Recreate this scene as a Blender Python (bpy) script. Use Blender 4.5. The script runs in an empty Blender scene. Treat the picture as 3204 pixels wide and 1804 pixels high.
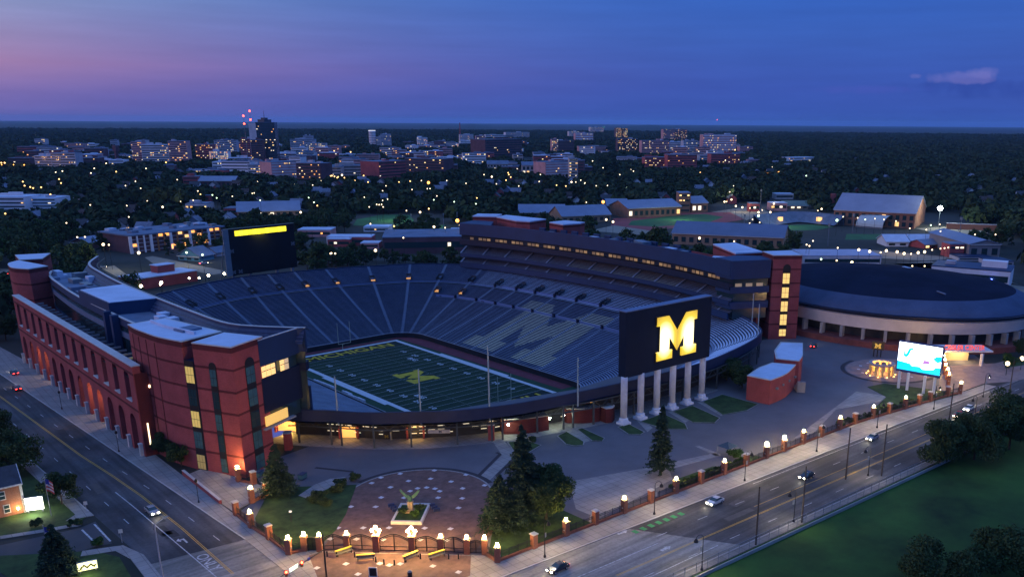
import bpy, math, random
import numpy as np
from mathutils import Vector
random.seed(7)
R = math.radians
S = bpy.context.scene
col = S.collection

# ------------------------------------------------------------------ camera
CAM = np.array([-175.144, -281.310, 78.762])
YAW, PITCH, ROLL, FOC, CX, CY = 0.7644164, 0.3005609, 0.0067847, 2753.66, 1858.70, 1234.10
IW, IH = 3204, 1804
_f = np.array([math.sin(YAW)*math.cos(PITCH), math.cos(YAW)*math.cos(PITCH), -math.sin(PITCH)])
_r = np.array([math.cos(YAW), -math.sin(YAW), 0.0]); _u = np.cross(_r, _f)
_c, _s = math.cos(ROLL), math.sin(ROLL)
AX = np.array([_c*_r+_s*_u, -_s*_r+_c*_u, _f])            # camera right, up, forward
cd = bpy.data.cameras.new("camera"); cam = bpy.data.objects.new("camera", cd); col.objects.link(cam)
from mathutils import Matrix
m4 = Matrix.Identity(4)
for i in range(3):
    m4[i][0], m4[i][1], m4[i][2], m4[i][3] = AX[0][i], AX[1][i], -AX[2][i], CAM[i]
cam.matrix_world = m4
cd.sensor_width = 36; cd.lens = 36*FOC/IW
cd.shift_x = (IW/2-CX)/IW; cd.shift_y = (CY-IH/2)/IW
cd.clip_start = 1; cd.clip_end = 80000
S.camera = cam
S.render.resolution_x, S.render.resolution_y = 1024, 576

# ------------------------------------------------------------------ dusk sky, last western light, exposure
W = bpy.data.worlds.new("World"); S.world = W; W.use_nodes = True
nt = W.node_tree; nt.nodes.clear()
def N(t, **k):
    n = nt.nodes.new(t)
    for a, b in k.items(): setattr(n, a, b)
    return n
def L(a, b): nt.links.new(a, b)
def math_node(op, a, b=None, c=None):
    n = N('ShaderNodeMath', operation=op)
    for i, x in enumerate((a, b, c)):
        if x is None: continue
        if isinstance(x, (int, float)): n.inputs[i].default_value = x
        else: L(x, n.inputs[i])
    return n.outputs[0]
def ramp(fac, stops):
    n = N('ShaderNodeValToRGB'); cr = n.color_ramp
    while len(cr.elements) < len(stops): cr.elements.new(0.5)
    for e, (p, c) in zip(cr.elements, stops):
        e.position = p; e.color = (*c, 1)
    L(fac, n.inputs[0]); return n.outputs[0]
def srgb(r, g, b):
    return tuple((x/255/12.92 if x/255 <= .04045 else ((x/255+.055)/1.055)**2.4) for x in (r, g, b))
tc = N('ShaderNodeTexCoord'); sp = N('ShaderNodeSeparateXYZ'); L(tc.outputs['Generated'], sp.inputs[0])
elev = math_node('MULTIPLY', math_node('ARCSINE', sp.outputs[2]), 1/R(40))        # 0..1 over 0..40 degrees
hyp = math_node('SQRT', math_node('ADD', math_node('MULTIPLY', sp.outputs[0], sp.outputs[0]), math_node('ADD', math_node('MULTIPLY', sp.outputs[1], sp.outputs[1]), 1e-6)))
az0 = R(-42)
dot = math_node('DIVIDE', math_node('ADD', math_node('MULTIPLY', sp.outputs[0], math.sin(az0)), math_node('MULTIPLY', sp.outputs[1], math.cos(az0))), hyp)
mr = N('ShaderNodeMapRange', interpolation_type='LINEAR'); L(dot, mr.inputs[0]); mr.inputs[1].default_value = -0.42; mr.inputs[2].default_value = 0.63
wfac = math_node('POWER', mr.outputs[0], 3.6)
d = 1/40
def sk(r, g, b):
    y = .3*r+.59*g+.11*b; return srgb(*(v*.9+y*.1 for v in (r, g, b)))
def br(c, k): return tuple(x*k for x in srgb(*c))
east = ramp(elev, [(0, sk(50,86,182)), (2*d, sk(45,84,186)), (5*d, sk(42,92,194)), (8*d, sk(34,94,200)), (14*d, br((48,100,200), 1.1)), (1, br((86,122,194), 1.75))])  # upper stops sit above the view and are brightened to light the ground
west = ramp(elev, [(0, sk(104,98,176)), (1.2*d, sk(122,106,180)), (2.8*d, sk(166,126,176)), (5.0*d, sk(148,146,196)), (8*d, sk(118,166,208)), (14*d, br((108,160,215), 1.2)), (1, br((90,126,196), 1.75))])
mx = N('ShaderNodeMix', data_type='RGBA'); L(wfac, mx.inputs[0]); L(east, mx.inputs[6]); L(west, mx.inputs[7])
# soft uneven streaks of thin cloud
nz = N('ShaderNodeTexNoise'); mp = N('ShaderNodeMapping'); L(tc.outputs['Generated'], mp.inputs[0]); mp.inputs['Scale'].default_value = (3, 3, 40)
L(mp.outputs[0], nz.inputs[0]); nz.inputs['Scale'].default_value = 2.5; nz.inputs['Detail'].default_value = 5
vr = ramp(nz.outputs[0], [(0.3, (.94, .94, .95)), (0.7, (1.06, 1.06, 1.05))])
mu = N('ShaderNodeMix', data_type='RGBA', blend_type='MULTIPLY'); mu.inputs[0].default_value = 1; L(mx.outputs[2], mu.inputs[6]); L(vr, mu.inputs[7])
# a small dusk cloud bank low in the north-east
azi = math_node('ARCTAN2', sp.outputs[0], sp.outputs[1]); el0 = math_node('ARCSINE', sp.outputs[2])
nz2 = N('ShaderNodeTexNoise'); L(tc.outputs['Generated'], nz2.inputs[0]); nz2.inputs['Scale'].default_value = 42; nz2.inputs['Detail'].default_value = 6; nz2.inputs['Roughness'].default_value = .62
def blob(a0, e0, wa, we, amp=.9):
    x = math_node('MULTIPLY', math_node('SUBTRACT', azi, R(a0)), 1/R(wa)); y = math_node('MULTIPLY', math_node('SUBTRACT', el0, R(e0)), 1/R(we))
    r2 = math_node('ADD', math_node('MULTIPLY', x, x), math_node('MULTIPLY', y, y)); f = math_node('SUBTRACT', 1.0, r2)
    f = math_node('ADD', f, math_node('MULTIPLY', math_node('SUBTRACT', nz2.outputs[0], .5), 4.0*amp))
    n = N('ShaderNodeClamp'); L(f, n.inputs[0]); return n.outputs[0]
def tint(prev, fac, c, k):
    n = N('ShaderNodeMix', data_type='RGBA'); L(math_node('MULTIPLY', fac, k), n.inputs[0]); L(prev, n.inputs[6]); n.inputs[7].default_value = (*srgb(*c), 1); return n.outputs[2]
cl = tint(mu.outputs[2], blob(68, 1.95, 7.5, .6), (36,70,160), .7)
cl = tint(cl, blob(65.2, 2.55, 2.0, .36, 1.3), (120,120,196), .42)
cl = tint(cl, blob(66.4, 2.8, 1.1, .28, 1.3), (118,120,196), .35)
cl = tint(cl, blob(62.6, 2.62, .45, .2), (132,128,198), .45)
cl = tint(cl, blob(60.0, 1.9, 4.0, .25), (66,86,182), .5)
sky = N('ShaderNodeTexSky', sky_type='NISHITA'); sky.sun_disc = False; sky.sun_elevation = R(1.0); sky.sun_rotation = R(-62)
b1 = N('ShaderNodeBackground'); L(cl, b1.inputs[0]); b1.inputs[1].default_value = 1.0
b2 = N('ShaderNodeBackground'); L(sky.outputs[0], b2.inputs[0]); b2.inputs[1].default_value = 0.012
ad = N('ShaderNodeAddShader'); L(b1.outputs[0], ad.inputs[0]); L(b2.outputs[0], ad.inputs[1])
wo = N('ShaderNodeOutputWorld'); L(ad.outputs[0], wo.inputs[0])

sd = bpy.data.lights.new("sun", 'SUN'); sd.energy = 0.55; sd.angle = R(25); sd.color = (1.0, .52, .56)
so = bpy.data.objects.new("sun", sd); col.objects.link(so)
_az, _el = R(-62), R(9)
so.rotation_euler = Vector((-math.sin(_az)*math.cos(_el), -math.cos(_az)*math.cos(_el), -math.sin(_el))).to_track_quat('-Z', 'Y').to_euler()

S.view_settings.view_transform = 'Standard'; S.view_settings.look = 'None'
S.view_settings.exposure = 0.0; S.view_settings.gamma = 1
S.render.engine = 'CYCLES'
S.cycles.use_denoising = True
S.cycles.max_bounces = 5; S.cycles.diffuse_bounces = 3; S.cycles.glossy_bounces = 2; S.cycles.transmission_bounces = 2
S.cycles.sample_clamp_indirect = 4; S.cycles.caustics_reflective = False; S.cycles.caustics_refractive = False

# ------------------------------------------------------------------ picture point -> place on the level z (used once, to survey the site)
def P(u, v, z=0.0):
    u, v = u*1.2443, v*1.2443
    dd = ((u-CX)/FOC)*AX[0] - ((v-CY)/FOC)*AX[1] + AX[2]
    t = (z-CAM[2])/dd[2]
    q = CAM+t*dd
    return (float(q[0]), float(q[1]))
def Zm(x0, y0, s):
    return lambda u, v, z=0.0: P((x0+s*u)/1.2443, (y0+s*v)/1.2443, z)
vE = Zm(1400, 620, 1100/2532); vA = Zm(0, 750, 1000/2417); vB = Zm(0, 1250, 1000/2576); vC = Zm(800, 1250, 1000/2576)
vD = Zm(1600, 1250, 1000/2576); vR = Zm(2300, 1000, 904/2576); vF = Zm(2300, 740, 904/2576); vG = Zm(400, 880, 600/2351)
vN = Zm(480, 800, 1020/2576); vM = Zm(1800, 850, 620/2091); vH = Zm(840, 1230, 660/2576); vI = Zm(1450, 1150, 700/2576)
vJ = Zm(0, 340, 1070/2576); vK = Zm(1000, 360, 1000/2576); vL = Zm(1900, 360, 1304/2576); vQ = Zm(800, 950, 1100/2576)

# ------------------------------------------------------------------ materials
MATS = {}
def mat(name, c, rough=.8, var=.18, scale=.6, metal=0.0, spec=.3, bump=0.0, c2=None):
    if name in MATS: return MATS[name]
    m = bpy.data.materials.new(name); m.use_nodes = True; t = m.node_tree; b = t.nodes['Principled BSDF']
    b.inputs['Roughness'].default_value = rough; b.inputs['Metallic'].default_value = metal
    b.inputs['Specular IOR Level'].default_value = spec
    b.inputs['Base Color'].default_value = (*c, 1)
    if var:
        co = t.nodes.new('ShaderNodeTexCoord'); n1 = t.nodes.new('ShaderNodeTexNoise'); n1.inputs['Scale'].default_value = scale; n1.inputs['Detail'].default_value = 6; n1.inputs['Roughness'].default_value = .65
        t.links.new(co.outputs['Object'], n1.inputs[0])
        cr = t.nodes.new('ShaderNodeValToRGB'); e = cr.color_ramp.elements
        lo = tuple(x*(1-var) for x in c); hi = c2 or tuple(min(1, x*(1+var)) for x in c)
        e[0].position = .32; e[0].color = (*lo, 1); e[1].position = .68; e[1].color = (*hi, 1)
        t.links.new(n1.outputs[0], cr.inputs[0]); t.links.new(cr.outputs[0], b.inputs['Base Color'])
        if bump:
            bm = t.nodes.new('ShaderNodeBump'); bm.inputs['Strength'].default_value = bump; t.links.new(n1.outputs[0], bm.inputs['Height']); t.links.new(bm.outputs[0], b.inputs['Normal'])
    MATS[name] = m; return m
def glow(name, c, s, sample=True):
    if name in MATS: return MATS[name]
    m = bpy.data.materials.new(name); m.use_nodes = True; b = m.node_tree.nodes['Principled BSDF']
    b.inputs['Base Color'].default_value = (*[x*.5 for x in c], 1); b.inputs['Emission Color'].default_value = (*c, 1); b.inputs['Emission Strength'].default_value = s
    if not sample: m.cycles.emission_sampling = 'NONE'
    MATS[name] = m; return m
def brick_mat(name, c, mortar=(.3,.26,.24), sc=1.0):
    if name in MATS: return MATS[name]
    m = bpy.data.materials.new(name); m.use_nodes = True; t = m.node_tree; b = t.nodes['Principled BSDF']
    b.inputs['Roughness'].default_value = .85; b.inputs['Specular IOR Level'].default_value = .2
    co = t.nodes.new('ShaderNodeTexCoord'); br = t.nodes.new('ShaderNodeTexBrick'); mp = t.nodes.new('ShaderNodeMapping')
    # run the courses along z on every wall
    cx = t.nodes.new('ShaderNodeSeparateXYZ'); t.links.new(co.outputs['Object'], cx.inputs[0])
    a = t.nodes.new('ShaderNodeMath'); a.operation = 'ADD'; t.links.new(cx.outputs[0], a.inputs[0]); t.links.new(cx.outputs[1], a.inputs[1])
    cb = t.nodes.new('ShaderNodeCombineXYZ'); t.links.new(a.outputs[0], cb.inputs[0]); t.links.new(cx.outputs[2], cb.inputs[1])
    t.links.new(cb.outputs[0], br.inputs[0]); br.inputs['Scale'].default_value = 2.2*sc
    br.inputs['Color1'].default_value = (*c, 1); br.inputs['Color2'].default_value = (*[x*.78 for x in c], 1); br.inputs['Mortar'].default_value = (*mortar, 1); br.inputs['Mortar Size'].default_value = .012
    n1 = t.nodes.new('ShaderNodeTexNoise'); n1.inputs['Scale'].default_value = .22; n1.inputs['Detail'].default_value = 7; t.links.new(co.outputs['Object'], n1.inputs[0])
    cr = t.nodes.new('ShaderNodeValToRGB'); cr.color_ramp.elements[0].position = .3; cr.color_ramp.elements[0].color = (.78,.76,.76,1); cr.color_ramp.elements[1].position = .7; cr.color_ramp.elements[1].color = (1.1,1.08,1.06,1)
    t.links.new(n1.outputs[0], cr.inputs[0])
    mu = t.nodes.new('ShaderNodeMix'); mu.data_type = 'RGBA'; mu.blend_type = 'MULTIPLY'; mu.inputs[0].default_value = 1
    t.links.new(br.outputs[0], mu.inputs[6]); t.links.new(cr.outputs[0], mu.inputs[7]); t.links.new(mu.outputs[2], b.inputs['Base Color'])
    MATS[name] = m; return m
brick = brick_mat('red_brick', (.35, .074, .074), mortar=(.28,.12,.11))
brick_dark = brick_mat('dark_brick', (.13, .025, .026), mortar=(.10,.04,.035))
brick_tan = brick_mat('tan_brick', (.40, .22, .13))
navy = mat('navy_panel', (.010, .032, .088), .55, .15, .15, spec=.35)
navy_dark = mat('dark_navy', (.008, .013, .034), .5, .1)
black = mat('black_metal', (.012, .012, .014), .45, 0)
steel = mat('grey_steel', (.16, .18, .2), .45, .1, 1)
white_roof = mat('white_membrane', (.50, .57, .68), .7, .14, .12)
grey_roof = mat('grey_roof', (.13, .17, .24), .8, .25, .1)
coping = mat('pale_stone', (.5, .48, .45), .7, .12, .5)
concrete = mat('concrete', (.3, .29, .28), .85, .2, .15)
glass_dark = mat('dark_glass', (.02, .045, .05), .12, 0, spec=.8)
glass_green = mat('green_glass', (.05, .12, .12), .15, .2, .4, spec=.8)
asphalt = mat('asphalt', (.06, .06, .064), .85, .3, .05)
pillar_brick = brick_mat('pillar_brick', (.30, .11, .065), mortar=(.25,.16,.12))
def worn(name, c, stretch, patch=.35):
    """road surface: long wheel tracks, blotches of repair and oil"""
    m = mat(name, c, .85, 0); t = m.node_tree; b = t.nodes['Principled BSDF']; co = t.nodes.new('ShaderNodeTexCoord')
    def ns(sc, scale, det):
        mp = t.nodes.new('ShaderNodeMapping'); mp.inputs['Scale'].default_value = sc; t.links.new(co.outputs['Object'], mp.inputs[0]); n = t.nodes.new('ShaderNodeTexNoise'); n.inputs['Scale'].default_value = scale; n.inputs['Detail'].default_value = det; t.links.new(mp.outputs[0], n.inputs[0]); return n.outputs[0]
    def rm(f, p0, c0, p1, c1):
        r_ = t.nodes.new('ShaderNodeValToRGB'); e = r_.color_ramp.elements; e[0].position, e[1].position = p0, p1; e[0].color = (c0,c0,c0,1); e[1].color = (c1,c1,c1,1); t.links.new(f, r_.inputs[0]); return r_.outputs[0]
    def mul(a, b_):
        x = t.nodes.new('ShaderNodeMix'); x.data_type = 'RGBA'; x.blend_type = 'MULTIPLY'; x.inputs[0].default_value = 1; t.links.new(a, x.inputs[6]); t.links.new(b_, x.inputs[7]); return x.outputs[2]
    base = t.nodes.new('ShaderNodeRGB'); base.outputs[0].default_value = (*c, 1)
    o = mul(base.outputs[0], rm(ns(stretch, .75, 3), .35, .72, .66, 1.28)); o = mul(o, rm(ns((1,1,1), .07, 7), .38, 1-patch, .6, 1+patch)); o = mul(o, rm(ns((1,1,1), 1.6, 4), .3, .85, .7, 1.15))
    t.links.new(o, b.inputs['Base Color']); return m
asphalt_n = worn('avenue_asphalt', (.062,.062,.066), (1,.03,1)); asphalt_e = worn('boulevard_asphalt', (.066,.065,.066), (.03,1,1))
def jointed(name, c, size):
    m = brick_mat(name, c, tuple(x*.55 for x in c)); t = m.node_tree
    br = next(n for n in t.nodes if n.type == 'TEX_BRICK'); co = next(n for n in t.nodes if n.type == 'TEX_COORD'); br.offset = 0; br.inputs['Scale'].default_value = 1/size; br.inputs['Brick Width'].default_value = 1; br.inputs['Row Height'].default_value = 1
    mp = t.nodes.new('ShaderNodeMapping'); mp.inputs['Rotation'].default_value = (0,0,.05); t.links.new(co.outputs['Object'], mp.inputs[0]); t.links.new(mp.outputs[0], br.inputs[0]); br.inputs['Mortar Size'].default_value = .03; br.inputs['Color2'].default_value = (*[x*.9 for x in c], 1); return m
walk_con = jointed('sidewalk_concrete', (.31,.295,.28), 1.9)
slab_con = worn('worn_slab', (.20,.19,.17), (.05,1,1), .25)
white_paint = mat('white_paint', (.46, .46, .45), .8, .45, 1.6)
yellow_paint = mat('yellow_paint', (.62, .36, .06), .7, .2, 1.2)
maize = mat('maize_paint', (.5, .35, .02), .8, .2, .4)
win_warm = glow('warm_window', (1, .64, .24), 1.15)
win_yellow = glow('yellow_window', (1, .78, .22), 1.3)
lamp_warm = glow('warm_lamp', (1, .60, .18), 760)
lamp_white = glow('white_lamp', (1, .74, .38), 420)
far_warm = glow('far_warm_light', (1, .55, .17), 4.5, False)
far_orange = glow('far_orange_light', (1, .36, .06), 7, False)
far_white = glow('far_white_light', (1, .76, .45), 4.2, False)
far_green = glow('far_green_light', (.7, 1, .6), 4, False)
red_lamp = glow('red_lamp', (1, .06, .03), 12, False)

# ------------------------------------------------------------------ mesh and object helpers
class MB:
    """collects boxes, prisms, tubes ... and links them as ONE mesh object"""
    def __init__(s): s.v = []; s.f = []; s.m = []
    def add(s, vs, fs, mi=0):
        o = len(s.v); s.v += [tuple(map(float, q)) for q in vs]; s.f += [tuple(i+o for i in f) for f in fs]; s.m += [mi]*len(fs); return s
    def box(s, cx, cy, z0, z1, lx, ly, a=0.0, mi=0):
        c, n = math.cos(a), math.sin(a)
        q = [(cx+c*x-n*y, cy+n*x+c*y) for x, y in ((-lx/2,-ly/2),(lx/2,-ly/2),(lx/2,ly/2),(-lx/2,ly/2))]
        return s.prism(q, z0, z1, mi)
    def prism(s, poly, z0, z1, mi=0, mt=None):
        n = len(poly)
        ar = sum(poly[i][0]*poly[(i+1)%n][1]-poly[(i+1)%n][0]*poly[i][1] for i in range(n))
        if ar < 0: poly = poly[::-1]
        o = len(s.v)
        s.v += [(float(x), float(y), float(z0)) for x, y in poly]+[(float(x), float(y), float(z1)) for x, y in poly]
        s.f += [tuple(o+i for i in range(n))[::-1], tuple(o+n+i for i in range(n))]; s.m += [mi, mi if mt is None else mt]
        for i in range(n):
            j = (i+1) % n; s.f.append((o+i, o+j, o+n+j, o+n+i)); s.m.append(mi)
        return s
    def bar(s, p, q, w, h=None, mi=0):
        p, q = Vector(p), Vector(q); d = (q-p); 
        if d.length < 1e-6: return s
        d.normalize(); h = h or w
        up = Vector((0,0,1)) if abs(d.z) < .95 else Vector((1,0,0))
        a = d.cross(up).normalized()*w/2; b = a.cross(d).normalized()*h/2
        vs = [p-a-b, p+a-b, p+a+b, p-a+b, q-a-b, q+a-b, q+a+b, q-a+b]
        return s.add(vs, [(3,2,1,0),(4,5,6,7),(0,1,5,4),(1,2,6,5),(2,3,7,6),(3,0,4,7)], mi)
    def tube(s, p, q, r0, r1=None, n=8, mi=0, cap=True):
        p, q = Vector(p), Vector(q); r1 = r0 if r1 is None else r1; d = (q-p).normalized()
        up = Vector((0,0,1)) if abs(d.z) < .95 else Vector((1,0,0)); a = d.cross(up).normalized(); b = d.cross(a)
        vs = []
        for c, r in ((p, r0), (q, r1)):
            for i in range(n):
                t = 2*math.pi*i/n; vs.append(c+a*(r*math.cos(t))+b*(r*math.sin(t)))
        fs = [(i, (i+1)%n, n+(i+1)%n, n+i) for i in range(n)]
        if cap: fs += [tuple(range(n))[::-1], tuple(range(n, 2*n))]
        return s.add(vs, fs, mi)
    def lathe(s, c, prof, n=12, mi=0):
        vs = []
        for r, z in prof:
            for i in range(n):
                t = 2*math.pi*i/n; vs.append((c[0]+r*math.cos(t), c[1]+r*math.sin(t), c[2]+z))
        fs = []
        for k in range(len(prof)-1):
            for i in range(n): fs.append((k*n+i, k*n+(i+1)%n, (k+1)*n+(i+1)%n, (k+1)*n+i))
        fs += [tuple(range(n))[::-1], tuple(range((len(prof)-1)*n, len(prof)*n))]
        return s.add(vs, fs, mi)
    def ball(s, c, r, n=10, k=6, mi=0, sz=1.0):
        return s.lathe(c, [(max(1e-3, r*math.sin(math.pi*i/k)), -r*sz*math.cos(math.pi*i/k)) for i in range(k+1)], n, mi)
    def quad(s, a, b, c, d, mi=0): return s.add([a, b, c, d], [(0,1,2,3)], mi)
    def build(s, name, mt, parent=None):
        me = bpy.data.meshes.new(name); o3 = parent.location if parent else (0,0,0)
        off = np.array(tuple(o3)); base = off
        p = parent.parent if parent else None
        while p: base = base+np.array(tuple(p.location)); p = p.parent
        v = np.array(s.v)-base if s.v else []
        me.from_pydata([tuple(q) for q in v], [], s.f); 
        for m_ in (mt if isinstance(mt, (list, tuple)) else [mt]): me.materials.append(m_)
        if isinstance(mt, (list, tuple)) and len(mt) > 1: me.polygons.foreach_set('material_index', s.m)
        me.update(); o = bpy.data.objects.new(name, me); col.objects.link(o)
        if parent: o.parent = parent
        return o
def tag(o, label=None, cat=None, group=None, kind=None):
    if label: o['label'] = label
    if cat: o['category'] = cat
    if group: o['group'] = group
    if kind: o['kind'] = kind
    return o
def thing(name, label, cat, loc=(0,0,0), group=None, rz=0.0):
    o = bpy.data.objects.new(name, None); col.objects.link(o); o.location = loc; o.rotation_euler.z = rz; o.empty_display_size = .5
    return tag(o, label, cat, group)
def copy_thing(o, loc, rz=0.0, label=None, scale=None):
    c = o.copy(); col.objects.link(c); c.location = loc; c.rotation_euler = (0,0,rz)
    if scale: c.scale = scale if isinstance(scale, tuple) else (scale,)*3
    if label: c['label'] = label
    def rec(src, dst):
        for ch in list(src.children):
            d_ = ch.copy(); col.objects.link(d_); d_.parent = dst; rec(ch, d_)
    rec(o, c); return c
def struct(mb, name, mt): return tag(mb.build(name, mt), kind='structure')
def smooth(o):
    o.data.polygons.foreach_set('use_smooth', [True]*len(o.data.polygons)); return o
def text_mesh(txt, size, depth=.02, bold=0.0, sx=1.0):
    cu = bpy.data.curves.new('txt', 'FONT'); cu.body = txt; cu.size = size; cu.extrude = depth; cu.offset = bold; cu.align_x = 'CENTER'; cu.align_y = 'CENTER'
    o = bpy.data.objects.new('txt', cu); col.objects.link(o); bpy.context.view_layer.update()
    me = bpy.data.meshes.new_from_object(o.evaluated_get(bpy.context.evaluated_depsgraph_get())); bpy.data.objects.remove(o); bpy.data.curves.remove(cu)
    return [(q.co.x*sx, q.co.y, q.co.z) for q in me.vertices], [tuple(p.vertices) for p in me.polygons]
def put_text(mb, txt, size, org, ax, ay, depth=.02, bold=0.0, sx=1.0, mi=0):
    vs, fs = text_mesh(txt, size, depth, bold, sx); ax, ay = Vector(ax).normalized(), Vector(ay).normalized(); az = ax.cross(ay); org = Vector(org)
    mb.add([org+ax*x+ay*y+az*z for x, y, z in vs], fs, mi)
BLOCK_M = [(0,0),(.38,0),(.38,.2),(.30,.2),(.30,.53),(.5,.16),(.70,.53),(.70,.2),(.62,.2),(.62,0),(1,0),(1,.2),(.92,.2),(.92,.8),(1,.8),(1,1),(.72,1),(.5,.62),(.28,1),(0,1),(0,.8),(.08,.8),(.08,.2),(0,.2)]
def put_poly(mb, poly, org, ax, ay, w, h, depth, mi=0):
    """a flat outline on a surface, extruded along its normal"""
    ax, ay = Vector(ax).normalized(), Vector(ay).normalized(); az = ax.cross(ay); org = Vector(org); n = len(poly)
    f_ = [org+ax*(x*w)+ay*(y*h)+az*depth for x, y in poly]; b_ = [org+ax*(x*w)+ay*(y*h) for x, y in poly]
    mb.add(f_+b_, [tuple(range(n))]+[(i, n+i, n+(i+1)%n, (i+1)%n) for i in range(n)], mi)
def inside(poly, x, y):
    r = False; n = len(poly)
    for i in range(n):
        (x1, y1), (x2, y2) = poly[i], poly[(i+1)%n]
        if (y1 > y) != (y2 > y) and x < (x2-x1)*(y-y1)/(y2-y1)+x1: r = not r
    return r
def catmull(pts, n, closed=False):
    out = []; m = len(pts); rng = m if closed else m-1
    for i in range(rng):
        p = [np.array(pts[(i+k) % m] if closed else pts[min(max(i+k, 0), m-1)], float) for k in (-1, 0, 1, 2)]
        for j in range(n):
            t = j/n
            out.append(tuple(.5*(2*p[1]+(p[2]-p[0])*t+(2*p[0]-5*p[1]+4*p[2]-p[3])*t*t+(3*p[1]-p[0]-3*p[2]+p[3])*t**3)))
    if not closed: out.append(tuple(map(float, pts[-1])))
    return out
def resample(pts, step):
    pts = [np.array(p, float) for p in pts]; L_ = [0]
    for a, b in zip(pts, pts[1:]): L_.append(L_[-1]+np.linalg.norm(b-a))
    n = max(1, round(L_[-1]/step)); out = []
    for k in range(n+1):
        s_ = L_[-1]*k/n; i = min(max(np.searchsorted(L_, s_)-1, 0), len(pts)-2); w = (s_-L_[i])/max(1e-9, L_[i+1]-L_[i])
        out.append(tuple(pts[i]*(1-w)+pts[i+1]*w))
    return out
def normals2(pts, closed=False):
    """unit normals to the left of the walking direction"""
    n = len(pts); out = []
    for i in range(n):
        a = np.array(pts[(i-1) % n if closed else max(i-1, 0)]); b = np.array(pts[(i+1) % n if closed else min(i+1, n-1)])
        d_ = (b-a)/max(1e-9, np.linalg.norm(b-a)); out.append((-d_[1], d_[0]))
    return out
def sweep(mb, curve, prof, side=1, mi=0, close_prof=False):
    """profile [(distance out, z)] carried along a plan curve"""
    nr = normals2(curve); m_ = len(prof); vs = []
    for (x, y), (nx, ny) in zip(curve, nr):
        for d_, z in prof: vs.append((x+side*nx*d_, y+side*ny*d_, z))
    fs = []; k_ = m_ if close_prof else m_-1
    for i in range(len(curve)-1):
        for j in range(k_):
            a, b = i*m_+j, i*m_+(j+1) % m_; fs.append((a, a+m_, b+m_, b))
    if close_prof: fs += [tuple(range(m_)), tuple((len(curve)-1)*m_+j for j in range(m_))[::-1]]
    mb.add(vs, fs, mi)
# ------------------------------------------------------------------ the bowl's plan and rake
RIM_Z, WALL_Z, FIELD_Z = 9.4, -13.5, -15.0
RIM = catmull([(-92,-58),(-96,-30),(-97,0),(-95,30),(-89,56),(-79,80),(-68,95),(-54,105.5),(-23,120.3),(4,121.8),(34,116.6),(50,110.6),(68,102.8),
    (84,86),(92,62),(98,30),(100,0),(100,-26),(97,-52),(92,-80),(80.5,-99.6),(65.5,-110.2),(32.2,-118.2),(10,-118.6),(-8,-117.4),(-25.5,-115.2),(-41,-112.3),
    (-55,-106.8),(-65,-99.4),(-72.6,-93.2),(-79.2,-84.6),(-85.3,-77.4)], 8, True)
def inner_ring():
    x0, x1, y0, y1, r = -34.5, 35.8, -62.0, 62.0, 13.0
    out = []
    def line(a, b, n, nm):
        for i in range(n): out.append((a[0]+(b[0]-a[0])*i/n, a[1]+(b[1]-a[1])*i/n, nm))
    def arc(c, a0, n):
        for i in range(n):
            t = R(a0+90*i/n); out.append((c[0]+r*math.cos(t), c[1]+r*math.sin(t), (math.cos(t), math.sin(t))))
    line((x1, y0+r), (x1, y1-r), 26, (1, 0)); arc((x1-r, y1-r), 0, 26)
    line((x1-r, y1), (x0+r, y1), 14, (0, 1)); arc((x0+r, y1-r), 90, 26)
    line((x0, y1-r), (x0, y0+r), 26, (-1, 0)); arc((x0+r, y0+r), 180, 26)
    line((x0+r, y0), (x1-r, y0), 14, (0, -1)); arc((x1-r, y0+r), 270, 26)
    return out
INNER = inner_ring(); NS = len(INNER)
def hit_rim(x, y, nx, ny):
    best = None; m = len(RIM)
    for i in range(m):
        ax, ay = RIM[i]; bx, by = RIM[(i+1) % m]; ex, ey = bx-ax, by-ay
        den = nx*ey-ny*ex
        if abs(den) < 1e-9: continue
        t = ((ax-x)*ey-(ay-y)*ex)/den; u = ((ax-x)*ny-(ay-y)*nx)/den
        if t > 0 and -1e-6 <= u <= 1+1e-6 and (best is None or t < best): best = t
    return best
DEPTH = [hit_rim(x, y, *n) for x, y, n in INNER]
def rake(t): return WALL_Z+(RIM_Z-WALL_Z)*(.80*t+.20*t*t)
def bowl(s, t, dz=0.0):
    """s: position round the ring 0..NS, t: 0 at the field wall, 1 at the rim"""
    i = int(math.floor(s)) % NS; j = (i+1) % NS; w = s-math.floor(s)
    def at(k):
        x, y, n = INNER[k]; return np.array((x+n[0]*DEPTH[k]*t, y+n[1]*DEPTH[k]*t))
    q = at(i)*(1-w)+at(j)*w
    return (float(q[0]), float(q[1]), rake(t)+dz)
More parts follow.
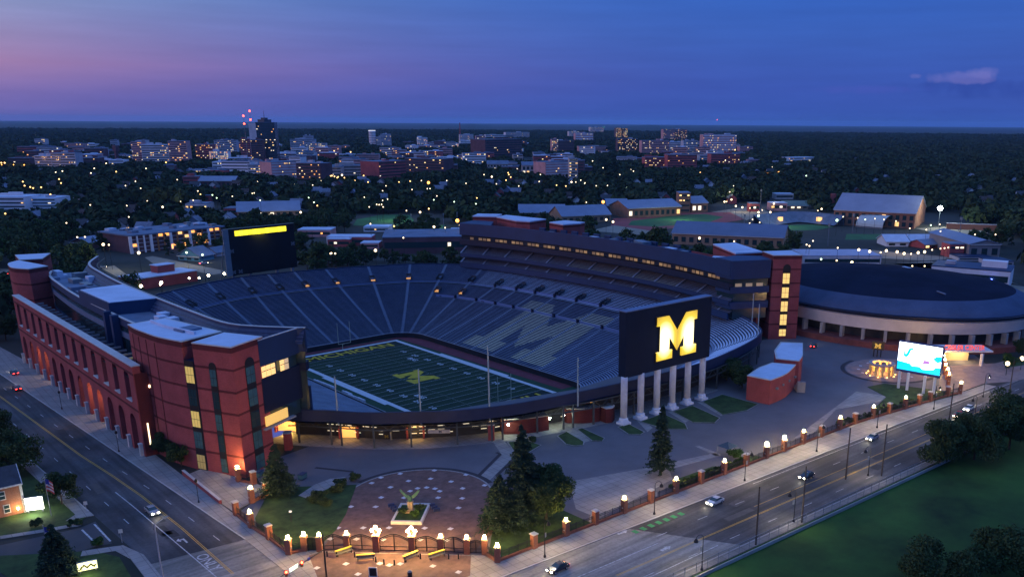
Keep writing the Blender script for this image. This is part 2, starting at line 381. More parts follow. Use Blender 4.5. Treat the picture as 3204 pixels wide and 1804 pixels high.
# ------------------------------------------------------------------ ground, with the pit of the bowl left open
turf_dark = mat('golf_turf', (.016, .052, .009), .95, .55, .035, c2=(.045,.125,.017))
lawn = mat('lawn_grass', (.020, .052, .014), .95, .5, .3, c2=(.045,.09,.022))
paver = mat('grey_paver', (.125, .118, .128), .85, .16, .07)
paver_brick = mat('brick_paver', (.145, .082, .066), .85, .3, .5)
road_con = mat('road_concrete', (.23, .22, .20), .85, .28, .12)
earth = mat('far_ground', (.018, .03, .018), .95, .5, .012, c2=(.05,.05,.045))
mb = MB(); rr = [(x*.985, y*.985) for x, y in RIM]; nseg = len(rr)
rings = [1.0]; vs = [(x, y, 0) for x, y in rr]
radii = [200, 300, 500, 900, 1600, 2800, 5000, 9000, 16000, 30000]
def hill(r, a):
    az = math.degrees(math.pi/2-a) % 360
    h = {9000: -6, 16000: -14, 30000: -60}.get(r, 0)+4*math.sin(az*.7)+2.5*math.sin(az*2.1+1)
    if r == 16000: h += 34*math.exp(-((az-36.2)/1.0)**2)+40*math.exp(-((az-47.4)/1.3)**2)+16*math.exp(-((az-14)/3.0)**2)
    return h
ang = [math.atan2(y, x) for x, y in rr]
# finer angular sampling far out comes from a second sheet of hills
for r in radii:
    for a in ang: vs.append((r*math.cos(a), r*math.sin(a), 0 if r < 5000 else -6))
fs = []
for k in range(len(radii)):
    for i in range(nseg):
        j = (i+1) % nseg; fs.append((k*nseg+i, k*nseg+j, (k+1)*nseg+j, (k+1)*nseg+i))
mb.add(vs, fs); struct(mb, 'ground', earth)
mb = MB(); vs = []; azs = np.linspace(-20, 110, 260)
for r, z0 in ((5200, -8), (9000, None), (16000, None), (30000, None)):
    for az in azs:
        a = math.pi/2-R(az); vs.append((r*math.cos(a), r*math.sin(a), z0 if z0 is not None else hill(r, a)))
n_ = len(azs)
mb.add(vs, [(k*n_+i, k*n_+i+1, (k+1)*n_+i+1, (k+1)*n_+i) for k in range(3) for i in range(n_-1)]); struct(mb, 'hills', mat('wooded_hills', (.02, .034, .024), .95, .5, .004))

def sheet(name, poly, z, mt, cut=None):
    m_ = MB(); m_.prism([tuple(p) for p in poly], z-.3 if z > .09 else z-.012, z, 0); return struct(m_, name, mt)
def strip(name, pts, z, mt, w):
    m_ = MB(); line_strip(m_, pts, w, z); return struct(m_, name, mt)
def line_strip(m_, pts, w, z):
    nr = normals2(pts)
    for i in range(len(pts)-1):
        (a, b), (c, d_) = pts[i], pts[i+1]; (n1, n2), (n3, n4) = nr[i], nr[i+1]
        m_.quad((a-n1*w/2, b-n2*w/2, z), (c-n3*w/2, d_-n4*w/2, z), (c+n3*w/2, d_+n4*w/2, z), (a+n1*w/2, b+n2*w/2, z))
# Main street (towards the north-west) and the boulevard (towards the east)
def mE(y): return -116.2-.052*(y+120) if y > -120 else -116.2
def mW(y): return -134.4-.04*(y+89)
def bN(x): return -168.6-.052*(x+65)
def bS(x): return -188.3-.05*(x+65)
ys = [-230, -150, -121, -60, 0, 60, 140, 300, 700]
mb = MB()
for a, b in zip(ys, ys[1:]): mb.quad((mW(a), a, .02), (mE(a), a, .02), (mE(b), b, .02), (mW(b), b, .02))
struct(mb, 'avenue', asphalt_n)
xs = [-108, -57.5, 0, 60, 120, 200, 400, 900]
mb = MB()
for a, b in zip(xs, xs[1:]): mb.quad((a, bS(a), .025), (b, bS(b), .025), (b, bN(b), .025), (a, bN(a), .025))
struct(mb, 'boulevard', asphalt_e)
# pale concrete of the crossing
mb = MB(); mb.prism([(mW(-120)+.1, -119.0), (-116.1, -121), (-116.1, -146), (-109, -161), (-96, bN(-96)), (-57.4, bN(-57)-.1), (-46.5, bS(-46)+.2), (-70, bS(-70)), (-140, -196), (-140, -150)], .0, .035); struct(mb, 'crossing_slab', slab_con)
# pavements
mb = MB()
pe = [(mE(y), y) for y in (-121, -60, 0, 60, 140, 300)]; pi_ = [(-112.9, -121), (-113.2, -60), (-113.5, 0), (-115, 62), (-121, 140), (-130, 300)]
mb.prism(pe+pi_[::-1], -.2, .13); struct(mb, 'avenue_pavement', walk_con)
mb = MB(); mb.prism([(mW(y), y) for y in (-89, -40, 0, 60, 140, 300)]+[(mW(y)-2.6, y) for y in (300, 140, 60, 0, -40, -86)]+[P(165, 1310)], -.2, .13); struct(mb, 'west_pavement', walk_con)
mb = MB()
xs2 = [-96, -57, -20, 20, 60, 78, 100]
mb.prism([(x, bN(x)) for x in xs2]+[(100, -174), (82, -172.4), (64, -169.3), (35, -166.3), (-5, -164.6), (-52, -163.1), (-77, -162.2), (-86, -161.9), (-94, -161.9)], -.2, .13); struct(mb, 'boulevard_pavement', walk_con)
mb = MB(); mb.prism([(x, bS(x)) for x in (-70, -20, 40, 120, 300)]+[(x, bS(x)-2.0) for x in (300, 120, 40, -20, -70)], -.2, .13); struct(mb, 'south_pavement', walk_con)
# corner of the two streets
mb = MB(); mb.prism([(-116.2, -121), (-112.9, -121), (-112.4, -133), (-109.5, -134), (-86, -158.2), (-86, -162), (-94, -161.9), (-96, bN(-96)), (-109, -160.5), (-116.1, -146)], -.2, .125); struct(mb, 'corner_pavement', walk_con)
mb = MB(); mb.prism([(-110.2, -136), (-108, -136), (-87.8, -156.8), (-92.5, -163), (-101, -162), (-111, -152.5), (-113, -145)], -.1, .14); struct(mb, 'corner_plaza', paver_brick)
# stadium forecourt
mb = MB(); mb.prism([(-112.8, -108.5), (-107.9, -105), (-103.8, -103.2), (-101, -92), (-95, -84), (-60, -76), (0, -90), (60, -85), (105, -92), (122, -80), (128, -120), (140, -150), (123, -165), (86, -172.4), (62, -169.6), (35, -166.0), (-5, -164.4), (-52, -162.8), (-85.5, -161.5), (-112.3, -133)], -.2, .06); struct(mb, 'forecourt_paving', paver)
# concourse band under the bowl's rim
ctr = [(-90.5,-70),(-85.4,-77.6),(-78.9,-85.9),(-71.8,-94.3),(-62.7,-102.1),(-53.1,-107.6),(-41,-113.4),(-25,-117.5),(-10,-120.5),(8,-121),(32,-120.5)]
mb = MB(); mb.prism(ctr+[(30,-100),(0,-98),(-30,-96),(-55,-86),(-72,-66)], -.2, .10); struct(mb, 'concourse_paving', walk_con)
# pale concrete wedges and paths on the forecourt
def slab(name, pts, z, mt): return sheet(name, pts, z, mt)
slab('pale_forecourt', [vD(460,660), vD(1090,550), vD(1270,560), vD(1300,640), vD(620,1000), vD(640,930), vD(520,880)], .075, walk_con)
slab('pale_path', [vD(1080,548), vD(1640,430), vD(1690,450), vD(1280,560)], .078, walk_con)
slab('pale_path', [vC(1915,345), vC(2010,340), vC(2100,440), vC(1855,680), vC(1805,625), vC(1985,445)], .078, walk_con)
for q in ([vD(1480,375), vD(1510,370), vD(1690,440), vD(1650,455)], [vI(1990,600), vI(2050,590), vI(2180,690), vI(2120,740)], [vI(1190,730), vI(1310,705), vI(1460,840), vI(1390,860)],
          [vD(1500,20), vD(1540,15), vD(1730,120), vD(1690,130)], [vD(1260,95), vD(1300,85), vD(1440,165), vD(1400,185)], [vR(1080,640), vR(1350,680), vR(1290,730), vR(900,800), vR(700,1010), vR(520,1060)]):
    slab('pale_path', q, .078, walk_con)
slab('pale_path', [vC(345,775), vC(470,690), vC(600,640), vC(720,625), vC(745,655), vC(600,710), vC(420,800)], .165, walk_con)
# brick circle round the statue with its dark edge
cc = (-80.2, -127.0)
def arc_pts(c, r, a0, a1, n): return [(c[0]+r*math.cos(R(a0+(a1-a0)*i/n)), c[1]+r*math.sin(R(a0+(a1-a0)*i/n))) for i in range(n+1)]
mb = MB(); mb.prism(arc_pts(cc, 16.2, -42, 152, 40)+[(-101, -128.7), (-107.6, -136.0), (-87.6, -156.2), (-79, -152)], -.1, .085); struct(mb, 'statue_plaza', paver_brick)
strip('plaza_kerb', arc_pts(cc, 17.0, -14, 108, 36), .092, mat('dark_kerb', (.035,.03,.035), .8, .1), 1.3)
strip('pale_kerb', arc_pts(cc, 16.2, -30, 135, 36), .095, walk_con, .45)
for a, b in (([vC(1800,610), vC(1970,440), vC(1940,425)], .08), ([vC(1940,615), vC(2110,450)], .08), ([vC(480,548), vC(780,580), vC(760,610)], .08)):
    strip('paving_band', a, .088, mat('dark_kerb', (.035,.03,.035)), .9)
# eastern circle in front of the arena
ec = (93.0, -144.5)
mb = MB(); mb.prism([(ec[0]+15.5*math.cos(t), ec[1]+13.5*math.sin(t)) for t in np.linspace(0, 2*math.pi, 48, endpoint=False)], -.1, .085); struct(mb, 'arena_plaza', mat('pink_paver', (.26,.19,.17), .85, .2, .4))
strip('plaza_kerb', [(ec[0]+16.6*math.cos(t), ec[1]+14.6*math.sin(t)) for t in np.linspace(R(85), R(275), 40)], .09, mat('dark_kerb', (.035,.03,.035)), 1.4)
sheet('arena_street', [(100,-173), (84,-172.2), (78,-169), (110,-154), (128,-165), (190,-178), (260,-190), (260,-215), (110,-178.5)], .07, mat('pink_paver', (.26,.19,.17)))
# lawns
sheet('corner_lawn', [(-110.6,-113), (-104.2,-104), (-99.5,-101.5), (-86.5,-111.5), (-96,-124), (-101,-129.3), (-107.8,-134.3), (-112.2,-132.8), (-112.4,-118)], .16, lawn)
sheet('corner_lawn', [(-84.7,-158.3), (-80.5,-153.5), (-72,-144.5), (-66,-143), (-61.5,-151), (-61.3,-162.2), (-76,-161.6), (-85,-161.2)], .16, lawn)
for q in ([vD(1040,180), vD(1220,115), vD(1400,195), vD(1420,240), vD(1230,240)], [vD(1300,100), vD(1460,50), vD(1680,150), vD(1640,190), vD(1460,185)], [vD(1540,20), vD(1700,-40), vD(1990,40), vD(1900,90), vD(1700,125)],
          [vI(1080,790), vI(1190,740), vI(1390,855), vI(1380,895), vI(1280,905), vI(1180,885)], [vI(1310,715), vI(1370,700), vI(1625,815), vI(1600,850), vI(1480,845)], [vI(1780,690), vI(1900,650), vI(2085,745), vI(2040,775), vI(1900,770)],
          [vC(2030,345), vC(2180,330), vC(2300,370), vC(2200,430), vC(2090,435)]):
    sheet('planting_bed', q, .2, lawn)
    strip('bed_kerb', q+[q[0]], .23, walk_con, .35)
sheet('screen_lawn', [vR(1180,600), vR(1330,570), vR(1960,650), vR(1990,670), vR(1600,770), vR(1200,880), vR(1080,900), vR(1200,830), vR(1350,690)], .16, lawn)
sheet('fence_bed', [vD(1340,640), vD(1620,540), vD(1700,540), vD(1900,450), vD(2010,460), vD(2030,480), vD(1720,600), vD(1330,740)], .16, lawn)
sheet('path_edge_lawn', [(130,-168), (160,-172), (190,-176), (200,-186), (150,-178), (124,-170)], .1, lawn)
sheet('golf_course', [(x, bS(x)-2.1) for x in (-140, -60, 0, 60, 150, 300, 600, 900)]+[(900,-900), (-140,-600)], .03, turf_dark)
# the block west of the avenue
sheet('west_lawn', [P(-60,1000), P(20,1075), P(95,1165), P(170,1250), P(215,1300), P(200,1316), P(0,1350), P(-150,1385), P(-300,1250)], .1, lawn)
sheet('west_lawn', [P(-60,1400), P(235,1385), P(300,1400), P(345,1475), P(100,1500)], .1, lawn)
strip('west_path', [P(-40,1358), P(94,1337), P(205,1318)], .14, walk_con, 1.6)
strip('west_path', [P(205,1392), P(300,1378), P(345,1400), P(400,1470)], .14, walk_con, 2.4)
sheet('side_street', [P(-60,1380), P(0,1370), P(200,1327), P(240,1310), P(282,1365), P(235,1375), P(200,1385), P(0,1440), P(-60,1460)], .03, asphalt)
# ------------------------------------------------------------------ road paint
def paint(name, segs, w, mt, z=.05):
    m_ = MB()
    for a in segs: line_strip(m_, a, w, z)
    return struct(m_, name, mt)
cl = [(-126.6,-49), (-125,-68.2), (-123.9,-85), (-123.3,-108), (-123.4,-133)]
clN = [(-135, 140), (-130.2, 20), (-126.6, -49)]
for o_ in (-.16, .16): paint('yellow_road_line', [[(x+o_, y) for x, y in clN+cl]], .14, yellow_paint)
def dashes(pts, on, off, w, mt, nm, z=.05):
    q = resample(pts, .5); k = 0; segs = []; st = int((on+off)/.5); n_on = int(on/.5)
    while k+n_on < len(q): segs.append(q[k:k+n_on+1]); k += st
    paint(nm, segs, w, mt, z)
dashes([(-119.9,-118), (-121, -86), (-123, -60), (-125.2,-19), (-129,60), (-135,160)], 3, 9, .16, white_paint, 'white_lane_dash')
dashes([(-130.4,-98), (-130.7,-86), (-131.4,-60), (-132.6,-20), (-136,60)], 3, 9, .16, white_paint, 'white_lane_dash')
paint('white_turn_line', [[(-127.4,-79), (-127,-90), (-126.6,-108), (-126.1,-130), (-126,-138)]], .2, white_paint)
paint('white_stop_line', [[P(237,1317), P(278,1360)], [P(206,1331), P(239,1363)]], .35, white_paint)
mb = MB(); put_text(mb, 'ONLY', 3.0, (-125.0, -125.5, .055), (0,-1,0), (1,0,0), .001, .02, 1.0)
struct(mb, 'only_marking', white_paint)
ar = [(-.2,0),(-.2,2.0),(-.9,2.0),(-.9,1.3),(-1.9,2.3),(-.9,3.3),(-.9,2.6),(.3,2.6),(.3,0)]
mb = MB(); mb.add([(-124.9+x*.7, -113.5+y*.9-1.2, .055) for x, y in ar], [tuple(range(len(ar)))]); struct(mb, 'turn_arrow', white_paint)
byl = lambda o: [(x, -181.3-.045*(x+65)+o) for x in (-73, -30, 20, 80, 160, 300)]
for o_ in (-.15, .15): paint('yellow_road_line', [byl(o_)], .13, yellow_paint)
paint('yellow_road_line', [[(x, y+3.0) for x, y in byl(0)[1:]]], .13, yellow_paint)
dashes([(x, -174.8-.05*(x+65)) for x in (-56, 0, 80, 160)], 3, 9, .16, white_paint, 'white_lane_dash')
dashes([(x, -184.9-.05*(x+65)) for x in (-70, 0, 80, 160)], 3, 9, .16, white_paint, 'white_lane_dash')
paint('white_edge_line', [[(x, bN(x)-.6-.6) for x in (-20, 20, 60, 120, 200)]], .14, white_paint)
for k in range(7):
    x = -58+k*2.2; mb = MB(); mb.prism([(x, bN(x)-1.2), (x+1.1, bN(x)-1.2), (x+1.1, bN(x)-2.6), (x, bN(x)-2.6)], .03, .045); struct(mb, 'green_bike_box', mat('green_paint', (.03,.25,.08), .8, .2))
for x, y in (vD(1250,1195), vD(900,1065)):
    mb = MB(); mb.add([(x-1.5,y-.35,.055),(x,y-.35,.055),(x,y-.8,.055),(x+1.2,y,.055),(x,y+.8,.055),(x,y+.35,.055),(x-1.5,y+.35,.055)], [tuple(range(7))]); struct(mb, 'turn_arrow', white_paint)
paint('white_turn_line', [[(-92,-176.0),(-58,-177.4)], [(-84,-185),(-50,-186)]], .18, white_paint)

# patches, drains and lids in the carriageways
prg = random.Random(9)
for k in range(16):
    if k % 2: x = prg.uniform(-50, 70); y = bN(x)-prg.uniform(3, 15); lx, ly = prg.uniform(3,9), prg.uniform(1.2,3)
    else: y = prg.uniform(-112, 30); x = mW(y)+prg.uniform(3, 14); lx, ly = prg.uniform(1.2,2.6), prg.uniform(3,8)
    mb = MB(); mb.box(x, y, .03, .036, lx, ly, prg.uniform(-.05,.05)); struct(mb, 'road_patch', mat(('tar_patch_dark','tar_patch_grey')[k % 3 == 0], ((.035,.035,.038),(.085,.083,.08))[k % 3 == 0], .85, .2, .6))
for k in range(10):
    if k % 2: x = prg.uniform(-50, 60); y = bN(x)-prg.choice((5.5, 9, 13))
    else: y = prg.uniform(-115, 20); x = mW(y)+prg.choice((4, 8, 12))
    mb = MB(); mb.lathe((x, y, 0), [(.42,.03),(.42,.042)], 14); struct(mb, 'manhole_lid', mat('cast_iron', (.025,.025,.027), .6, .2, 4))
mb = MB(); line_strip(mb, [(mE(y)+.12, y) for y in (-121,-60,0,60,140)], .28, .137); struct(mb, 'kerb', mat('kerb_stone', (.42,.41,.39), .8, .15, .8))
mb = MB(); line_strip(mb, [(mW(y)-.12, y) for y in (-86,-40,0,60,140)], .28, .137); struct(mb, 'kerb', mat('kerb_stone', (.42,.41,.39)))
mb = MB(); line_strip(mb, [(x, bN(x)+.12) for x in (-96,-57,-20,20,60,100)], .28, .137); struct(mb, 'kerb', mat('kerb_stone', (.42,.41,.39)))
mb = MB(); line_strip(mb, [(x, bS(x)-.12) for x in (-70,-20,40,120,300)], .28, .137); struct(mb, 'kerb', mat('kerb_stone', (.42,.41,.39)))
# ------------------------------------------------------------------ playing field
turf = mat('playing_turf', (.010, .031, .013), .95, .25, .12)
turf_b = mat('end_zone_turf', (.010, .022, .016), .95, .2, .2)
fz = FIELD_Z
mb = MB(); mb.prism([(x, y) for x, y, n in INNER], fz-.5, fz); struct(mb, 'field_ground', mat('field_apron', (.016,.05,.024), .95, .25, .15))
mb = MB(); mb.prism([(30.2,-50),(35.6,-50),(35.6,50),(32,60.5),(-22,61.6),(-22,58.2),(28,57.6)], fz, fz+.03); struct(mb, 'red_track', mat('maroon_surface', (.13,.028,.04), .9, .2, .2))
Y = .9144; hx, hy = 26.67*Y, 60*Y
mb = MB(); mb.box(0, 0, fz, fz+.05, 2*hx, 2*hy); fld = struct(mb, 'playing_field', turf)
def fpart(name, fn, mt):
    m_ = MB(); fn(m_); o = m_.build(name, mt, fld); return o
def rect(m_, x0, y0, x1, y1, z): m_.quad((x0,y0,z),(x1,y0,z),(x1,y1,z),(x0,y1,z))
for sgn in (-1, 1): fpart('end_zone', lambda m_: rect(m_, -hx, min(sgn*50*Y, sgn*hy), hx, max(sgn*50*Y, sgn*hy), fz+.06), turf_b)
fpaint = mat('field_white', (.50,.52,.54), .8, .12, 1)
def border(m_):
    b = 1.83; z = fz+.075
    rect(m_, -hx-b, -hy-b, hx+b, -hy, z); rect(m_, -hx-b, hy, hx+b, hy+b, z)
    for s_ in (-1, 1):
        rect(m_, *sorted((s_*hx, s_*(hx+b)))[0:1], -hy, sorted((s_*hx, s_*(hx+b)))[1], hy, z)
        a, c = sorted((s_*(hx+b), s_*(hx+b+1.1))); rect(m_, a, -25*Y, c, 25*Y, z)
fpart('boundary_line', border, fpaint)
for k in range(-10, 11):
    fpart('yard_line', lambda m_: rect(m_, -hx, k*5*Y-.08, hx, k*5*Y+.08, fz+.07), mat('faint_white', (.35,.38,.38), .8, .1, 1))
def hashes(m_):
    for s_ in (-1, 1):
        for k in range(-49, 50): rect(m_, s_*6.1-.3, k*Y-.05, s_*6.1+.3, k*Y+.05, fz+.07)
fpart('hash_marks', hashes, mat('faint_white', (.35,.38,.38)))
for s_ in (-1, 1):
    for k in range(-4, 5):
        num = str((5-abs(k))*10)
        fpart('yard_number', lambda m_: put_text(m_, num[0]+' '+num[1], 2.5, (s_*18.67*Y, k*10*Y, fz+.075), (0,-s_*1,0) if s_ > 0 else (0,-1,0), (1,0,0) if s_ < 0 or True else (-1,0,0), .003, .06, 1.1), fpaint)
    fpart('conference_mark', lambda m_: put_text(m_, 'B1G', 3.2, (13*s_, s_*25*Y*1.0, fz+.075), (0,-1,0), (1,0,0), .003, .08), fpaint)
fpart('end_zone_word', lambda m_: put_text(m_, 'MICHIGAN', 8.2, (0, 55*Y, fz+.08), (1,0,0), (0,1,0), .003, .16, 1.02), maize)
fpart('end_zone_word', lambda m_: put_text(m_, 'MICHIGAN', 8.2, (0, -55*Y, fz+.08), (-1,0,0), (0,-1,0), .003, .16, 1.02), maize)
fpart('midfield_letter', lambda m_: put_poly(m_, BLOCK_M, (-5.8, 8.0, fz+.08), (0,-1,0), (1,0,0), 16.0, 11.6, .01), maize)
# goal posts
def goal(y, s_, lab):
    t = thing('goal_post', lab, 'goal post', (0, y, fz)); ym = mat('pale_yellow_steel', (.5,.5,.36), .4, 0)
    m_ = MB(); m_.tube((0,y+s_*2,fz),(0,y+s_*2,fz+2.2),.14); m_.tube((0,y+s_*2,fz+2.2),(0,y,fz+3.05),.12); m_.build('gooseneck', ym, t)
    m_ = MB(); m_.tube((-2.82,y,fz+3.05),(2.82,y,fz+3.05),.09); m_.build('crossbar', ym, t)
    for x in (-2.82, 2.82): m_ = MB(); m_.tube((x,y,fz+3.05),(x,y,fz+12.2),.1); m_.build('upright', ym, t)
goal(60*Y, 1, 'pale yellow goal post at the far end zone under the dark scoreboard')
goal(-60*Y, -1, 'tall goal post at the near end zone seen over the bowl rim')
# ------------------------------------------------------------------ seating bowl
seat_navy = mat('navy_bench', (.115, .145, .20), .6, .25, .25, spec=.25)
seat_pale = mat('aluminium_bench', (.60, .66, .78), .45, .15, .3, spec=.5)
seat_mid = mat('blue_bench', (.18, .225, .33), .5, .18, .25, spec=.4)
seat_maize_and_lit = mat('maize_and_lit_bench', (.60, .55, .39), .6, .15, .4)  # own maize for the big letter; painted yellow light on the deck
foot = mat('foot_boards', (.022, .032, .075), .8, .25, .3)
bw = thing('seating_bowl', 'huge sunken oval bowl of blue bench seats round the football field', 'stadium bowl', (0, 0, WALL_Z))
AIS = [1.3, 5.2, 9.2, 13.2, 16.9, 20.3, 23.5, 27.2, 32.0, 36.9, 41.2, 46.2, 51.2, 55.7, 59.6, 63.7, 68.4, 73.4, 78.6, 83.5, 88.4, 93.0, 96.8, 100.6, 104.4, 108.2, 112, 115.8, 119.6, 124.5, 129.4, 134.3, 139.2, 143.4, 147.4, 151.4, 155.4, 160.0, 164.6, 169.2, 173.8, 178.4, 182.0]
WALK, NROW = .735, 66
def in_M(s, t): return inside(BLOCK_M, (19.3-s)/14.1, (t-.05)/.615) if t < .66 else False
mats_ = [foot, seat_navy, seat_pale, seat_mid, seat_maize_and_lit]
def bench_mat(s, t):
    if 5.2 < s < 19.3 and in_M(s, t): return 4
    if (s < 31 or s > 160) and t > WALK: return 2
    if t > WALK: return 3
    if s > 164 or s < 6: return 3
    return 1
def section(s0, s1, k0, k1):
    n = max(2, int(math.ceil((s1-s0)*(3.5 if 5 < s0 < 19.5 and k0 == 0 else 1.0)))); ss = [s0+.09+(s1-s0-.18)*i/n for i in range(n+1)]
    m_ = MB(); vs = []; fs = []; mi = []
    rows = range(k0, k1)
    for k in rows:
        t0, t1 = k/NROW, (k+1)/NROW; tm = t0+.38*(t1-t0); z0 = rake(t0); z1 = rake(t1)
        for s in ss:
            a, b, c = bowl(s % NS, t0), bowl(s % NS, tm), bowl(s % NS, t1)
            vs += [(a[0],a[1],z0), (b[0],b[1],z0), (b[0],b[1],z0+.36), (c[0],c[1],z0+.36), (c[0],c[1],z1)]
    for r_, k in enumerate(rows):
        for i in range(n):
            o = (r_*(n+1)+i)*5; p = o+5
            sm = (ss[i]+ss[i+1])/2 % NS; tm = (k+.5)/NROW
            fs += [(o,p,p+1,o+1), (o+1,p+1,p+2,o+2), (o+2,p+2,p+3,o+3), (o+3,p+3,p+4,o+4)]
            mi += [0, 0, bench_mat(sm, tm), 0]
    m_.add(vs, fs); m_.m = mi
    return m_.build('seating_section', mats_, bw)
kw = int(WALK*NROW)
for a, b in zip(AIS, AIS[1:]+[AIS[0]+NS]):
    split_M = (a < 19.5 and b > 5)
    section(a, b, 0, kw); section(a, b, kw+1, NROW)
# finer steps inside the big yellow letter come from the rows themselves; the aisles are pale stairs
aisle_m = mat('aisle_concrete', (.105, .135, .195), .8, .15, .6)
for s in AIS:
    m_ = MB(); q = [bowl(s, k/40, .12) for k in range(41)]
    for i in range(40):
        a, b = Vector(q[i]), Vector(q[i+1]); d_ = (b-a).normalized(); w = Vector((-d_.y, d_.x, 0)).normalized()*.68
        m_.quad(a-w, a+w, b+w, b-w)
    m_.build('aisle', aisle_m, bw)
# cross walkways with their rails
def ring_path(s0, s1, t, dz, n): return [bowl((s0+(s1-s0)*i/n) % NS, t, dz) for i in range(n+1)]
def walkway(s0, s1, t, wide, rail, n):
    m_ = MB(); a = ring_path(s0, s1, t-.004, .30, n); b = ring_path(s0, s1, t+wide, .55, n)
    for i in range(n): m_.quad(a[i], a[i+1], (b[i+1][0], b[i+1][1], a[i+1][2]), (b[i][0], b[i][1], a[i][2]))
    m_.build('walkway', mat('walkway_concrete', (.20,.24,.33), .8, .15, .3), bw)
    if rail:
        m_ = MB(); a = ring_path(s0, s1, t+wide+.004, 0, n)
        for i in range(n): m_.quad((a[i][0],a[i][1],a[i][2]-.2), (a[i+1][0],a[i+1][1],a[i+1][2]-.2), (a[i+1][0],a[i+1][1],a[i+1][2]+rail), (a[i][0],a[i][1],a[i][2]+rail))
        m_.build('walkway_wall', mat('pale_blue_wall', (.13,.19,.36), .6, .1, .3), bw)
walkway(26, 78, WALK, .016, .25, 104); walkway(-6, 26, WALK, .02, .8, 64); walkway(-4, 36, .535, .012, .9, 80); walkway(78, 178, WALK, .014, .25, 120)
for t, lst in ((WALK+.016, (5.2, 9.2, 13.2, 16.9, 20.3, 23.5, 27.2)), (.535+.01, (1.3, 5.2, 9.2, 13.2, 16.9, 20.3, 23.5, 27.2, 32))):
    for s in lst:
        m_ = MB(); q = bowl(s, t); m_.box(q[0], q[1], q[2]-.2, q[2]+1.6, .9, .9); m_.build('rail_post', navy_dark, bw)
# vomitory portals
def portal(s, t, lit):
    q = Vector(bowl(s, t)); q2 = Vector(bowl(s, t+.05)); d_ = Vector((q2.x-q.x, q2.y-q.y, 0)).normalized(); w = Vector((-d_.y, d_.x, 0))
    m_ = MB(); z0 = q.z-.1
    for sg in (-1, 1): m_.bar(q+w*sg*1.25+Vector((0,0,.55)), q+w*sg*1.25+d_*3.6+Vector((0,0,1.35)), .22, 2.0)
    m_.bar(q+d_*3.6-w*1.3+Vector((0,0,1.6)), q+d_*3.6+w*1.3+Vector((0,0,1.6)), .25, 2.4)
    pt = m_.build('portal', mat('portal_wall', (.05,.055,.07), .8, .1), bw)
    m_ = MB(); a = q+d_*.2; b = q+d_*3.4; h = Vector((0,0,.62)); h2 = Vector((0,0,1.3))
    m_.quad(a-w*1.1+h, a+w*1.1+h, b+w*1.1+h2, b-w*1.1+h2); m_.build('opening', glow('portal_light', (1,.45,.12), .75) if lit else black, pt)  # unlit portals: a black face stands in for the shade inside
for s, l in ((68.5,0),(63.7,0),(59.6,0),(55.7,1),(51.2,1),(46.2,1),(41.2,1),(36.9,0),(32,0),(27.2,0),(23.5,0),(20.3,0),(16.9,0),(13.2,0),(9.2,0),(73.4,0)): portal(s, .772, l)
for s, l in ((36.2,1),(31.6,1)): portal(s, .59, l)
# field wall, rim rail, outer fascia
m_ = MB(); n = NS
for i in range(n):
    (x, y, _), (x2, y2, _) = INNER[i], INNER[(i+1) % n]; m_.quad((x,y,fz-.2),(x2,y2,fz-.2),(x2,y2,WALL_Z+.5),(x,y,WALL_Z+.5))
m_.build('field_wall', mat('field_wall_dark', (.02,.02,.026), .8, .2), bw)
m_ = MB(); q = [(x, y) for x, y, _ in INNER]; q.append(q[0])
for i in range(n): m_.bar((*q[i], WALL_Z+.75), (*q[i+1], WALL_Z+.75), .16, .14)
m_.build('field_rail', mat('pale_rail', (.36,.36,.38), .5, 0), bw)
rim_all = resample(RIM+[RIM[0]], 3.0)
m_ = MB(); sweep(m_, rim_all, [(.5, RIM_Z-.2), (.5, RIM_Z+.25), (0, RIM_Z+.25), (0, 6.6), (2.4, 6.4)], -1, 0, False); m_.build('rim_fascia', mat('rim_navy', (.014,.024,.062), .55, .15, .2), bw)
# the underside of the rake
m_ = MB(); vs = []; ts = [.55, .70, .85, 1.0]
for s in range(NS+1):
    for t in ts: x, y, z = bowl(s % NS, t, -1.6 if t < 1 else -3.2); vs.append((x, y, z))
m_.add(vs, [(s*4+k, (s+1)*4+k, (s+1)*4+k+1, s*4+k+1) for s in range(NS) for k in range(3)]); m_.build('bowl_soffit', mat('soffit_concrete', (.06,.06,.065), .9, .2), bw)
# ------------------------------------------------------------------ grandstands over the two long sides
louvre = mat('louvre_panel', (.03,.042,.09), .5, .35, .8, spec=.4)
deck_seat = mat('deck_bench', (.24,.30,.44), .5, .15, .3); deck_con = mat('deck_concrete', (.055,.06,.085), .8, .2, .3)
glass_suite = glow('suite_glass_light', (1,.62,.25), .10)
def wall_with(m_, a, b, z0, z1, th=.5):
    a, b = Vector((*a, 0)), Vector((*b, 0)); m_.bar(a+Vector((0,0,(z0+z1)/2)), b+Vector((0,0,(z0+z1)/2)), th, z1-z0)
def arch_poly(w, h, n=8):
    r = w/2
    return [(-r,0),(r,0)]+[(r*math.cos(math.pi*i/n), h-r+r*math.sin(math.pi*i/n)) for i in range(n+1)]
def face_panel(poly_pts, org, ax, depth, name, mt, parent):
    m_ = MB(); put_poly(m_, poly_pts, org, ax, (0,0,1), 1, 1, depth); return m_.build(name, mt, parent)

# --- east stand
CE = resample(catmull([(82.5,85),(87.5,68),(91,50),(93.6,25),(94.8,0),(94.8,-20),(93,-42),(89,-63),(84,-83)], 8), 3.4)
es = thing('grandstand', 'long navy grandstand with stacked seat decks and roof plant along the far touchline', 'grandstand', (94, 0, 0))
def strip_part(name, curve, prof, side, mt, parent, closed=False):
    m_ = MB(); sweep(m_, curve, prof, side, 0, closed); return m_.build(name, mt, parent)
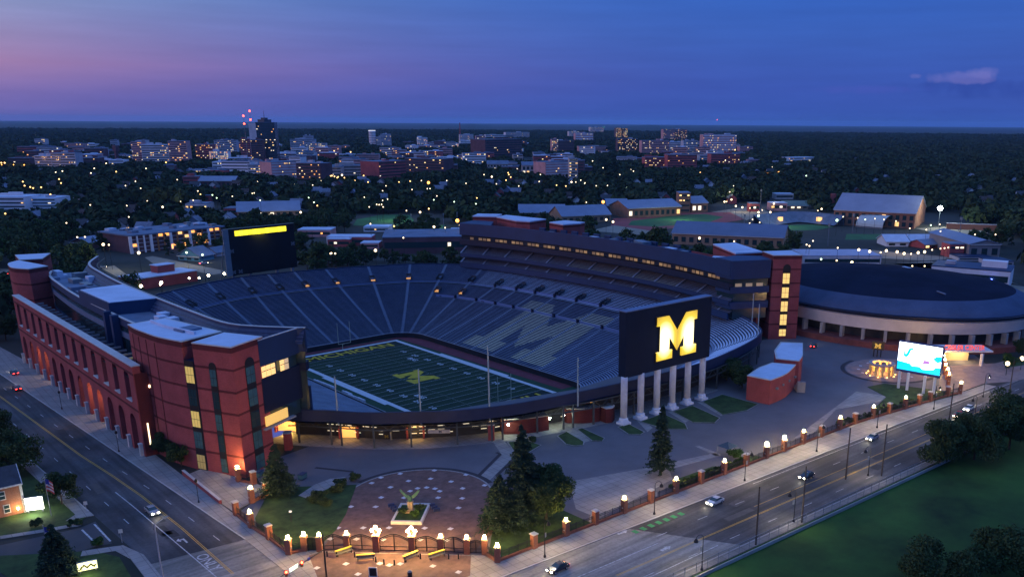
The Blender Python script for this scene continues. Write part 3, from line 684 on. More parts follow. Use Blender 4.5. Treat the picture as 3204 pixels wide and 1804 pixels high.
# walking the curve southward the outside (east) is to the left: normals2 gives left = +
strip_part('upper_panel', CE, [(0,24.6),(0,30.2),(.5,30.2),(.9,27.0),(.5,24.4)], 1, navy, es, True)
strip_part('balcony_front', CE, [(-.25,19.9),(-.25,22.1),(.1,22.1),(1.6,21.7),(1.6,19.6),(0,19.6)], 1, navy_dark, es, True)
strip_part('deck_front', CE, [(-.2,13.9),(-.2,15.5),(.1,15.5),(.4,14.6),(.4,13.6)], 1, navy, es, True)
strip_part('deck_front', CE, [(-.6,8.6),(-.6,11.0),(-.2,11.0),(.2,10.0),(.2,8.4)], 1, navy, es, True)
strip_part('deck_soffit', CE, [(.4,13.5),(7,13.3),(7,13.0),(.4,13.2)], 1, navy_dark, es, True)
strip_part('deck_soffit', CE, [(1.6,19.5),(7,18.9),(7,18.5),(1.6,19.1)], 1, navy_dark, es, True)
def deck(curve, side, z0, rise, rows, run, name, parent, yellow_lit_rng=None):
    k = int(len(curve)//13)
    for q in range(0, len(curve)-1, 4):
        c = curve[q:q+5]
        if len(c) < 2: continue
        prof = []
        for r_ in range(rows):
            d0 = .3+run*r_/rows; d1 = .3+run*(r_+1)/rows; za = z0+rise*r_/rows
            prof += [(d0, za), (d0+.45*(d1-d0), za), (d0+.45*(d1-d0), za+.4), (d1, za+.4)]
        m_ = MB(); sweep(m_, c, prof, side); o = m_.build('seating_section', [deck_con, seat_maize_and_lit if yellow_lit_rng and yellow_lit_rng[0] <= q < yellow_lit_rng[1] else deck_seat], parent)
        npf = len(prof)-1
        o.data.polygons.foreach_set('material_index', [1 if (i % npf) % 4 in (2,) else 0 for i in range(len(o.data.polygons))])
        (x, y), (nx, ny) = c[0], normals2(c)[0]; m_ = MB()
        a = Vector((x+side*nx*.3, y+side*ny*.3, z0+.3)); b = Vector((x+side*nx*(run+.3), y+side*ny*(run+.3), z0+rise+.5)); m_.bar(a, b, .9, .2); m_.build('aisle', mat('deck_aisle', (.22,.25,.33), .8, .1), parent)
deck(CE, 1, 15.2, 2.9, 7, 5.6, 'upper', es, (20, 40)); deck(CE, 1, 10.7, 2.7, 7, 5.6, 'lower', es)  # middle of the upper deck: yellow light put into the seat colour
strip_part('back_wall', CE, [(6.4,8.5),(6.4,24.4)], 1, deck_con, es)
strip_part('suite_glass', CE, [(1.5,22.2),(1.5,24.4)], 1, mat('suite_dark_glass', (.03,.035,.045), .15, 0, spec=.8), es)
cs = resample(CE, 2.6)
for i in range(2, len(cs)-4):
    (x, y), (nx, ny) = cs[i], normals2(cs)[i]; (x2, y2) = cs[i+1]
    if i % 4 == 3: continue
    d_ = Vector((x2-x, y2-y, 0)).normalized(); m_ = MB(); a = Vector((x+nx*1.4, y+ny*1.4, 0))
    m_.quad(a+d_*.25+Vector((0,0,22.35)), a+d_*2.3+Vector((0,0,22.35)), a+d_*2.3+Vector((0,0,23.5)), a+d_*.25+Vector((0,0,23.5)))
    m_.build('suite_window', glow(('suite_lit_a','suite_lit_b','suite_lit_c')[i*7 % 3], (1,.60,.24), (.20,.10,.05)[i*7 % 3]), es)
strip_part('roof', CE, [(.9,27.2),(13.5,27.2),(13.5,26.4),(.9,26.4)], 1, grey_roof, es, True)
strip_part('outer_wall', CE, [(13.5,0),(13.5,28.0),(14.1,28.0),(14.1,0)], 1, brick, es, True)
# stand end closing wall and dark end block by the tower
def end_box(parent, pts, z0, z1, nm, mt): m_ = MB(); m_.prism(pts, z0, z1); return m_.build(nm, mt, parent)
end_box(es, [(84,-83.6),(98,-91.0),(104,-84),(97.5,-75.5),(86.6,-74)], 23.6, 30.4, 'end_block', navy)
end_box(es, [(86.2,-83.2),(97.6,-90.2),(103,-84),(97,-75.5),(88,-74)], 8.5, 23.6, 'end_glazing', glass_dark)
end_box(es, [(84.2,-83.5),(97.8,-90.8),(103.8,-84),(97.3,-75.3),(86.7,-74.2)], 18.2, 20.6, 'end_block', navy)
end_box(es, [(84.2,-83.5),(97.8,-90.8),(103.8,-84),(97.3,-75.3),(86.7,-74.2)], 12.4, 15.0, 'end_block', navy)
for k in range(3):
    m_ = MB(); a = Vector((86.6+k*3.6, -83.6-k*2.15, 21.2)); m_.bar(a, a+Vector((2.2,-1.3,0)), .1, 1.2); m_.build('suite_window', glow('suite_dim', (1,.7,.4), .16), es)
end_box(es, [(82.7,85.2),(97,92),(100,80),(88,66.5)], 26.2, 30.2, 'end_block', navy)
# brick penthouses and stair towers on the roof
def block(parent, pts, z0, z1, nm='penthouse'):
    m_ = MB(); m_.prism(pts, z0, z1-.5); w = m_.build(nm, brick, parent)
    c = np.mean(np.array(pts), 0); q = [tuple(c+(np.array(p)-c)*1.012) for p in pts]
    m_ = MB(); m_.prism(q, z1-1.6, z1-.9); m_.build('soldier_course', brick_dark, w)
    m_ = MB(); m_.prism(q, z1-.5, z1); inn = [tuple(c+(np.array(p)-c)*.95) for p in pts]; m_.prism(inn, z1-.6, z1+.01); m_.build('roof', white_roof, w)
    return w
block(es, [(97,93.5),(104.5,83.5),(114,91),(106,101)], 20, 32.2); block(es, [(103.6,82),(100.2,62),(103,55),(116,58),(113,86)], 20, 32.2)
block(es, [(108,46),(106.6,34.5),(116,33),(121,35),(119,47)], 20, 32.2); block(es, [(111.5,-52.5),(97.4,-74.8),(108.6,-79.3),(121.5,-56)], 0, 31.2, 'stair_block')
random.seed(3)
for k in range(34):
    i = random.randint(10, len(CE)-8); (x, y), (nx, ny) = CE[i], normals2(CE)[i]; d_ = 2.2+random.random()*9
    if -75 < y < -48 and d_ > 6 or y > 30 and d_ > 6: d_ = 3
    m_ = MB(); a = math.atan2(ny, nx); m_.box(x+nx*d_, y+ny*d_, 27.1, 28.2+random.random()*1.6, 1.6+random.random()*2.4, 1.5+random.random()*4, a); m_.build('roof_unit', random.choice([grey_roof, steel, white_roof, navy]), es)
for i in range(12, len(CE)-14, 2):
    (x, y), (nx, ny) = CE[i], normals2(CE)[i]; m_ = MB(); m_.box(x+nx*12.6, y+ny*12.6, 27.2, 29.6, 1.1, 3.6, math.atan2(ny, nx)); m_.build('roof_screen', navy, es)
m_ = MB(); m_.ball((103.5, -70.5, 30.2), .28); m_.build('aviation_light', red_lamp, es)
m_ = MB(); m_.box(96, -70, 27.2, 29.3, 3.2, 8, .5); m_.build('roof_unit', white_roof, es)

# --- west stand
CW = resample(catmull([(-80.6,-80.5),(-88.5,-71),(-92.6,-62),(-93.6,-42),(-94,-18),(-94,13),(-92.6,40),(-90.2,62),(-82.5,80)], 8), 3.4)
ws = thing('grandstand', 'navy grandstand over the near touchline seen from behind beside the brick arcade', 'grandstand', (-94, 0, 0))
strip_part('upper_panel', CW, [(0,24.6),(0,30.2),(.5,30.2),(1.2,26.5),(.5,24.4)], 1, navy, ws, True)
strip_part('louvre_screen', CW, [(.75,29.6),(2.8,26.75)], 1, louvre, ws)
for z_ in (29.0, 28.2, 27.4):
    strip_part('louvre_rail', CW, [(.75+(29.6-z_)*.72,z_),(.75+(29.6-z_)*.72+.15,z_),(.75+(29.6-z_)*.72+.15,z_+.12),(.75+(29.6-z_)*.72,z_+.12)], 1, mat('pale_blue_metal', (.10,.13,.22), .5, .1), ws, True)
strip_part('panel_coping', CW, [(-.12,30.2),(-.12,30.36),(.62,30.36),(.62,30.2)], 1, coping, ws, True)
strip_part('light_rail', CW, [(-2.2,29.3),(-2.2,29.5),(-1.9,29.5),(-1.9,29.3)], 1, black, ws, True)
for i in range(2, len(CW), 3):
    (x, y), (nx, ny) = CW[i], normals2(CW)[i]; m_ = MB(); m_.bar((x,y,29.2), (x-nx*2.2, y-ny*2.2, 29.4), .12); m_.build('bracket', black, ws)
strip_part('balcony_front', CW, [(-.25,19.9),(-.25,22.1),(.1,22.1),(1.6,21.7),(1.6,19.6)], 1, navy_dark, ws, True)
strip_part('deck_front', CW, [(-.2,8.6),(-.2,15.5),(.4,15.5),(.4,8.4)], 1, navy, ws, True)
strip_part('suite_glass', CW, [(1.5,9),(1.5,24.6)], 1, glass_dark, ws)
strip_part('roof', CW[5:-4], [(.8,26.7),(12.2,26.7),(12.2,25.9),(.8,25.9)], 1, grey_roof, ws, True)
strip_part('roof_parapet', CW[6:-4], [(12.2,25.5),(12.2,27.6),(12.7,27.6),(12.7,25.5)], 1, navy, ws, True)
strip_part('parapet_coping', CW[6:-4], [(12.1,27.6),(12.1,27.75),(12.85,27.75),(12.85,27.6)], 1, coping, ws, True)
strip_part('outer_glazing', CW[4:-4], [(12.3,0),(12.3,25.6)], 1, glass_dark, ws)
strip_part('glazing_band', CW[6:-4], [(12.35,22.2),(12.35,23.8),(12.6,23.8),(12.6,22.2)], 1, mat('pale_band', (.12,.16,.24), .5, .1), ws, True)
strip_part('glazing_band', CW[6:-4], [(12.35,16.4),(12.35,17.6),(12.6,17.6),(12.6,16.4)], 1, navy, ws, True)
m_ = MB(); m_.prism([(-94.1,12),(-94.2,-18.2),(-106.6,-16.2),(-107.2,10.5)], 25.8, 30.15); blk = m_.build('plant_room', navy, ws)
m_ = MB(); m_.prism([(-94.7,11.6),(-94.7,-17.8),(-106.2,-15.9),(-106.7,10.2)], 30.1, 30.32); m_.build('roof', white_roof, blk)
for y in (-17, -23.5): m_ = MB(); m_.box(-107.6, y, 0, 28.2, 1.8, 1.8); m_.build('buttress', navy, ws)
for q in range(15):
    y = 18+random.random()*46; x = -95-random.random()*9.5; m_ = MB(); m_.box(x, y, 26.6, 27.5+random.random()*1.6, 1.5+random.random()*3, 2+random.random()*4, .05); m_.build('roof_unit', random.choice([grey_roof, steel, white_roof]), ws)
for x, y in ((-97,-30),(-99,-34),(-97.5,-38)): m_ = MB(); m_.box(x, y, 26.6, 28.4, 2.5, 3, .1); m_.build('roof_unit', white_roof, ws)
# end block of the west stand next to the tower
end_box(ws, [(-82.8,-80.2),(-96,-86.6),(-99,-78),(-90,-68),(-84,-72)], 24.2, 26.4, 'end_block', navy)
m_ = MB()
for a, b in (((-82.8,-80.2),(-95.2,-86.2)), ((-82.8,-80.2),(-80.8,-80.6))): wall_with(m_, a, b, 24.2, 30.3, .4)
m_.build('end_block', navy, ws)
m_ = MB(); wall_with(m_, (-82.8,-80.2), (-95.2,-86.2), 30.3, 30.45, .55); m_.build('panel_coping', coping, ws)
end_box(ws, [(-83.6,-80.2),(-95,-85.8),(-98,-78),(-91,-69),(-85,-72.5)], 9.2, 24.2, 'end_glazing', glass_dark)
end_box(ws, [(-82.8,-80.3),(-95.2,-86.4),(-98,-78),(-90.5,-68.5),(-84.2,-72.3)], 12.8, 21.2, 'end_block', navy_dark)
for k in range(6):
    t0 = .30+k*.115; a = Vector((-82.8,-80.4,22.7)).lerp(Vector((-95.2,-86.4,22.7)), t0); b = Vector((-82.8,-80.4,22.7)).lerp(Vector((-95.2,-86.4,22.7)), t0+.10)
    if k == 2: continue
    m_ = MB(); m_.bar(a, b, .12, 2.6); w = m_.build('window', win_warm if k != 0 else glow('dim_warm', (1,.7,.4), .5), ws)
    m_ = MB(); m_.bar(a+Vector((.05,-.1,.2)), b+Vector((.05,-.1,.2)), .1, .12); m_.build('transom', black, w)
m_ = MB(); m_.bar((-88.5,-83.4,11.0), (-95.5,-86.9,11.0), .3, 2.4); m_.build('terrace_light', glow('terrace_glow', (1,.6,.16), .8), ws)
m_ = MB(); m_.prism([(-86,-82.6),(-96,-87.6),(-97,-84.5),(-87,-79.5)], 9.0, 9.4); m_.build('terrace_floor', concrete, ws)
m_ = MB(); m_.box(-107.9, -40, 17.5, 21.5, .3, 4.5, .0); m_.build('window', win_yellow, ws)

# --- brick stair towers
def windowed(parent, org, ax, w, z0, z1, lit, mull=3, arch=False, frame=None):
    """one tall glazed bay: a frame with separate panes, org on the wall face at ground level"""
    ax = Vector(ax).normalized(); o = Vector(org); n = ax.cross(Vector((0,0,1)))
    m_ = MB(); pl = arch_poly(w, z1-z0) if arch else [(-w/2,0),(w/2,0),(w/2,z1-z0),(-w/2,z1-z0)]
    put_poly(m_, pl, o+Vector((0,0,z0)), ax, (0,0,1), 1, 1, .06); fr = m_.build('window', frame or black, parent)
    st = []; z = z0+.25
    top = z1-.3-(w/2 if arch else 0)
    edges = [q for q in (0.2, 4.3, 5.9, 9.4, 10.9, 14.4, 15.8, 19.6, 21.0, 24.6, 26.8)]
    lv = [(max(z0+.1, a), min(top, b)) for a, b in ((.4,3.9),(5.6,9.6),(10.8,14.6),(16.0,19.9),(21.4,25.2))]; hv = []
    for a, b in lv: hv += [(a, (a+b)/2-.06), ((a+b)/2+.06, b)]
    for q, (a, b) in enumerate(hv):
        if b-a < .6: continue
        for j in range(mull):
            x0 = -w/2+.12+(w-.24)*j/mull; x1 = -w/2+.12+(w-.24)*(j+1)/mull-.1
            m_ = MB(); put_poly(m_, [(x0,a),(x1,a),(x1,b),(x0,b)], o, ax, (0,0,1), 1, 1, .10); mt = lit[q//2]
            m_.build('pane', mt, fr)
    return fr
def tower(name, label, pts, top, wins, bands=(25.3, 20.1, 14.9, 9.8, 4.7), cap=True):
    c = np.mean(np.array(pts), 0); t = thing(name, label, 'tower', (c[0], c[1], 0))
    m_ = MB(); m_.prism(pts, 0, top-1.5); m_.build('wall', brick, t)
    gq = lambda f: [tuple(c+(np.array(p)-c)*f) for p in pts]
    m_ = MB(); m_.prism(gq(1.006), top-1.5, top-.25); m_.build('cornice', brick_dark, t)
    for z_ in bands: m_ = MB(); m_.prism(gq(1.004), z_, z_+.55); m_.build('brick_band', brick_dark, t)
    m_ = MB(); m_.prism(gq(1.012), top-.25, top); rf = m_.build('coping', coping, t)
    m_ = MB(); m_.prism(gq(.95), top-.3, top+.012); m_.build('roof', white_roof, t)
    for w in wins: windowed(t, *w)
    return t
DK = glass_green; LY = glow('stair_light_yellow', (1,.66,.2), .95); LD = glow('stair_light_dim', (.8,.6,.2), .16); LM = glow('stair_light_mid', (.95,.68,.18), .42)
lt = [(-107.7,-80.6),(-103,-90.6),(-93.6,-85.4),(-98.4,-75.6)]
def on(a, b, f, out): # a point on a wall line pushed outward
    a, b = Vector((*a,0)), Vector((*b,0)); d_ = (b-a).normalized(); n = Vector((d_.y,-d_.x,0)); p = a.lerp(b, f)+n*out; return tuple(p), tuple(d_)
o1, d1 = on(lt[0], lt[1], .47, .06); o2, d2 = on(lt[1], lt[2], .50, .06)
tower('stair_tower', 'tall near brick stair tower with arched glazing at the front corner of the stadium', lt, 31.0,
      [(o1, d1, 2.0, .5, 26.9, [DK, glass_dark, DK, glass_dark, DK], 2, True), (o2, d2, 3.2, .5, 27.4, [DK, DK, glass_dark, DK, DK], 2, True)])
rt = [(104.3,-82.3),(98.8,-91.2),(107.3,-98.0),(115,-88)]
o3, d3 = on(rt[1], rt[2], .5, .06)
tower('stair_tower', 'far brick stair tower with bright yellow stacked windows beside the round arena', rt, 32.0,
      [(o3, d3, 2.9, 1.2, 28.6, [LY, LY, LY, LY, LY], 2, True)], (26.4, 21.2, 16.0, 10.8, 5.6))
drum = catmull([(-112.2,-51.5),(-112.4,-57),(-112.0,-63),(-111.2,-70),(-109.0,-77.8)], 6)
dpts = drum+[(-98.5,-74.2),(-103.0,-50.2)]
dt = tower('curved_brick_block', 'curved red brick block with banded walls beside the arcade', dpts, 31.0, [])
for k, i in enumerate((4, 8, 12, 16)):
    (x, y), (x2, y2) = drum[i], drum[i+1]; d_ = Vector((x2-x, y2-y, 0)).normalized(); n = Vector((d_.y, -d_.x, 0))
    m_ = MB(); m_.bar(Vector((x,y,4))+n*.03, Vector((x,y,29.2))+n*.03, .28, .12); m_.build('control_joint', brick_dark, dt)
m_ = MB(); m_.prism([(-109.0,-77.8),(-107.8,-80.6),(-104.5,-79.6),(-105.5,-76.5)], 0, 26.6); gp = m_.build('link_bay', navy_dark, dt)
o4, d4 = on((-109.0,-77.8), (-107.8,-80.6), .5, .05)
windowed(dt, o4, d4, 2.75, .3, 26.6, [LD, DK, LM, glass_dark, LM], 3, False)
m_ = MB(); m_.prism([(-106.5,-66),(-105.8,-70),(-101,-69),(-101.8,-65)], 30.9, 31.5); m_.build('roof_hatch', grey_roof, dt)
m_ = MB(); q = resample([(-107.5,-53),(-107,-62),(-104.5,-73.5)], 2); sweep(m_, q, [(0,31.0),(0,31.7),(.5,31.7),(.5,31.0)], 1, 0, True); m_.build('roof_upstand', white_roof, dt)
# tower group at the far end of the arcade
nd = catmull([(-109.5,58.5),(-112.6,64),(-112.8,70),(-111.5,77),(-107.5,82)], 5)
tower('curved_brick_block', 'curved brick tower with pale roof at the far left end of the arcade', nd+[(-104.6,68.5),(-103.2,61.4)], 31.0, [])
tower('stair_tower', 'brick stair tower tucked behind the curved tower at the far left', [(-107,83),(-105.4,97.5),(-94.8,94.2),(-100.4,81.0)], 31.0, [])

# --- arcade wall along the avenue
AX0, AY0, AY1, ATOP, ATH = -115.4, -61.2, 58.6, 23.0, 1.7
ar = thing('brick_arcade', 'long red brick screen wall with two tiers of arches along the avenue', 'arcade', (AX0, 0, 0))
NB = 13; BW = (AY1-AY0-2)/NB
def arch_bay(m_, yc, z0, z1, w, zs, hw, x0, x1, o0=None):
    """wall bay of half width hw with an arched opening w wide from o0 to spring height zs"""
    o0 = z0 if o0 is None else o0; r = w/2; n = 10
    arc = [(yc-r*math.cos(math.pi*i/n), zs+r*math.sin(math.pi*i/n)) for i in range(n+1)]
    for x, fl in ((x0, 1), (x1, 0)):
        def q(*p): m_.add([(x, y, z) for y, z in p], [tuple(range(len(p))) if fl else tuple(range(len(p)))[::-1]])
        q((yc-hw,z0),(yc-r,z0),(yc-r,zs),(yc-hw,zs)); q((yc+r,z0),(yc+hw,z0),(yc+hw,zs),(yc+r,zs))
        q((yc-hw,zs),(yc-r,zs),*[(y,z) for y, z in arc[1:n//2+1]],(yc,z1),(yc-hw,z1)); q((yc,z1),(yc,zs+r),*[(y,z) for y, z in arc[n//2+1:]],(yc+hw,zs),(yc+hw,z1))
        if o0 > z0: q((yc-r,z0),(yc+r,z0),(yc+r,o0),(yc-r,o0))
    edge = [(yc-r,o0)]+arc+[(yc+r,o0)]
    for (a, b), (c, d_) in zip(edge, edge[1:]): m_.quad((x0,a,b),(x1,a,b),(x1,c,d_),(x0,c,d_))
    if o0 > z0: m_.quad((x0,yc-r,o0),(x0,yc+r,o0),(x1,yc+r,o0),(x1,yc-r,o0))
m_ = MB(); x0, x1 = AX0, AX0+ATH
for k in range(NB):
    yc = AY0+1+BW*(k+.5)
    arch_bay(m_, yc, 0, 11.6, 4.6, 7.6, BW/2, x0, x1); arch_bay(m_, yc, 11.6, ATOP-1, 3.7, 19.2, BW/2, x0, x1, 13.3)
for y in (AY0+.5, AY1-.5): m_.box((x0+x1)/2, y, 0, ATOP-1, ATH, 1.0)
m_.box((x0+x1)/2, (AY0+AY1)/2, ATOP-1, ATOP-.25, ATH, AY1-AY0); m_.build('wall', brick, ar)
m_ = MB(); m_.box((x0+x1)/2, (AY0+AY1)/2, ATOP-.25, ATOP, ATH+.3, AY1-AY0+.3); m_.build('coping', coping, ar)
for z_ in (11.4, 20.6): m_ = MB(); m_.box(x0-.04, (AY0+AY1)/2, z_, z_+.5, .12, AY1-AY0); m_.build('brick_band', brick_dark, ar)
for k in range(NB):
    yc = AY0+1+BW*(k+.5); m_ = MB(); m_.box((x0+x1)/2, yc, 13.3, 13.55, ATH+.5, 3.9); m_.build('sill', coping, ar)
    m_ = MB(); m_.box(x0+.5, yc, 19.0, 19.3, .3, 3.7); m_.build('arch_rail', black, ar)
for k in range(NB+1):
    y = AY0+1+BW*k; m_ = MB(); m_.box(x0-.35, y-.1 if k else y+.2, 0, 3.1, .8, 1.0); m_.box(x0-.35, y-.1 if k else y+.2, 3.1, 3.35, 1.0, 1.2); m_.build('pedestal', coping, ar)
m_ = MB(); m_.box(x1+3, (AY0+AY1)/2, 11.6, 12.1, 6.2, AY1-AY0-1); m_.build('upper_floor', deck_con, ar)
m_ = MB(); m_.prism([(x1+.2,AY0),(x1+6.3,AY0),(x1+6.3,AY1),(x1+.2,AY1)], 0, .15); m_.build('walk_floor', concrete, ar)
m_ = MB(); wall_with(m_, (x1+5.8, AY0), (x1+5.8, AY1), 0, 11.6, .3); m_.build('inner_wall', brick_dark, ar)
for k in range(25):
    y = AY0+2.5+k*4.75; m_ = MB(); m_.bar((x1-.2, y, 19.6), (x1+6.2, y+.4, 19.6), .35, .5); m_.build('pergola_beam', mat('beam_grey', (.28,.29,.32), .6, .1), ar)
# warm light inside four of the lower arches, and lamps over the pavement
def light(name, kind, loc, energy, color, size=.3, rot=None, angle=None):
    ld = bpy.data.lights.new(name, kind); ld.energy = energy; ld.color = color
    if kind != 'SUN': 
        if kind == 'AREA': ld.size = size
        else: ld.shadow_soft_size = size
    if angle: ld.spot_size = R(angle); ld.spot_blend = .35
    o = bpy.data.objects.new(name, ld); col.objects.link(o); o.location = loc
    if rot is not None: o.rotation_euler = rot
    return o
for k in (0, 3, 4, 9, 10):
    yc = AY0+1+BW*(k+.5); m_ = MB(); m_.box(x1+3, yc, 9.8, 10.1, .6, .6); m_.build('soffit_lamp', glow('soffit_lamp', (1,.55,.18), 30), ar)
    lo = light('arch_lamp', 'POINT', (x1+2.2, yc, 8.5), 1200, (1,.68,.36), .3); lo.parent = ar; lo.location = (x1+2.2-AX0, yc, 8.5)
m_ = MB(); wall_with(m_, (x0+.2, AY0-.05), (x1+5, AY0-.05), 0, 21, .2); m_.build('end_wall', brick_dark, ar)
m_ = MB(); m_.box(x1-.2, AY0-.25, 3, 8.5, .3, .15); m_.build('wall_light', glow('strip_lamp', (1,.8,.5), 2.5), ar)
m_ = MB(); m_.box(x1+1.6, AY0-.3, 17.2, 17.8, .6, .2); m_.build('wall_light', glow('small_lamp', (1,.7,.4), 8), ar)
# ------------------------------------------------------------------ scoreboards
sb = thing('scoreboard', 'tall navy scoreboard with a glowing yellow letter raised on six pale columns', 'scoreboard', (4.5, -122.6, 0))
A, B = Vector((-12.4,-123.6,0)), Vector((22.2,-124.2,0)); ax = (B-A).normalized(); nn = Vector((ax.y,-ax.x,0)); WB = (B-A).length
m_ = MB(); m_.prism([tuple((A)[:2]), tuple((B)[:2]), tuple((B-nn*2.6)[:2]), tuple((A-nn*2.6)[:2])], 13.2, 31.1); m_.build('cabinet', mat('scoreboard_navy', (.006,.013,.032), .7, .12, .2, spec=.12), sb)
m_ = MB(); m_.prism([tuple((A-ax*.15+nn*.1)[:2]), tuple((B+ax*.1+nn*.1)[:2]), tuple((B-nn*2.7)[:2]), tuple((A-nn*2.7-ax*.15)[:2])], 31.1, 31.35); m_.build('top_cap', mat('blue_grey_metal', (.12,.16,.26), .5, .15, .4), sb)
m_ = MB(); lm0 = A+ax*(WB*.335)+nn*.02+Vector((0,0,15.9)); LWm, LHm = WB*.47, 12.2
put_poly(m_, [(.5+(x-.5)*1.05, .5+(y-.5)*1.05) for x, y in BLOCK_M], lm0, ax, (0,0,1), LWm, LHm, .28); m_.build('letter_backing', black, sb)
m_ = MB(); put_poly(m_, BLOCK_M, lm0, ax, (0,0,1), LWm, LHm, .55)
# a lit box letter: its glow colour is set brighter over the two legs
lm = bpy.data.materials.new('lit_letter_face'); lm.use_nodes = True; t = lm.node_tree; b = t.nodes['Principled BSDF']
co = t.nodes.new('ShaderNodeTexCoord'); mpn = t.nodes.new('ShaderNodeMapping'); t.links.new(co.outputs['Object'], mpn.inputs[0])
def lamp_spot(cx, cz, rx, rz):
    mm = t.nodes.new('ShaderNodeMapping'); mm.vector_type = 'TEXTURE'; mm.inputs['Location'].default_value = (cx, 0, cz); mm.inputs['Scale'].default_value = (rx, 1e4, rz)
    t.links.new(co.outputs['Object'], mm.inputs[0]); g = t.nodes.new('ShaderNodeTexGradient'); g.gradient_type = 'SPHERICAL'; t.links.new(mm.outputs[0], g.inputs[0]); return g.outputs['Fac']
cxm = lm0-Vector((4.5,-122.6,0))
g1 = lamp_spot(cxm.x+LWm*.185, cxm.z+LHm*.46, LWm*.34, LHm*.62); g2 = lamp_spot(cxm.x+LWm*.815, cxm.z+LHm*.46, LWm*.34, LHm*.62)
aa = t.nodes.new('ShaderNodeMath'); aa.operation = 'MAXIMUM'; t.links.new(g1, aa.inputs[0]); t.links.new(g2, aa.inputs[1])
cr = t.nodes.new('ShaderNodeValToRGB'); e = cr.color_ramp.elements; e[0].position = 0; e[0].color = (.62,.36,.01,1); e[1].position = .62; e[1].color = (2.2,1.9,1.1,1)
k_ = e.new(.28); k_.color = (1.0,.68,.02,1); t.links.new(aa.outputs[0], cr.inputs[0]); t.links.new(cr.outputs[0], b.inputs['Emission Color']); b.inputs['Emission Strength'].default_value = 1.0; b.inputs['Base Color'].default_value = (.5,.4,.1,1)
m_.build('lit_letter', lm, sb)
for f in (.18, .82):
    lo = light('letter_lamp', 'POINT', (0,0,0), 160, (.75,.8,1), 1.2); lo.parent = sb; q = lm0+ax*(LWm*f*1.0)+nn*1.4+Vector((0,0,LHm*.42))-Vector((4.5,-122.6,0)); lo.location = q; lo.data.energy = 90; lo.data.color = (.6,.72,1)
colm = mat('blue_white_column', (.56,.61,.70), .6, .12, .5)
for k in range(6):
    x = -12.0+k*6.6; y = -122.9; m_ = MB(); m_.lathe((x,y,0), [(.95,1.2),(.92,12.6),(.92,13.4)], 18); c_ = smooth(m_.build('column', colm, sb))
    m_ = MB(); m_.box(x, y, 0, .7, 2.9, 2.9); m_.lathe((x,y,0), [(1.35,.7),(1.4,1.0),(1.2,1.3),(1.28,1.6),(1.0,1.9)], 18); m_.build('column_base', colm, c_)
nb = thing('scoreboard', 'black scoreboard at the far end with a lit yellow strip along its top', 'scoreboard', (-1, 126, 0))
A, B = Vector((-18.3,123.0,0)), Vector((16.6,128.4,0)); ax = (B-A).normalized(); nn = Vector((ax.y,-ax.x,0)); WB = (B-A).length
m_ = MB(); m_.prism([tuple((A)[:2]), tuple((B)[:2]), tuple((B-nn*2.6)[:2]), tuple((A-nn*2.6)[:2])], 10.2, 31.2); m_.build('cabinet', mat('screen_black', (.008,.010,.014), .35, .1, .3), nb)
m_ = MB(); m_.bar(A+Vector((0,0,10.2))-ax*.3, A+Vector((0,0,31.3))-ax*.3, .5, 2.6); m_.build('side_frame', steel, nb)
m_ = MB(); m_.bar(A+Vector((0,0,31.3)), B+Vector((0,0,31.3)), .6, .3); m_.build('top_frame', mat('yellow_grey', (.2,.2,.14), .5, 0), nb)
n_ = 12
for k in range(n_):
    a = A+ax*(WB*(.12+.76*k/n_))+nn*.15; b = A+ax*(WB*(.12+.76*(k+.93)/n_))+nn*.15
    m_ = MB(); m_.bar(a+Vector((0,0,29.1)), b+Vector((0,0,29.1)), .2, 2.3); m_.build('lit_panel', glow('strip_yellow_%d' % (k % 3), (1,.82,.03), (1.5,2.2,1.8)[k % 3]), nb)
for f, z_ in ((.05, 20.5), (.955, 20.8), (.045, 10.9), (.14, 10.9)):
    m_ = MB(); put_poly(m_, BLOCK_M, A+ax*(WB*f-.8)+nn*.05+Vector((0,0,z_)), ax, (0,0,1), 2.0, 1.7, .06); m_.build('letter_mark', mat('grey_mark', (.12,.13,.15), .6, 0), nb)
for f in (.06, .3, .7, .94): m_ = MB(); q = A+ax*(WB*f)-nn*1.3; m_.bar(q, q+Vector((0,0,10.3)), 1.1); m_.build('post', steel, nb)
m_ = MB(); m_.bar(A-nn*2.6+Vector((0,0,26)), A-nn*9+Vector((0,0,6)), .3); m_.build('brace', steel, nb)
lo = light('strip_glow', 'AREA', (0,0,0), 380, (1,.82,.05), 6); lo.parent = nb; lo.location = (A.lerp(B,.5)+nn*1.6+Vector((0,0,28.2))-Vector((-1,126,0))); lo.rotation_euler = (R(28),0,math.atan2(ax.y,ax.x))
# ------------------------------------------------------------------ round arena
ac = (163.0, -104.0); ra, rb = 48.0, 58.0
arn = thing('round_arena', 'round sports arena with dark dome roof and pale concrete ring on pillars', 'arena', (*ac, 0))
def ell(f, z, n=96, a0=0, a1=360): return [(ac[0]+ra*f*math.cos(R(a0+(a1-a0)*i/n)), ac[1]+rb*f*math.sin(R(a0+(a1-a0)*i/n)), z) for i in range(n if a1-a0 == 360 else n+1)]
def rings(name, prof, mt, n=96, fill=False):
    m_ = MB(); vs = []; 
    for f, z in prof: vs += ell(f, z, n)
    fs = [(k*n+i, k*n+(i+1)%n, (k+1)*n+(i+1)%n, (k+1)*n+i) for k in range(len(prof)-1) for i in range(n)]
    if fill: fs.append(tuple((len(prof)-1)*n+i for i in range(n)))
    m_.add(vs, fs); return m_.build(name, mt, arn)
dome_d = mat('dome_dark', (.011,.015,.032), .9, .3, .06, spec=.05); dome_l = mat('dome_light_ring', (.062,.088,.15), .8, .18, .1, spec=.1)
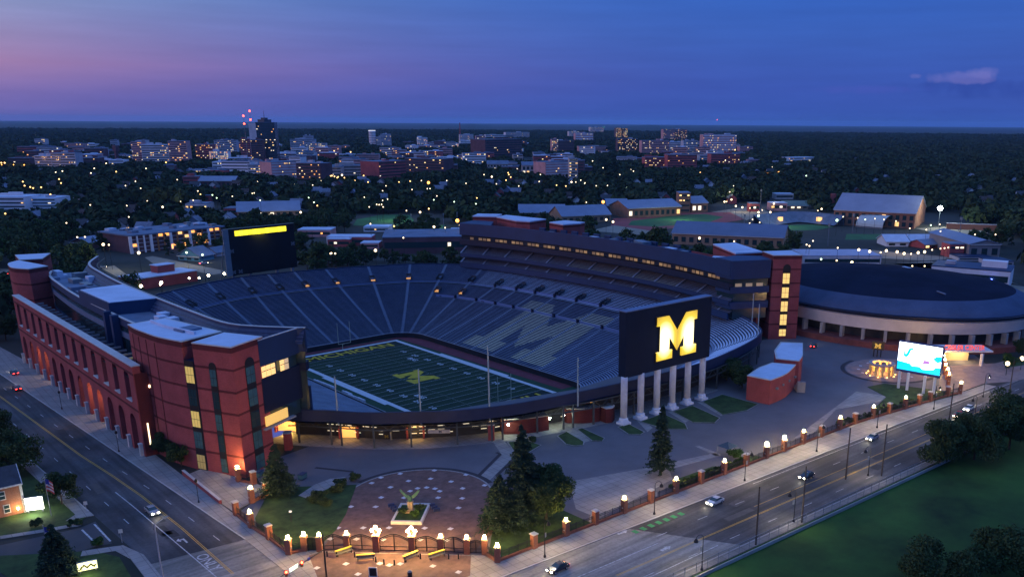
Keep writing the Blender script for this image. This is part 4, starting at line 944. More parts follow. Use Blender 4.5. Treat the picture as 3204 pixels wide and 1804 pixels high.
rf = rings('roof', [(.85,17.2),(.7,18.3),(.5,19.4),(.3,20.1),(.12,20.4),(.02,20.5)], dome_d, 96, True)
smooth(rings('roof_ring', [(1.005,12.6),(1.0,13.0),(.93,15.2),(.855,17.1),(.85,17.25)], dome_l))
rings('roof_gutter', [(1.0,12.4),(1.03,12.5),(1.03,12.0),(.985,11.2)], navy_dark)
rings('roof_gutter', [(.99,11.4),(1.025,11.4),(1.025,11.05),(1.0,11.0)], mat('pale_gutter', (.22,.22,.24), .6, .1))
white_band = mat('white_concrete', (.66,.62,.60), .8, .12, .1)
rings('concrete_ring', [(1.02,11.0),(1.0,8.5),(.985,6.4),(.93,6.2)], white_band)
rings('inner_wall', [(.9,6.6),(.9,0)], mat('arena_dark_wall', (.035,.035,.04), .5, .2, .2))
rings('floor_edge', [(.9,2.4),(1.06,2.2),(1.06,0)], mat('brown_brick', (.2,.06,.05), .85, .25, .3))
for k in range(44):
    t_ = R(360*k/44); x, y = ac[0]+ra*.985*math.cos(t_), ac[1]+rb*.985*math.sin(t_); m_ = MB(); m_.box(x, y, 2.2, 6.3, 2.2, 1.1, math.atan2(rb*math.sin(t_), ra*math.cos(t_))); m_.build('pillar', concrete, arn)
m_ = MB(); a = Vector(vF(1500,275,19.2)+(19.4,)); b = Vector(vF(2080,445,17.8)+(18.4,)); m_.bar(a, b, 1.5, .7); m_.build('roof_ridge', white_roof, rf)
m_ = MB(); a = Vector(vF(1800,495,18.5)+(18.9,)); b = Vector(vF(1875,522,18.2)+(18.6,)); m_.bar(a, b, .5, .4); m_.build('roof_ridge', grey_roof, rf)
# entrance canopy with the red lettered sign
m_ = MB(); a = Vector((*vR(1850,285,4.4), 4.4)); b = Vector((*vR(2300,285,4.4), 4.4)); dd_ = (b-a).normalized(); nv = Vector((dd_.y,-dd_.x,0)); m_.prism([tuple((a+nv*.2)[:2]), tuple((b+nv*.2)[:2]), tuple((b-nv*9)[:2]), tuple((a-nv*9)[:2])], 4.2, 4.7); cn = m_.build('canopy', white_band, arn)
m_ = MB(); sa = Vector((*vR(1830,265,5.0), 5.0)); sb2 = Vector((*vR(2255,270,5.0), 5.0)); sd_ = (sb2-sa).normalized()
put_text(m_, 'CRISLER CENTER', 2.3, (sa+sb2)/2+Vector((0,0,.75)), sd_, (0,0,1), .12, .05, (sb2-sa).length/ (2.3*8.9)); m_.build('sign_letters', glow('red_letters', (1,.12,.09), .7), cn)
m_ = MB(); q = vR(2190,410); m_.box(*q, 0, 4.2, .9, .9); m_.build('canopy_post', white_band, cn)
m_ = MB(); m_.prism([tuple((a-nv*5)[:2]), tuple((b-nv*5-dd_*6)[:2]), tuple((b-nv*5.4-dd_*6)[:2]), tuple((a-nv*5.4)[:2])], 0, 4.2); m_.build('entrance_glass', glow('foyer_light', (1,.72,.36), .28), cn)
lo = light('canopy_lamp', 'AREA', (0,0,0), 900, (1,.72,.4), 4); lo.parent = cn; lo.location = (a.lerp(b,.45)-nv*3+Vector((0,0,-.4)))-Vector((*ac,0))
gate_q = vR(1265,330)
mq = thing('letter_gate_sign', 'square brown gate sign with a yellow letter at the arena wall', 'sign', (*gate_q, 0))
m_ = MB(); m_.box(gate_q[0], gate_q[1], 2.6, 5.6, .5, 4.2, .35); m_.build('panel', mat('brown_panel', (.09,.06,.03), .7, .1), mq)
m_ = MB(); put_poly(m_, BLOCK_M, Vector((*gate_q,3.2))+Vector((-.3*math.cos(.35)-1.1*math.sin(.35), -.3*math.sin(.35)+1.1*math.cos(.35), 0)), (math.sin(.35),-math.cos(.35),0), (0,0,1), 2.2, 1.7, .08); m_.build('letter', glow('amber_letter', (1,.6,.1), .5), mq)
for s_ in (-1.2, 0, 1.2): m_ = MB(); m_.box(gate_q[0]-s_*math.sin(.35), gate_q[1]+s_*math.cos(.35), 0, 2.6, .35, .35, .35); m_.build('post', black, mq)
# the low glowing rotunda on the eastern circle
rq = (86.2, -145.2)
rot = thing('glowing_rotunda', 'small round colonnade glowing orange on the circular plaza', 'pavilion', (*rq, 0))
gold = mat('gold_stone', (.62,.45,.22), .6, .1)
for k in range(10):
    t_ = R(36*k); m_ = MB(); m_.lathe((rq[0]+3.6*math.cos(t_), rq[1]+3.6*math.sin(t_), 0), [(.55,.1),(.42,.4),(.4,3.2),(.55,3.4)], 10); m_.build('column', gold, rot)
m_ = MB()
for (ri, ro, z0, z1) in ((3.0, 4.2, 3.4, 3.95),):
    n_ = 32; vs = []
    for r_, z_ in ((ri,z0),(ro,z0),(ro,z1),(ri,z1)): vs += [(rq[0]+r_*math.cos(2*math.pi*i/n_), rq[1]+r_*math.sin(2*math.pi*i/n_), z_) for i in range(n_)]
    m_.add(vs, [(k*n_+i, k*n_+(i+1)%n_, ((k+1)%4)*n_+(i+1)%n_, ((k+1)%4)*n_+i) for k in range(4) for i in range(n_)])
m_.build('ring_beam', mat('pink_stone', (.4,.33,.3), .7, .1), rot)
for k in range(10):
    t_ = R(36*k+18); m_ = MB(); m_.lathe((rq[0]+4.6*math.cos(t_), rq[1]+4.6*math.sin(t_), 0), [(.09,.09),(.09,.2)], 8); m_.build('uplight', glow('amber_uplight', (1,.5,.08), 45), rot)
lo = light('rotunda_lamp', 'POINT', (0,0,2.6), 2200, (1,.5,.1), .5); lo.parent = rot
# ------------------------------------------------------------------ big roadside screen
sc_l, sc_r = Vector((74.9,-155.9,0)), Vector((76.6,-169.4,0)); ax = (sc_r-sc_l).normalized(); nn = Vector((ax.y,-ax.x,0)); WS = (sc_r-sc_l).length
scr = thing('led_screen', 'bright white and cyan advertising screen on four posts beside the road', 'screen', (75.7,-162.6,0))
m_ = MB(); m_.prism([tuple(sc_l[:2]), tuple(sc_r[:2]), tuple((sc_r-nn*1.2)[:2]), tuple((sc_l-nn*1.2)[:2])], 5.6, 15.2); m_.build('cabinet', mat('screen_cabinet', (.02,.03,.12), .5, 0), scr)
def scr_poly(name, pts, mt, dep): m_ = MB(); put_poly(m_, pts, sc_l+nn*.02+Vector((0,0,6.2)), ax, (0,0,1), WS, 8.8, dep); return m_.build(name, mt, scr)
scr_poly('picture', [(.02,.02),(.98,.02),(.98,.99),(.02,.99)], glow('screen_white', (.86,.95,1), 5), .05)
cy = glow('screen_cyan', (0,.55,.85), 1.5)
scr_poly('picture_band', [(.02,.02),(.98,.02),(.98,.30),(.86,.28),(.84,.2),(.72,.16),(.6,.14),(.52,.22),(.36,.2),(.3,.28),(.02,.32)], cy, .07)
scr_poly('picture_shape', [(.08,.72),(.14,.72),(.14,.52),(.2,.47),(.26,.55),(.3,.75),(.36,.78),(.33,.84),(.25,.8),(.2,.6),(.17,.6),(.17,.66),(.1,.76)], cy, .08)
scr_poly('picture_shape', [(.8,.56),(.86,.66),(.98,.68),(.98,.50),(.9,.44),(.84,.5)], cy, .08)
scr_poly('picture_shape', [(.58,.32),(.74,.36),(.74,.46),(.6,.48)], glow('screen_violet', (.45,.2,.6), 1.2), .08)
for x, y in ((75.4,-157.1),(75.1,-160.1),(75.6,-165.2),(77.2,-167.6)): m_ = MB(); m_.tube((x,y,.1),(x,y,5.7),.42,.42,12); m_.build('post', colm, scr)
# ------------------------------------------------------------------ two small brick blocks east of the bowl
def low_block(label, pts, h, nm):
    c = np.mean(np.array(pts), 0); t = thing(nm, label, 'brick building', (c[0], c[1], 0))
    m_ = MB(); m_.prism(pts, 0, h-.2); w = m_.build('wall', brick, t)
    m_ = MB(); m_.prism([tuple(c+(np.array(p)-c)*1.015) for p in pts], h-.2, h); m_.build('coping', coping, t)
    m_ = MB(); m_.prism([tuple(c+(np.array(p)-c)*.93) for p in pts], h-.1, h+.015); rf_ = m_.build('roof', white_roof, t)
    return t
e1 = catmull([(31.5,-139.8),(41,-138.8),(51.5,-134.9)], 4)
k1 = low_block('nearer low brick block with dished white roof and small wall lamps', e1+[(48.0,-128.6),(40.5,-129.2),(30.5,-132.2)], 7.6, 'brick_kiosk')
e2 = catmull([(54.6,-134.0),(61,-131),(64.8,-128.6)], 4)
k2 = low_block('farther low brick block with white roof behind its twin', e2+[(75.6,-121.4),(71,-115.7),(60,-121),(51.8,-127.4)], 8.0, 'brick_kiosk')
for i, f in enumerate((.12, .35, .6, .85)):
    p = Vector((31.9,-140.1,4.6)).lerp(Vector((51.6,-135.3,4.6)), f); m_ = MB(); m_.box(p.x, p.y-.8, 4.3, 4.9, .7, .6); m_.build('wall_box', steel, k1)
m_ = MB(); p = vR(350,715); m_.ball((p[0], p[1], 1.6), .35); m_.build('wall_lamp', glow('cool_lamp', (.8,.9,1), 14), k1)
st = thing('outdoor_stair', 'short concrete stair against the low brick block', 'stair', (50.5,-137,0))
m_ = MB()
for k in range(8): m_.box(49.2+k*.35*.9, -138.9+k*.35, 0, .45+(7-k)*.42, 1.0, 2.4, .7)
m_.build('steps', concrete, st)
m_ = MB(); m_.bar((48.2,-139.6,4.4),(51.6,-136.6,1.0),.12,.12); m_.build('handrail', steel, st)
# ------------------------------------------------------------------ under the southern rim: columns, trusses, lit gateways
cw = thing('concourse', 'steel framed concourse under the near bowl rim with warm lit gateways', 'concourse', (-55, -100, 0))
rimS = [(-85.3,-75.6),(-83.4,-77.2),(-78.1,-84.1),(-76.5,-86.4),(-71.4,-93.5),(-64.2,-99.2),(-54.6,-105.5),(-46.6,-109.4),(-44,-110.5),(-34.1,-112.6),(-27.1,-115.2),(-24.4,-116.0),(-18.3,-117.6),(-12,-118.4),(-4,-119),(6,-119.4),(16,-119.8),(26,-119.8),(33,-119),(45,-117),(56,-114),(66,-110),(74,-105),(81,-99.5)]
green_steel = mat('dark_green_steel', (.055,.07,.075), .5, .1)
for i, (x, y) in enumerate(rimS[1:]):
    m_ = MB(); m_.box(x, y, 0, 6.8, .42, .42, math.atan2(y, x)); m_.build('column', green_steel, cw)
rs = resample(rimS, 2.4)
for z_ in (4.6, 6.5):
    m_ = MB(); sweep(m_, rs, [(-.12,z_),(-.12,z_+.28),(.12,z_+.28),(.12,z_)], 1, 0, True); m_.build('truss_chord', green_steel, cw)
for i in range(len(rs)-1):
    (a, b), (c, d_) = rs[i], rs[i+1]; m_ = MB(); z0, z1 = (4.7, 6.6) if i % 2 else (6.6, 4.7); m_.bar((a,b,z0),(c,d_,z1), .13); m_.build('truss_brace', green_steel, cw)
# back wall with openings, inner by about nine metres
back = [(x+nx*6.4, y+ny*6.4) for (x, y), (nx, ny) in zip(rs, normals2(rs))]
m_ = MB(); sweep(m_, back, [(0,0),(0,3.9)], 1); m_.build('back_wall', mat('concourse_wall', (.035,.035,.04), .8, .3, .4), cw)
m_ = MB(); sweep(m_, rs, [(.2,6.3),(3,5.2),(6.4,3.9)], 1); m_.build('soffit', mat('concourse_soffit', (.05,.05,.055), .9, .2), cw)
random.seed(11)
def gate_light(u, v, w, e, colr, vw=vH, hh=2.9):
    x, y = vw(u, v); n = Vector((x, y, 0)).normalized(); tq = Vector((-n.y, n.x, 0)); b = Vector((x,y,0))-n*6.1
    m_ = MB(); m_.quad(b-tq*w/2+Vector((0,0,.1)), b+tq*w/2+Vector((0,0,.1)), b+tq*w/2+Vector((0,0,hh)), b-tq*w/2+Vector((0,0,hh))); m_.build('lit_gateway', glow('gateway_light', (1,.5,.13), 1.1), cw)
    for sg in (-1, 1): m_ = MB(); m_.bar(b+tq*sg*(w/2+.3)+Vector((0,0,1.7))+n*1.2, b+tq*sg*(w/2+.3)+Vector((0,0,1.7))-n*.1, .5, 3.4); m_.build('gateway_pier', brick, cw)
    lo = light('gateway_lamp', 'POINT', (0,0,0), e, colr, .35); lo.parent = cw; lo.location = b+n*2.2+Vector((0,0,3.0))-Vector((-55,-100,0))
gate_light(150, 560, 7, 1500, (1,.58,.16)); gate_light(930, 640, 4, 420, (1,.52,.14)); gate_light(1800, 640, 3.6, 420, (1,.55,.14))
gate_light(370, 800, 2.6, 420, (1,.5,.12), vI); gate_light(1120, 660, 4.5, 500, (1,.62,.2), vI); gate_light(1650, 540, 4, 420, (1,.55,.15), vI); gate_light(1960, 380, 3, 450, (1,.55,.2), vI)
gate_light(1390, 1190, 4, 450, (1,.6,.2), vM)
# concession fronts with rows of small lights
for k in range(26):
    i = 3+int(k*1.15); 
    if i >= len(back)-2: break
    for z_ in (1.5, 2.4, 3.3):
        if random.random() < .45: continue
        (a, b), (c, d_) = back[i], back[i+1]; n = Vector((a, b, 0)).normalized()*.15
        m_ = MB(); m_.bar(Vector((a,b,z_))+n, Vector((a+(c-a)*.7, b+(d_-b)*.7, z_))+n, .12, .14); m_.build('counter_light', glow('counter_light', (1,.85,.6), .9), cw)
# curved brick kiosks under the rim
for (u0, v0, u1, v1) in ((470,770,985,720), (1190,640,1570,620), (1640,640,1740,600)):
    a, b = vI(u0, v0), vI(u1, v1); mid = ((a[0]+b[0])/2, (a[1]+b[1])/2); n = Vector((mid[0], mid[1], 0)).normalized()
    cur = catmull([a, (mid[0]+n.x*.9, mid[1]+n.y*.9), b], 8); q = [(x-n.x*3, y-n.y*3) for x, y in cur[::-1]]
    m_ = MB(); m_.prism(cur+q, .05, 4.1); kk = m_.build('brick_kiosk', brick_dark, cw); m_ = MB(); m_.prism(cur+q, 4.1, 4.35); m_.build('kiosk_coping', coping, kk)
for u, v, h, e in ((515,655,0,220),(993,580,0,160),(1155,545,0,60)):
    x, y = vI(u, v, 3.2); m_ = MB(); m_.ball((x,y,3.2), .28); m_.build('wall_lamp', glow('concourse_lamp', (.85,1,.8), 60), cw)
    lo = light('concourse_light', 'POINT', (0,0,0), e, (.9,1,.6), .3); lo.parent = cw; n = Vector((x,y,0)).normalized(); lo.location = (x+55+n.x*.7, y+100+n.y*.7, 3.3)
m_ = MB(); p = Vector((*vH(1955,605), 0)); q = Vector((*vH(2225,600), 0)); m_.bar(p+Vector((0,0,3.1)), q+Vector((0,0,3.1)), .15, .95); bd = m_.build('banner', mat('pale_banner', (.42,.43,.46), .7, .15, .8), cw)
dd_ = (q-p).normalized(); m_ = MB(); put_poly(m_, BLOCK_M, p.lerp(q,.48)+Vector((0,0,2.8))+Vector((dd_.y,-dd_.x,0))*.1, dd_, (0,0,1), .8, .6, .03); m_.build('banner_letter', navy, bd)
m_ = MB(); p = vH(1500,565); m_.box(p[0], p[1], .1, 2.3, 1.3, .25, .8); m_.build('notice_board', mat('pale_board', (.3,.32,.34), .7, .1), cw)
m_ = MB(); p = vH(1420,560); put_poly(m_, BLOCK_M, (p[0],p[1],.4), (.8,-.6,0), (0,0,1), 1.0, .8, .1); m_.build('letter_plate', mat('dim_maize', (.3,.22,.03), .6, 0), cw)
for p, h in ((vH(250,680), 4.4), (vC(1900,320), 4.2)):
    m_ = MB(); m_.box(p[0], p[1], 0, h, 2.0, 1.6, .9); pr = m_.build('brick_pier', brick, cw); m_ = MB(); m_.box(p[0], p[1], h, h+.2, 2.2, 1.8, .9); m_.build('pier_cap', coping, pr)
# poles along the rim
for u, v, h in ((842,215,9),(1858,220,11)):
    x, y = vH(u, v, 9.5); m_ = MB(); m_.tube((x,y,6),(x,y,9.5+h), .22, .16); tag(m_.build('flag_pole', mat('pale_pole', (.3,.36,.36), .5, .1)), f'{"shorter" if h<10 else "taller"} slim pale pole standing on the near bowl rim by the field', 'pole', 'poles on the bowl rim')
for u, v, h, l in ((300,450,16,'tallest slim blue grey pole on the near rim in front of the end zone'),(1318,300,10,'slim pale pole on the rim close left of the scoreboard')):
    x, y = vI(u, v, 9.5); m_ = MB(); m_.tube((x,y,6),(x,y,9.5+h), .24, .18); tag(m_.build('flag_pole', mat('pale_pole', (.3,.36,.36))), l, 'pole', 'poles on the bowl rim')
for u, v, u2, v2, l in ((1865,530,1882,290,'left one of two thin poles at the far right corner of the bowl'),(1925,655,1940,400,'right one of two thin poles at the far right corner of the bowl')):
    x, y = vM(u, v, 9.5); m_ = MB(); m_.tube((x,y,6),(x,y,20), .2, .16); tag(m_.build('flag_pole', mat('pale_pole', (.3,.36,.36))), l, 'pole', 'poles on the bowl rim')
# equipment along the near touchline
wcov = mat('white_cover', (.5,.52,.58), .7, .15, .6)
for i, (u, v) in enumerate(((460,577),(500,592),(545,610),(670,660),(710,685),(765,705))):
    x, y = vQ(u, v, -14.2); m_ = MB(); m_.box(x, y, -15, -13.7, 1.6, 4.6, .02); m_.box(x-.5, y, -13.7, -13.2, .5, 4.6, .02)
    tag(m_.build('team_bench', wcov), 'white covered bench beside the near touchline, '+('first','second','third','fourth','fifth','sixth')[i]+' from the far end', 'bench', 'covered benches at the touchline')
# ------------------------------------------------------------------ brick pillars, fences, gates
def pillar_proto():
    t = thing('brick_pillar', '-', 'pillar'); 
    m_ = MB(); m_.box(0,0,0,2.95,1.05,1.05); m_.build('shaft', pillar_brick, t)
    m_ = MB(); m_.box(0,0,2.95,3.1,1.3,1.3); m_.box(0,0,3.1,3.22,1.0,1.0); m_.build('cap', coping, t); return t
def lamp_proto(n, big):
    t = thing('lamp_pillar', '-', 'lamp pillar')
    m_ = MB(); m_.box(0,0,0,2.95,1.05,1.05); m_.build('shaft', pillar_brick, t)
    m_ = MB(); m_.box(0,0,2.95,3.1,1.2,1.2); m_.box(0,0,3.1,3.22,.9,.9); m_.build('cap', mat('cap_stone', (.22,.19,.16), .8, .15), t)
    m_ = MB(); m_.box(0,0,1.2,1.45,1.12,.4); m_.build('plaque', mat('pale_plaque', (.3,.28,.25), .6, 0), t)
    m_ = MB(); m_.lathe((0,0,0), [(.22,3.22),(.2,3.36)], 8); 
    if n == 3: m_.tube((0,0,3.3),(0,0,3.7),.08); m_.bar((-.6,0,3.62),(.6,0,3.62),.08); m_.tube((0,0,3.6),(0,0,4.25),.05)
    lp = m_.build('lamp', black, t)
    for p in ([(0,0,3.36+.27*big)] if n == 1 else [(-.6,0,3.9),(.6,0,3.9),(0,0,4.5)]):
        m_ = MB(); m_.ball(p, .27*big, 12, 8); smooth(m_.build('globe', lamp_warm if n == 3 or big == 1 else lamp_white, lp))
    return t
pp = pillar_proto(); lp1 = lamp_proto(1, 1); lp3 = lamp_proto(3, 1.0); lpb = lamp_proto(1, 1.6)
FIRST = set()
def put(proto, loc, rz, label, group, scale=None):
    if proto.name not in FIRST:
        FIRST.add(proto.name); proto.location = loc; proto.rotation_euler.z = rz; proto['label'] = label; proto['group'] = group
        if scale: proto.scale = scale if isinstance(scale, tuple) else (scale,)*3
        return proto
    c = copy_thing(proto, loc, rz, label, scale); c['group'] = group; return c
ordn = ['first','second','third','fourth','fifth','sixth','seventh','eighth','ninth','tenth','eleventh','twelfth','thirteenth','fourteenth','fifteenth','sixteenth','seventeenth','eighteenth','nineteenth','twentieth']
row = [(-77.0,0),(-68.9,1),(-61.0,0),(-52.9,1),(-44.9,0),(-37.0,1),(-28.6,0),(-20.5,1),(-12.3,0),(-4.6,2),(2.6,2),(10.8,1),(18.9,0),(27.4,1),(34.8,0),(42.6,1),(50.0,0),(57.3,1),(64.1,0),(69.4,0),(78.4,0)]
ry = lambda x: -162.5-.03*(x+77) if x < 35 else -165.9-.13*(x-35)
cnt = {0:0, 1:0, 2:0}
for x, k in row:
    w = cnt[k]; cnt[k] += 1
    lab = {0: f'plain brick pillar without lamp, {ordn[w]} along the boulevard fence from the crossing', 1: f'brick pillar with one white globe lamp, {ordn[w]} along the boulevard fence from the crossing', 2: f'brick pillar with extra large bright globe by the truck gate, {("left","right")[w%2]} one of the pair'}[k]
    put({0:pp,1:lp1,2:lpb}[k], (x, ry(x), .1), .0, lab, 'brick pillars of the boulevard fence')
for i, (x, y) in enumerate(((83.9,-172.9),(90.6,-166),(96,-163),(101.1,-159.9),(106.4,-157),(111.4,-154.2))):
    put(lp1, (x, y, .1), .5, f'brick pillar with globe lamp in the arena gate row, {ordn[i]} from the road', 'lamp pillars at the arena gate')
mg = [(-112.6,-132.8,1,'leftmost lamp pillar at the corner gate, at the end of the avenue fence'),(-109.7,-133.4,1,'lamp pillar second from left at the corner gate'),(-107.7,-135.6,1,'lamp pillar left of the small curved side gate, third from left'),(-103.6,-138.6,1,'lamp pillar between the two left arched gates'),(-99.8,-143.0,3,'pillar with three globes left of the middle arched gate'),
      (-95.0,-147.9,3,'pillar with three globes right of the middle arched gate'),(-91.1,-151.8,1,'lamp pillar between the two right arched gates'),(-87.8,-155.6,1,'lamp pillar right of the last arched gate'),(-85.4,-158.0,1,'lamp pillar right of the narrow footgate'),(-85.6,-162.2,1,'rightmost lamp pillar of the corner gate at the pavement')]
for x, y, n, lab in mg: put(lp1 if n == 1 else lp3, (x, y, .1), R(-46), lab, 'lamp pillars of the corner gate', 1.12 if n == 3 else None)
for i, (x, y, lit) in enumerate(((-105.1,-91.6,1),(-103.2,-95.4,0),(-103.8,-103.3,0),(-107.8,-105,1),(-112.8,-108.9,0),(-113.0,-116.7,1),(-112.6,-124.2,0))):
    put(lp1 if lit else pp, (x, y, .1), 0, ('brick pillar with lamp' if lit else 'plain brick pillar')+f' in the avenue side fence, {ordn[i]} from the stair tower', 'pillars of the avenue fence')
iron = mat('black_iron', (.015,.015,.017), .5, 0)
def fence_bay(a, b, lab, grp, base=True, h=1.9):
    a, b = Vector((*a,.1)), Vector((*b,.1)); d_ = (b-a); Ln = d_.length; d_.normalize(); a = a+d_*.53; b = b-d_*.53
    t = thing('iron_fence', lab, 'fence', tuple((a+b)/2), grp); z0 = .55 if base else .1
    if base:
        m_ = MB(); m_.bar(a+Vector((0,0,.2)), b+Vector((0,0,.2)), .5, .5); m_.bar(a+Vector((0,0,.5)), b+Vector((0,0,.5)), .6, .1); m_.build('base_wall', pillar_brick, t)
    m_ = MB(); 
    for z_ in (z0+.15, h, h-.3): m_.bar(a+Vector((0,0,z_)), b+Vector((0,0,z_)), .07)
    m_.build('rails', iron, t)
    m_ = MB(); n = max(2, int(Ln/.3))
    for i in range(n+1): p = a.lerp(b, i/n); m_.bar(p+Vector((0,0,z0)), p+Vector((0,0,h+.12+(.0 if i % 8 else .15))), .035 if i % 8 else .09)
    m_.build('pickets', iron, t); return t
for i in range(len(row)-1): fence_bay((row[i][0], ry(row[i][0])), (row[i+1][0], ry(row[i+1][0])), f'black iron fence bay between brick pillars, {ordn[i]} along the boulevard from the crossing', 'iron fence bays along the boulevard')
fence_bay((-85.6,-162.2), (-77,-162.4), 'iron fence bay right beside the corner gate on the boulevard side', 'iron fence bays along the boulevard')
for i, (a, b) in enumerate((((-105.1,-91.6),(-103.2,-95.4)),((-103.8,-103.3),(-107.8,-105)),((-112.8,-108.9),(-113,-116.7)),((-113,-116.7),(-112.6,-124.2)),((-112.6,-124.2),(-112.6,-132.8)),((-112.6,-132.8),(-109.7,-133.4)),((-85.4,-158),(-85.6,-162.2)))):
    fence_bay(a, b, f'low iron fence bay on brick base by the corner lawn, {ordn[i]} from the stair tower', 'iron fence bays by the corner lawn')
fence_bay((78.4,ry(78.4)), (83.9,-172.9), 'last iron fence bay before the arena gate', 'iron fence bays along the boulevard')
def arch_gate(a, b, lab, grp, rise=1.0):
    a, b = Vector((*a,.14)), Vector((*b,.14)); d_ = (b-a); Ln = d_.length; d_.normalize(); a = a+d_*.62; b = b-d_*.62
    t = thing('iron_gate', lab, 'gate', tuple((a+b)/2), grp); n = 26
    top = lambda f: 2.5+rise*math.sin(math.pi*f)
    pts = [a.lerp(b, i/n)+Vector((0,0,top(i/n))) for i in range(n+1)]
    m_ = MB()
    for p, q in zip(pts, pts[1:]): m_.bar(p, q, .14); m_.bar(p-Vector((0,0,.35)), q-Vector((0,0,.35)), .09)
    m_.build('arched_top', iron, t)
    for h0, h1 in ((0, n//2), (n//2, n)):
        m_ = MB(); p0, p1 = a.lerp(b, h0/n), a.lerp(b, h1/n)
        for z_ in (.2, 1.0): m_.bar(p0+Vector((0,0,z_)), p1+Vector((0,0,z_)), .1)
        for i in range(h0, h1+1): p = a.lerp(b, i/n); m_.bar(p+Vector((0,0,.1)), p+Vector((0,0,top(i/n))), .035 if i not in (h0, h1) else .13)
        m_.build('leaf', iron, t)
gx = [q[:2] for q in mg]
for i, (k, l) in enumerate(((2,'left outer'),(3,'left inner'),(4,'middle and widest'),(5,'right inner'),(6,'right outer'))):
    arch_gate(gx[k], gx[k+1], f'black iron gate with arched top at the corner plaza, {l} one', 'arched gates at the corner', 1.1 if k == 4 else .8)
arch_gate(gx[7], gx[8], 'narrow black footgate at the right end of the arched gates', 'arched gates at the corner', .3); arch_gate(gx[1], gx[2], 'small low gate at the left end of the arched gates', 'arched gates at the corner', .2)
# bollards, benches, inlaid paving stones, boards
bp = thing('bollard', '-', 'bollard'); m_ = MB(); m_.lathe((0,0,0), [(.16,0),(.14,.1),(.12,.9),(.15,.95),(.06,1.1)], 10); m_.build('post', iron, bp)
for i, (u, v) in enumerate(((578,1265),(655,1265),(798,1270),(970,1310),(1035,1330),(1120,1335),(1205,1310),(1330,1285),(1410,1285),(1555,1285),(1635,1285))):
    put(bp, (*vC(u, v), .13), 0, f'black bollard in front of the arched gates, {ordn[i]} from the left', 'bollards at the corner plaza')
bc = thing('plaza_bench', '-', 'bench'); m_ = MB(); m_.bar((-1.7,0,.5),(1.7,0,.5),.5,.08); m_.build('seat', mat('bench_slats', (.2,.18,.14), .7, .2, 2), bc)
m_ = MB(); m_.bar((-1.7,.3,.8),(1.7,.3,.8),.08,.5); m_.build('backrest', mat('bench_slats', (.2,.18,.14)), bc)
m_ = MB(); m_.bar((-1.7,.3,1.12),(1.7,.3,1.12),.5,.09); m_.build('yellow_top', mat('yellow_board', (.62,.5,.06), .6, .1), bc)
for x in (-1.4, 1.4): m_ = MB(); m_.bar((x,-.2,0),(x,-.2,.5),.1); m_.bar((x,.3,0),(x,.3,1.1),.1); m_.build('leg', iron, bc)
for i, (p, q) in enumerate(((vC(665,1275),vC(765,1225)),(vC(825,1310),vC(950,1285)),(vC(1215,1315),vC(1300,1260)),(vC(1420,1300),vC(1510,1255)))):
    put(bc, ((p[0]+q[0])/2, (p[1]+q[1])/2, .14), math.atan2(q[1]-p[1], q[0]-p[0])-.25, f'bench with yellow top board outside the gates, {ordn[i]} from the left', 'benches at the corner plaza')
inl = mat('white_inlay', (.55,.54,.56), .7, .15, 1.5)
for i, (u, v) in enumerate(((1440,570),(1165,597),(1010,628),(935,672),(1695,605),(1845,690),(1410,637),(1232,655),(1575,660),(1087,706),(1668,715),(1305,715),(1378,708),(1445,717),(1245,737),(1483,738),(1012,788),(1665,795),(1470,790),(1195,790),(768,862),(967,863),(1635,872),(663,1033),(867,1033),(1075,1032),(1362,1035),(1570,1040),(603,1122),(812,1124),(1027,1128),(1325,1130),(1540,1133),(728,1325),(1000,1322),(1078,1335),(1165,1325),(1428,1343),(825,1408),(1635,1392),(493,1358))):
    x, y = vC(u, v); m_ = MB(); z_ = .145 if v > 1200 else .09; m_.box(x, y, z_-.02, z_+.02, .95, .95, R(18)); struct(m_, 'paving_inlay', inl)
for k in range(14):
    t_ = 2*math.pi*k/14; m_ = MB(); m_.box(ec[0]+11*math.cos(t_), ec[1]+9.5*math.sin(t_), .08, .11, .9, .9, .3); struct(m_, 'paving_inlay', inl)
x, y = vC(950,1435); t = thing('map_board', 'dark framed map board with white rim at the bottom of the plaza', 'sign', (x, y, .1)); m_ = MB(); m_.box(x,y,.1,2.2,1.5,.16,R(-46)); m_.build('frame', mat('white_frame', (.6,.6,.62), .5, 0), t); m_ = MB(); m_.box(x+.08*math.cos(R(224)),y+.08*math.sin(R(224)),.5,2.05,1.25,.12,R(-46)); m_.build('panel', black, t)
x, y = vC(1245,1427); t = thing('litter_bin', 'dark domed litter bin on the corner plaza', 'bin', (x, y, .1)); m_ = MB(); m_.lathe((x,y,.1), [(.42,0),(.45,.9),(.45,1.0)], 14); m_.build('drum', iron, t); m_ = MB(); m_.lathe((x,y,.1), [(.46,1.0),(.3,1.25),(.05,1.35)], 14); m_.build('lid', steel, t)
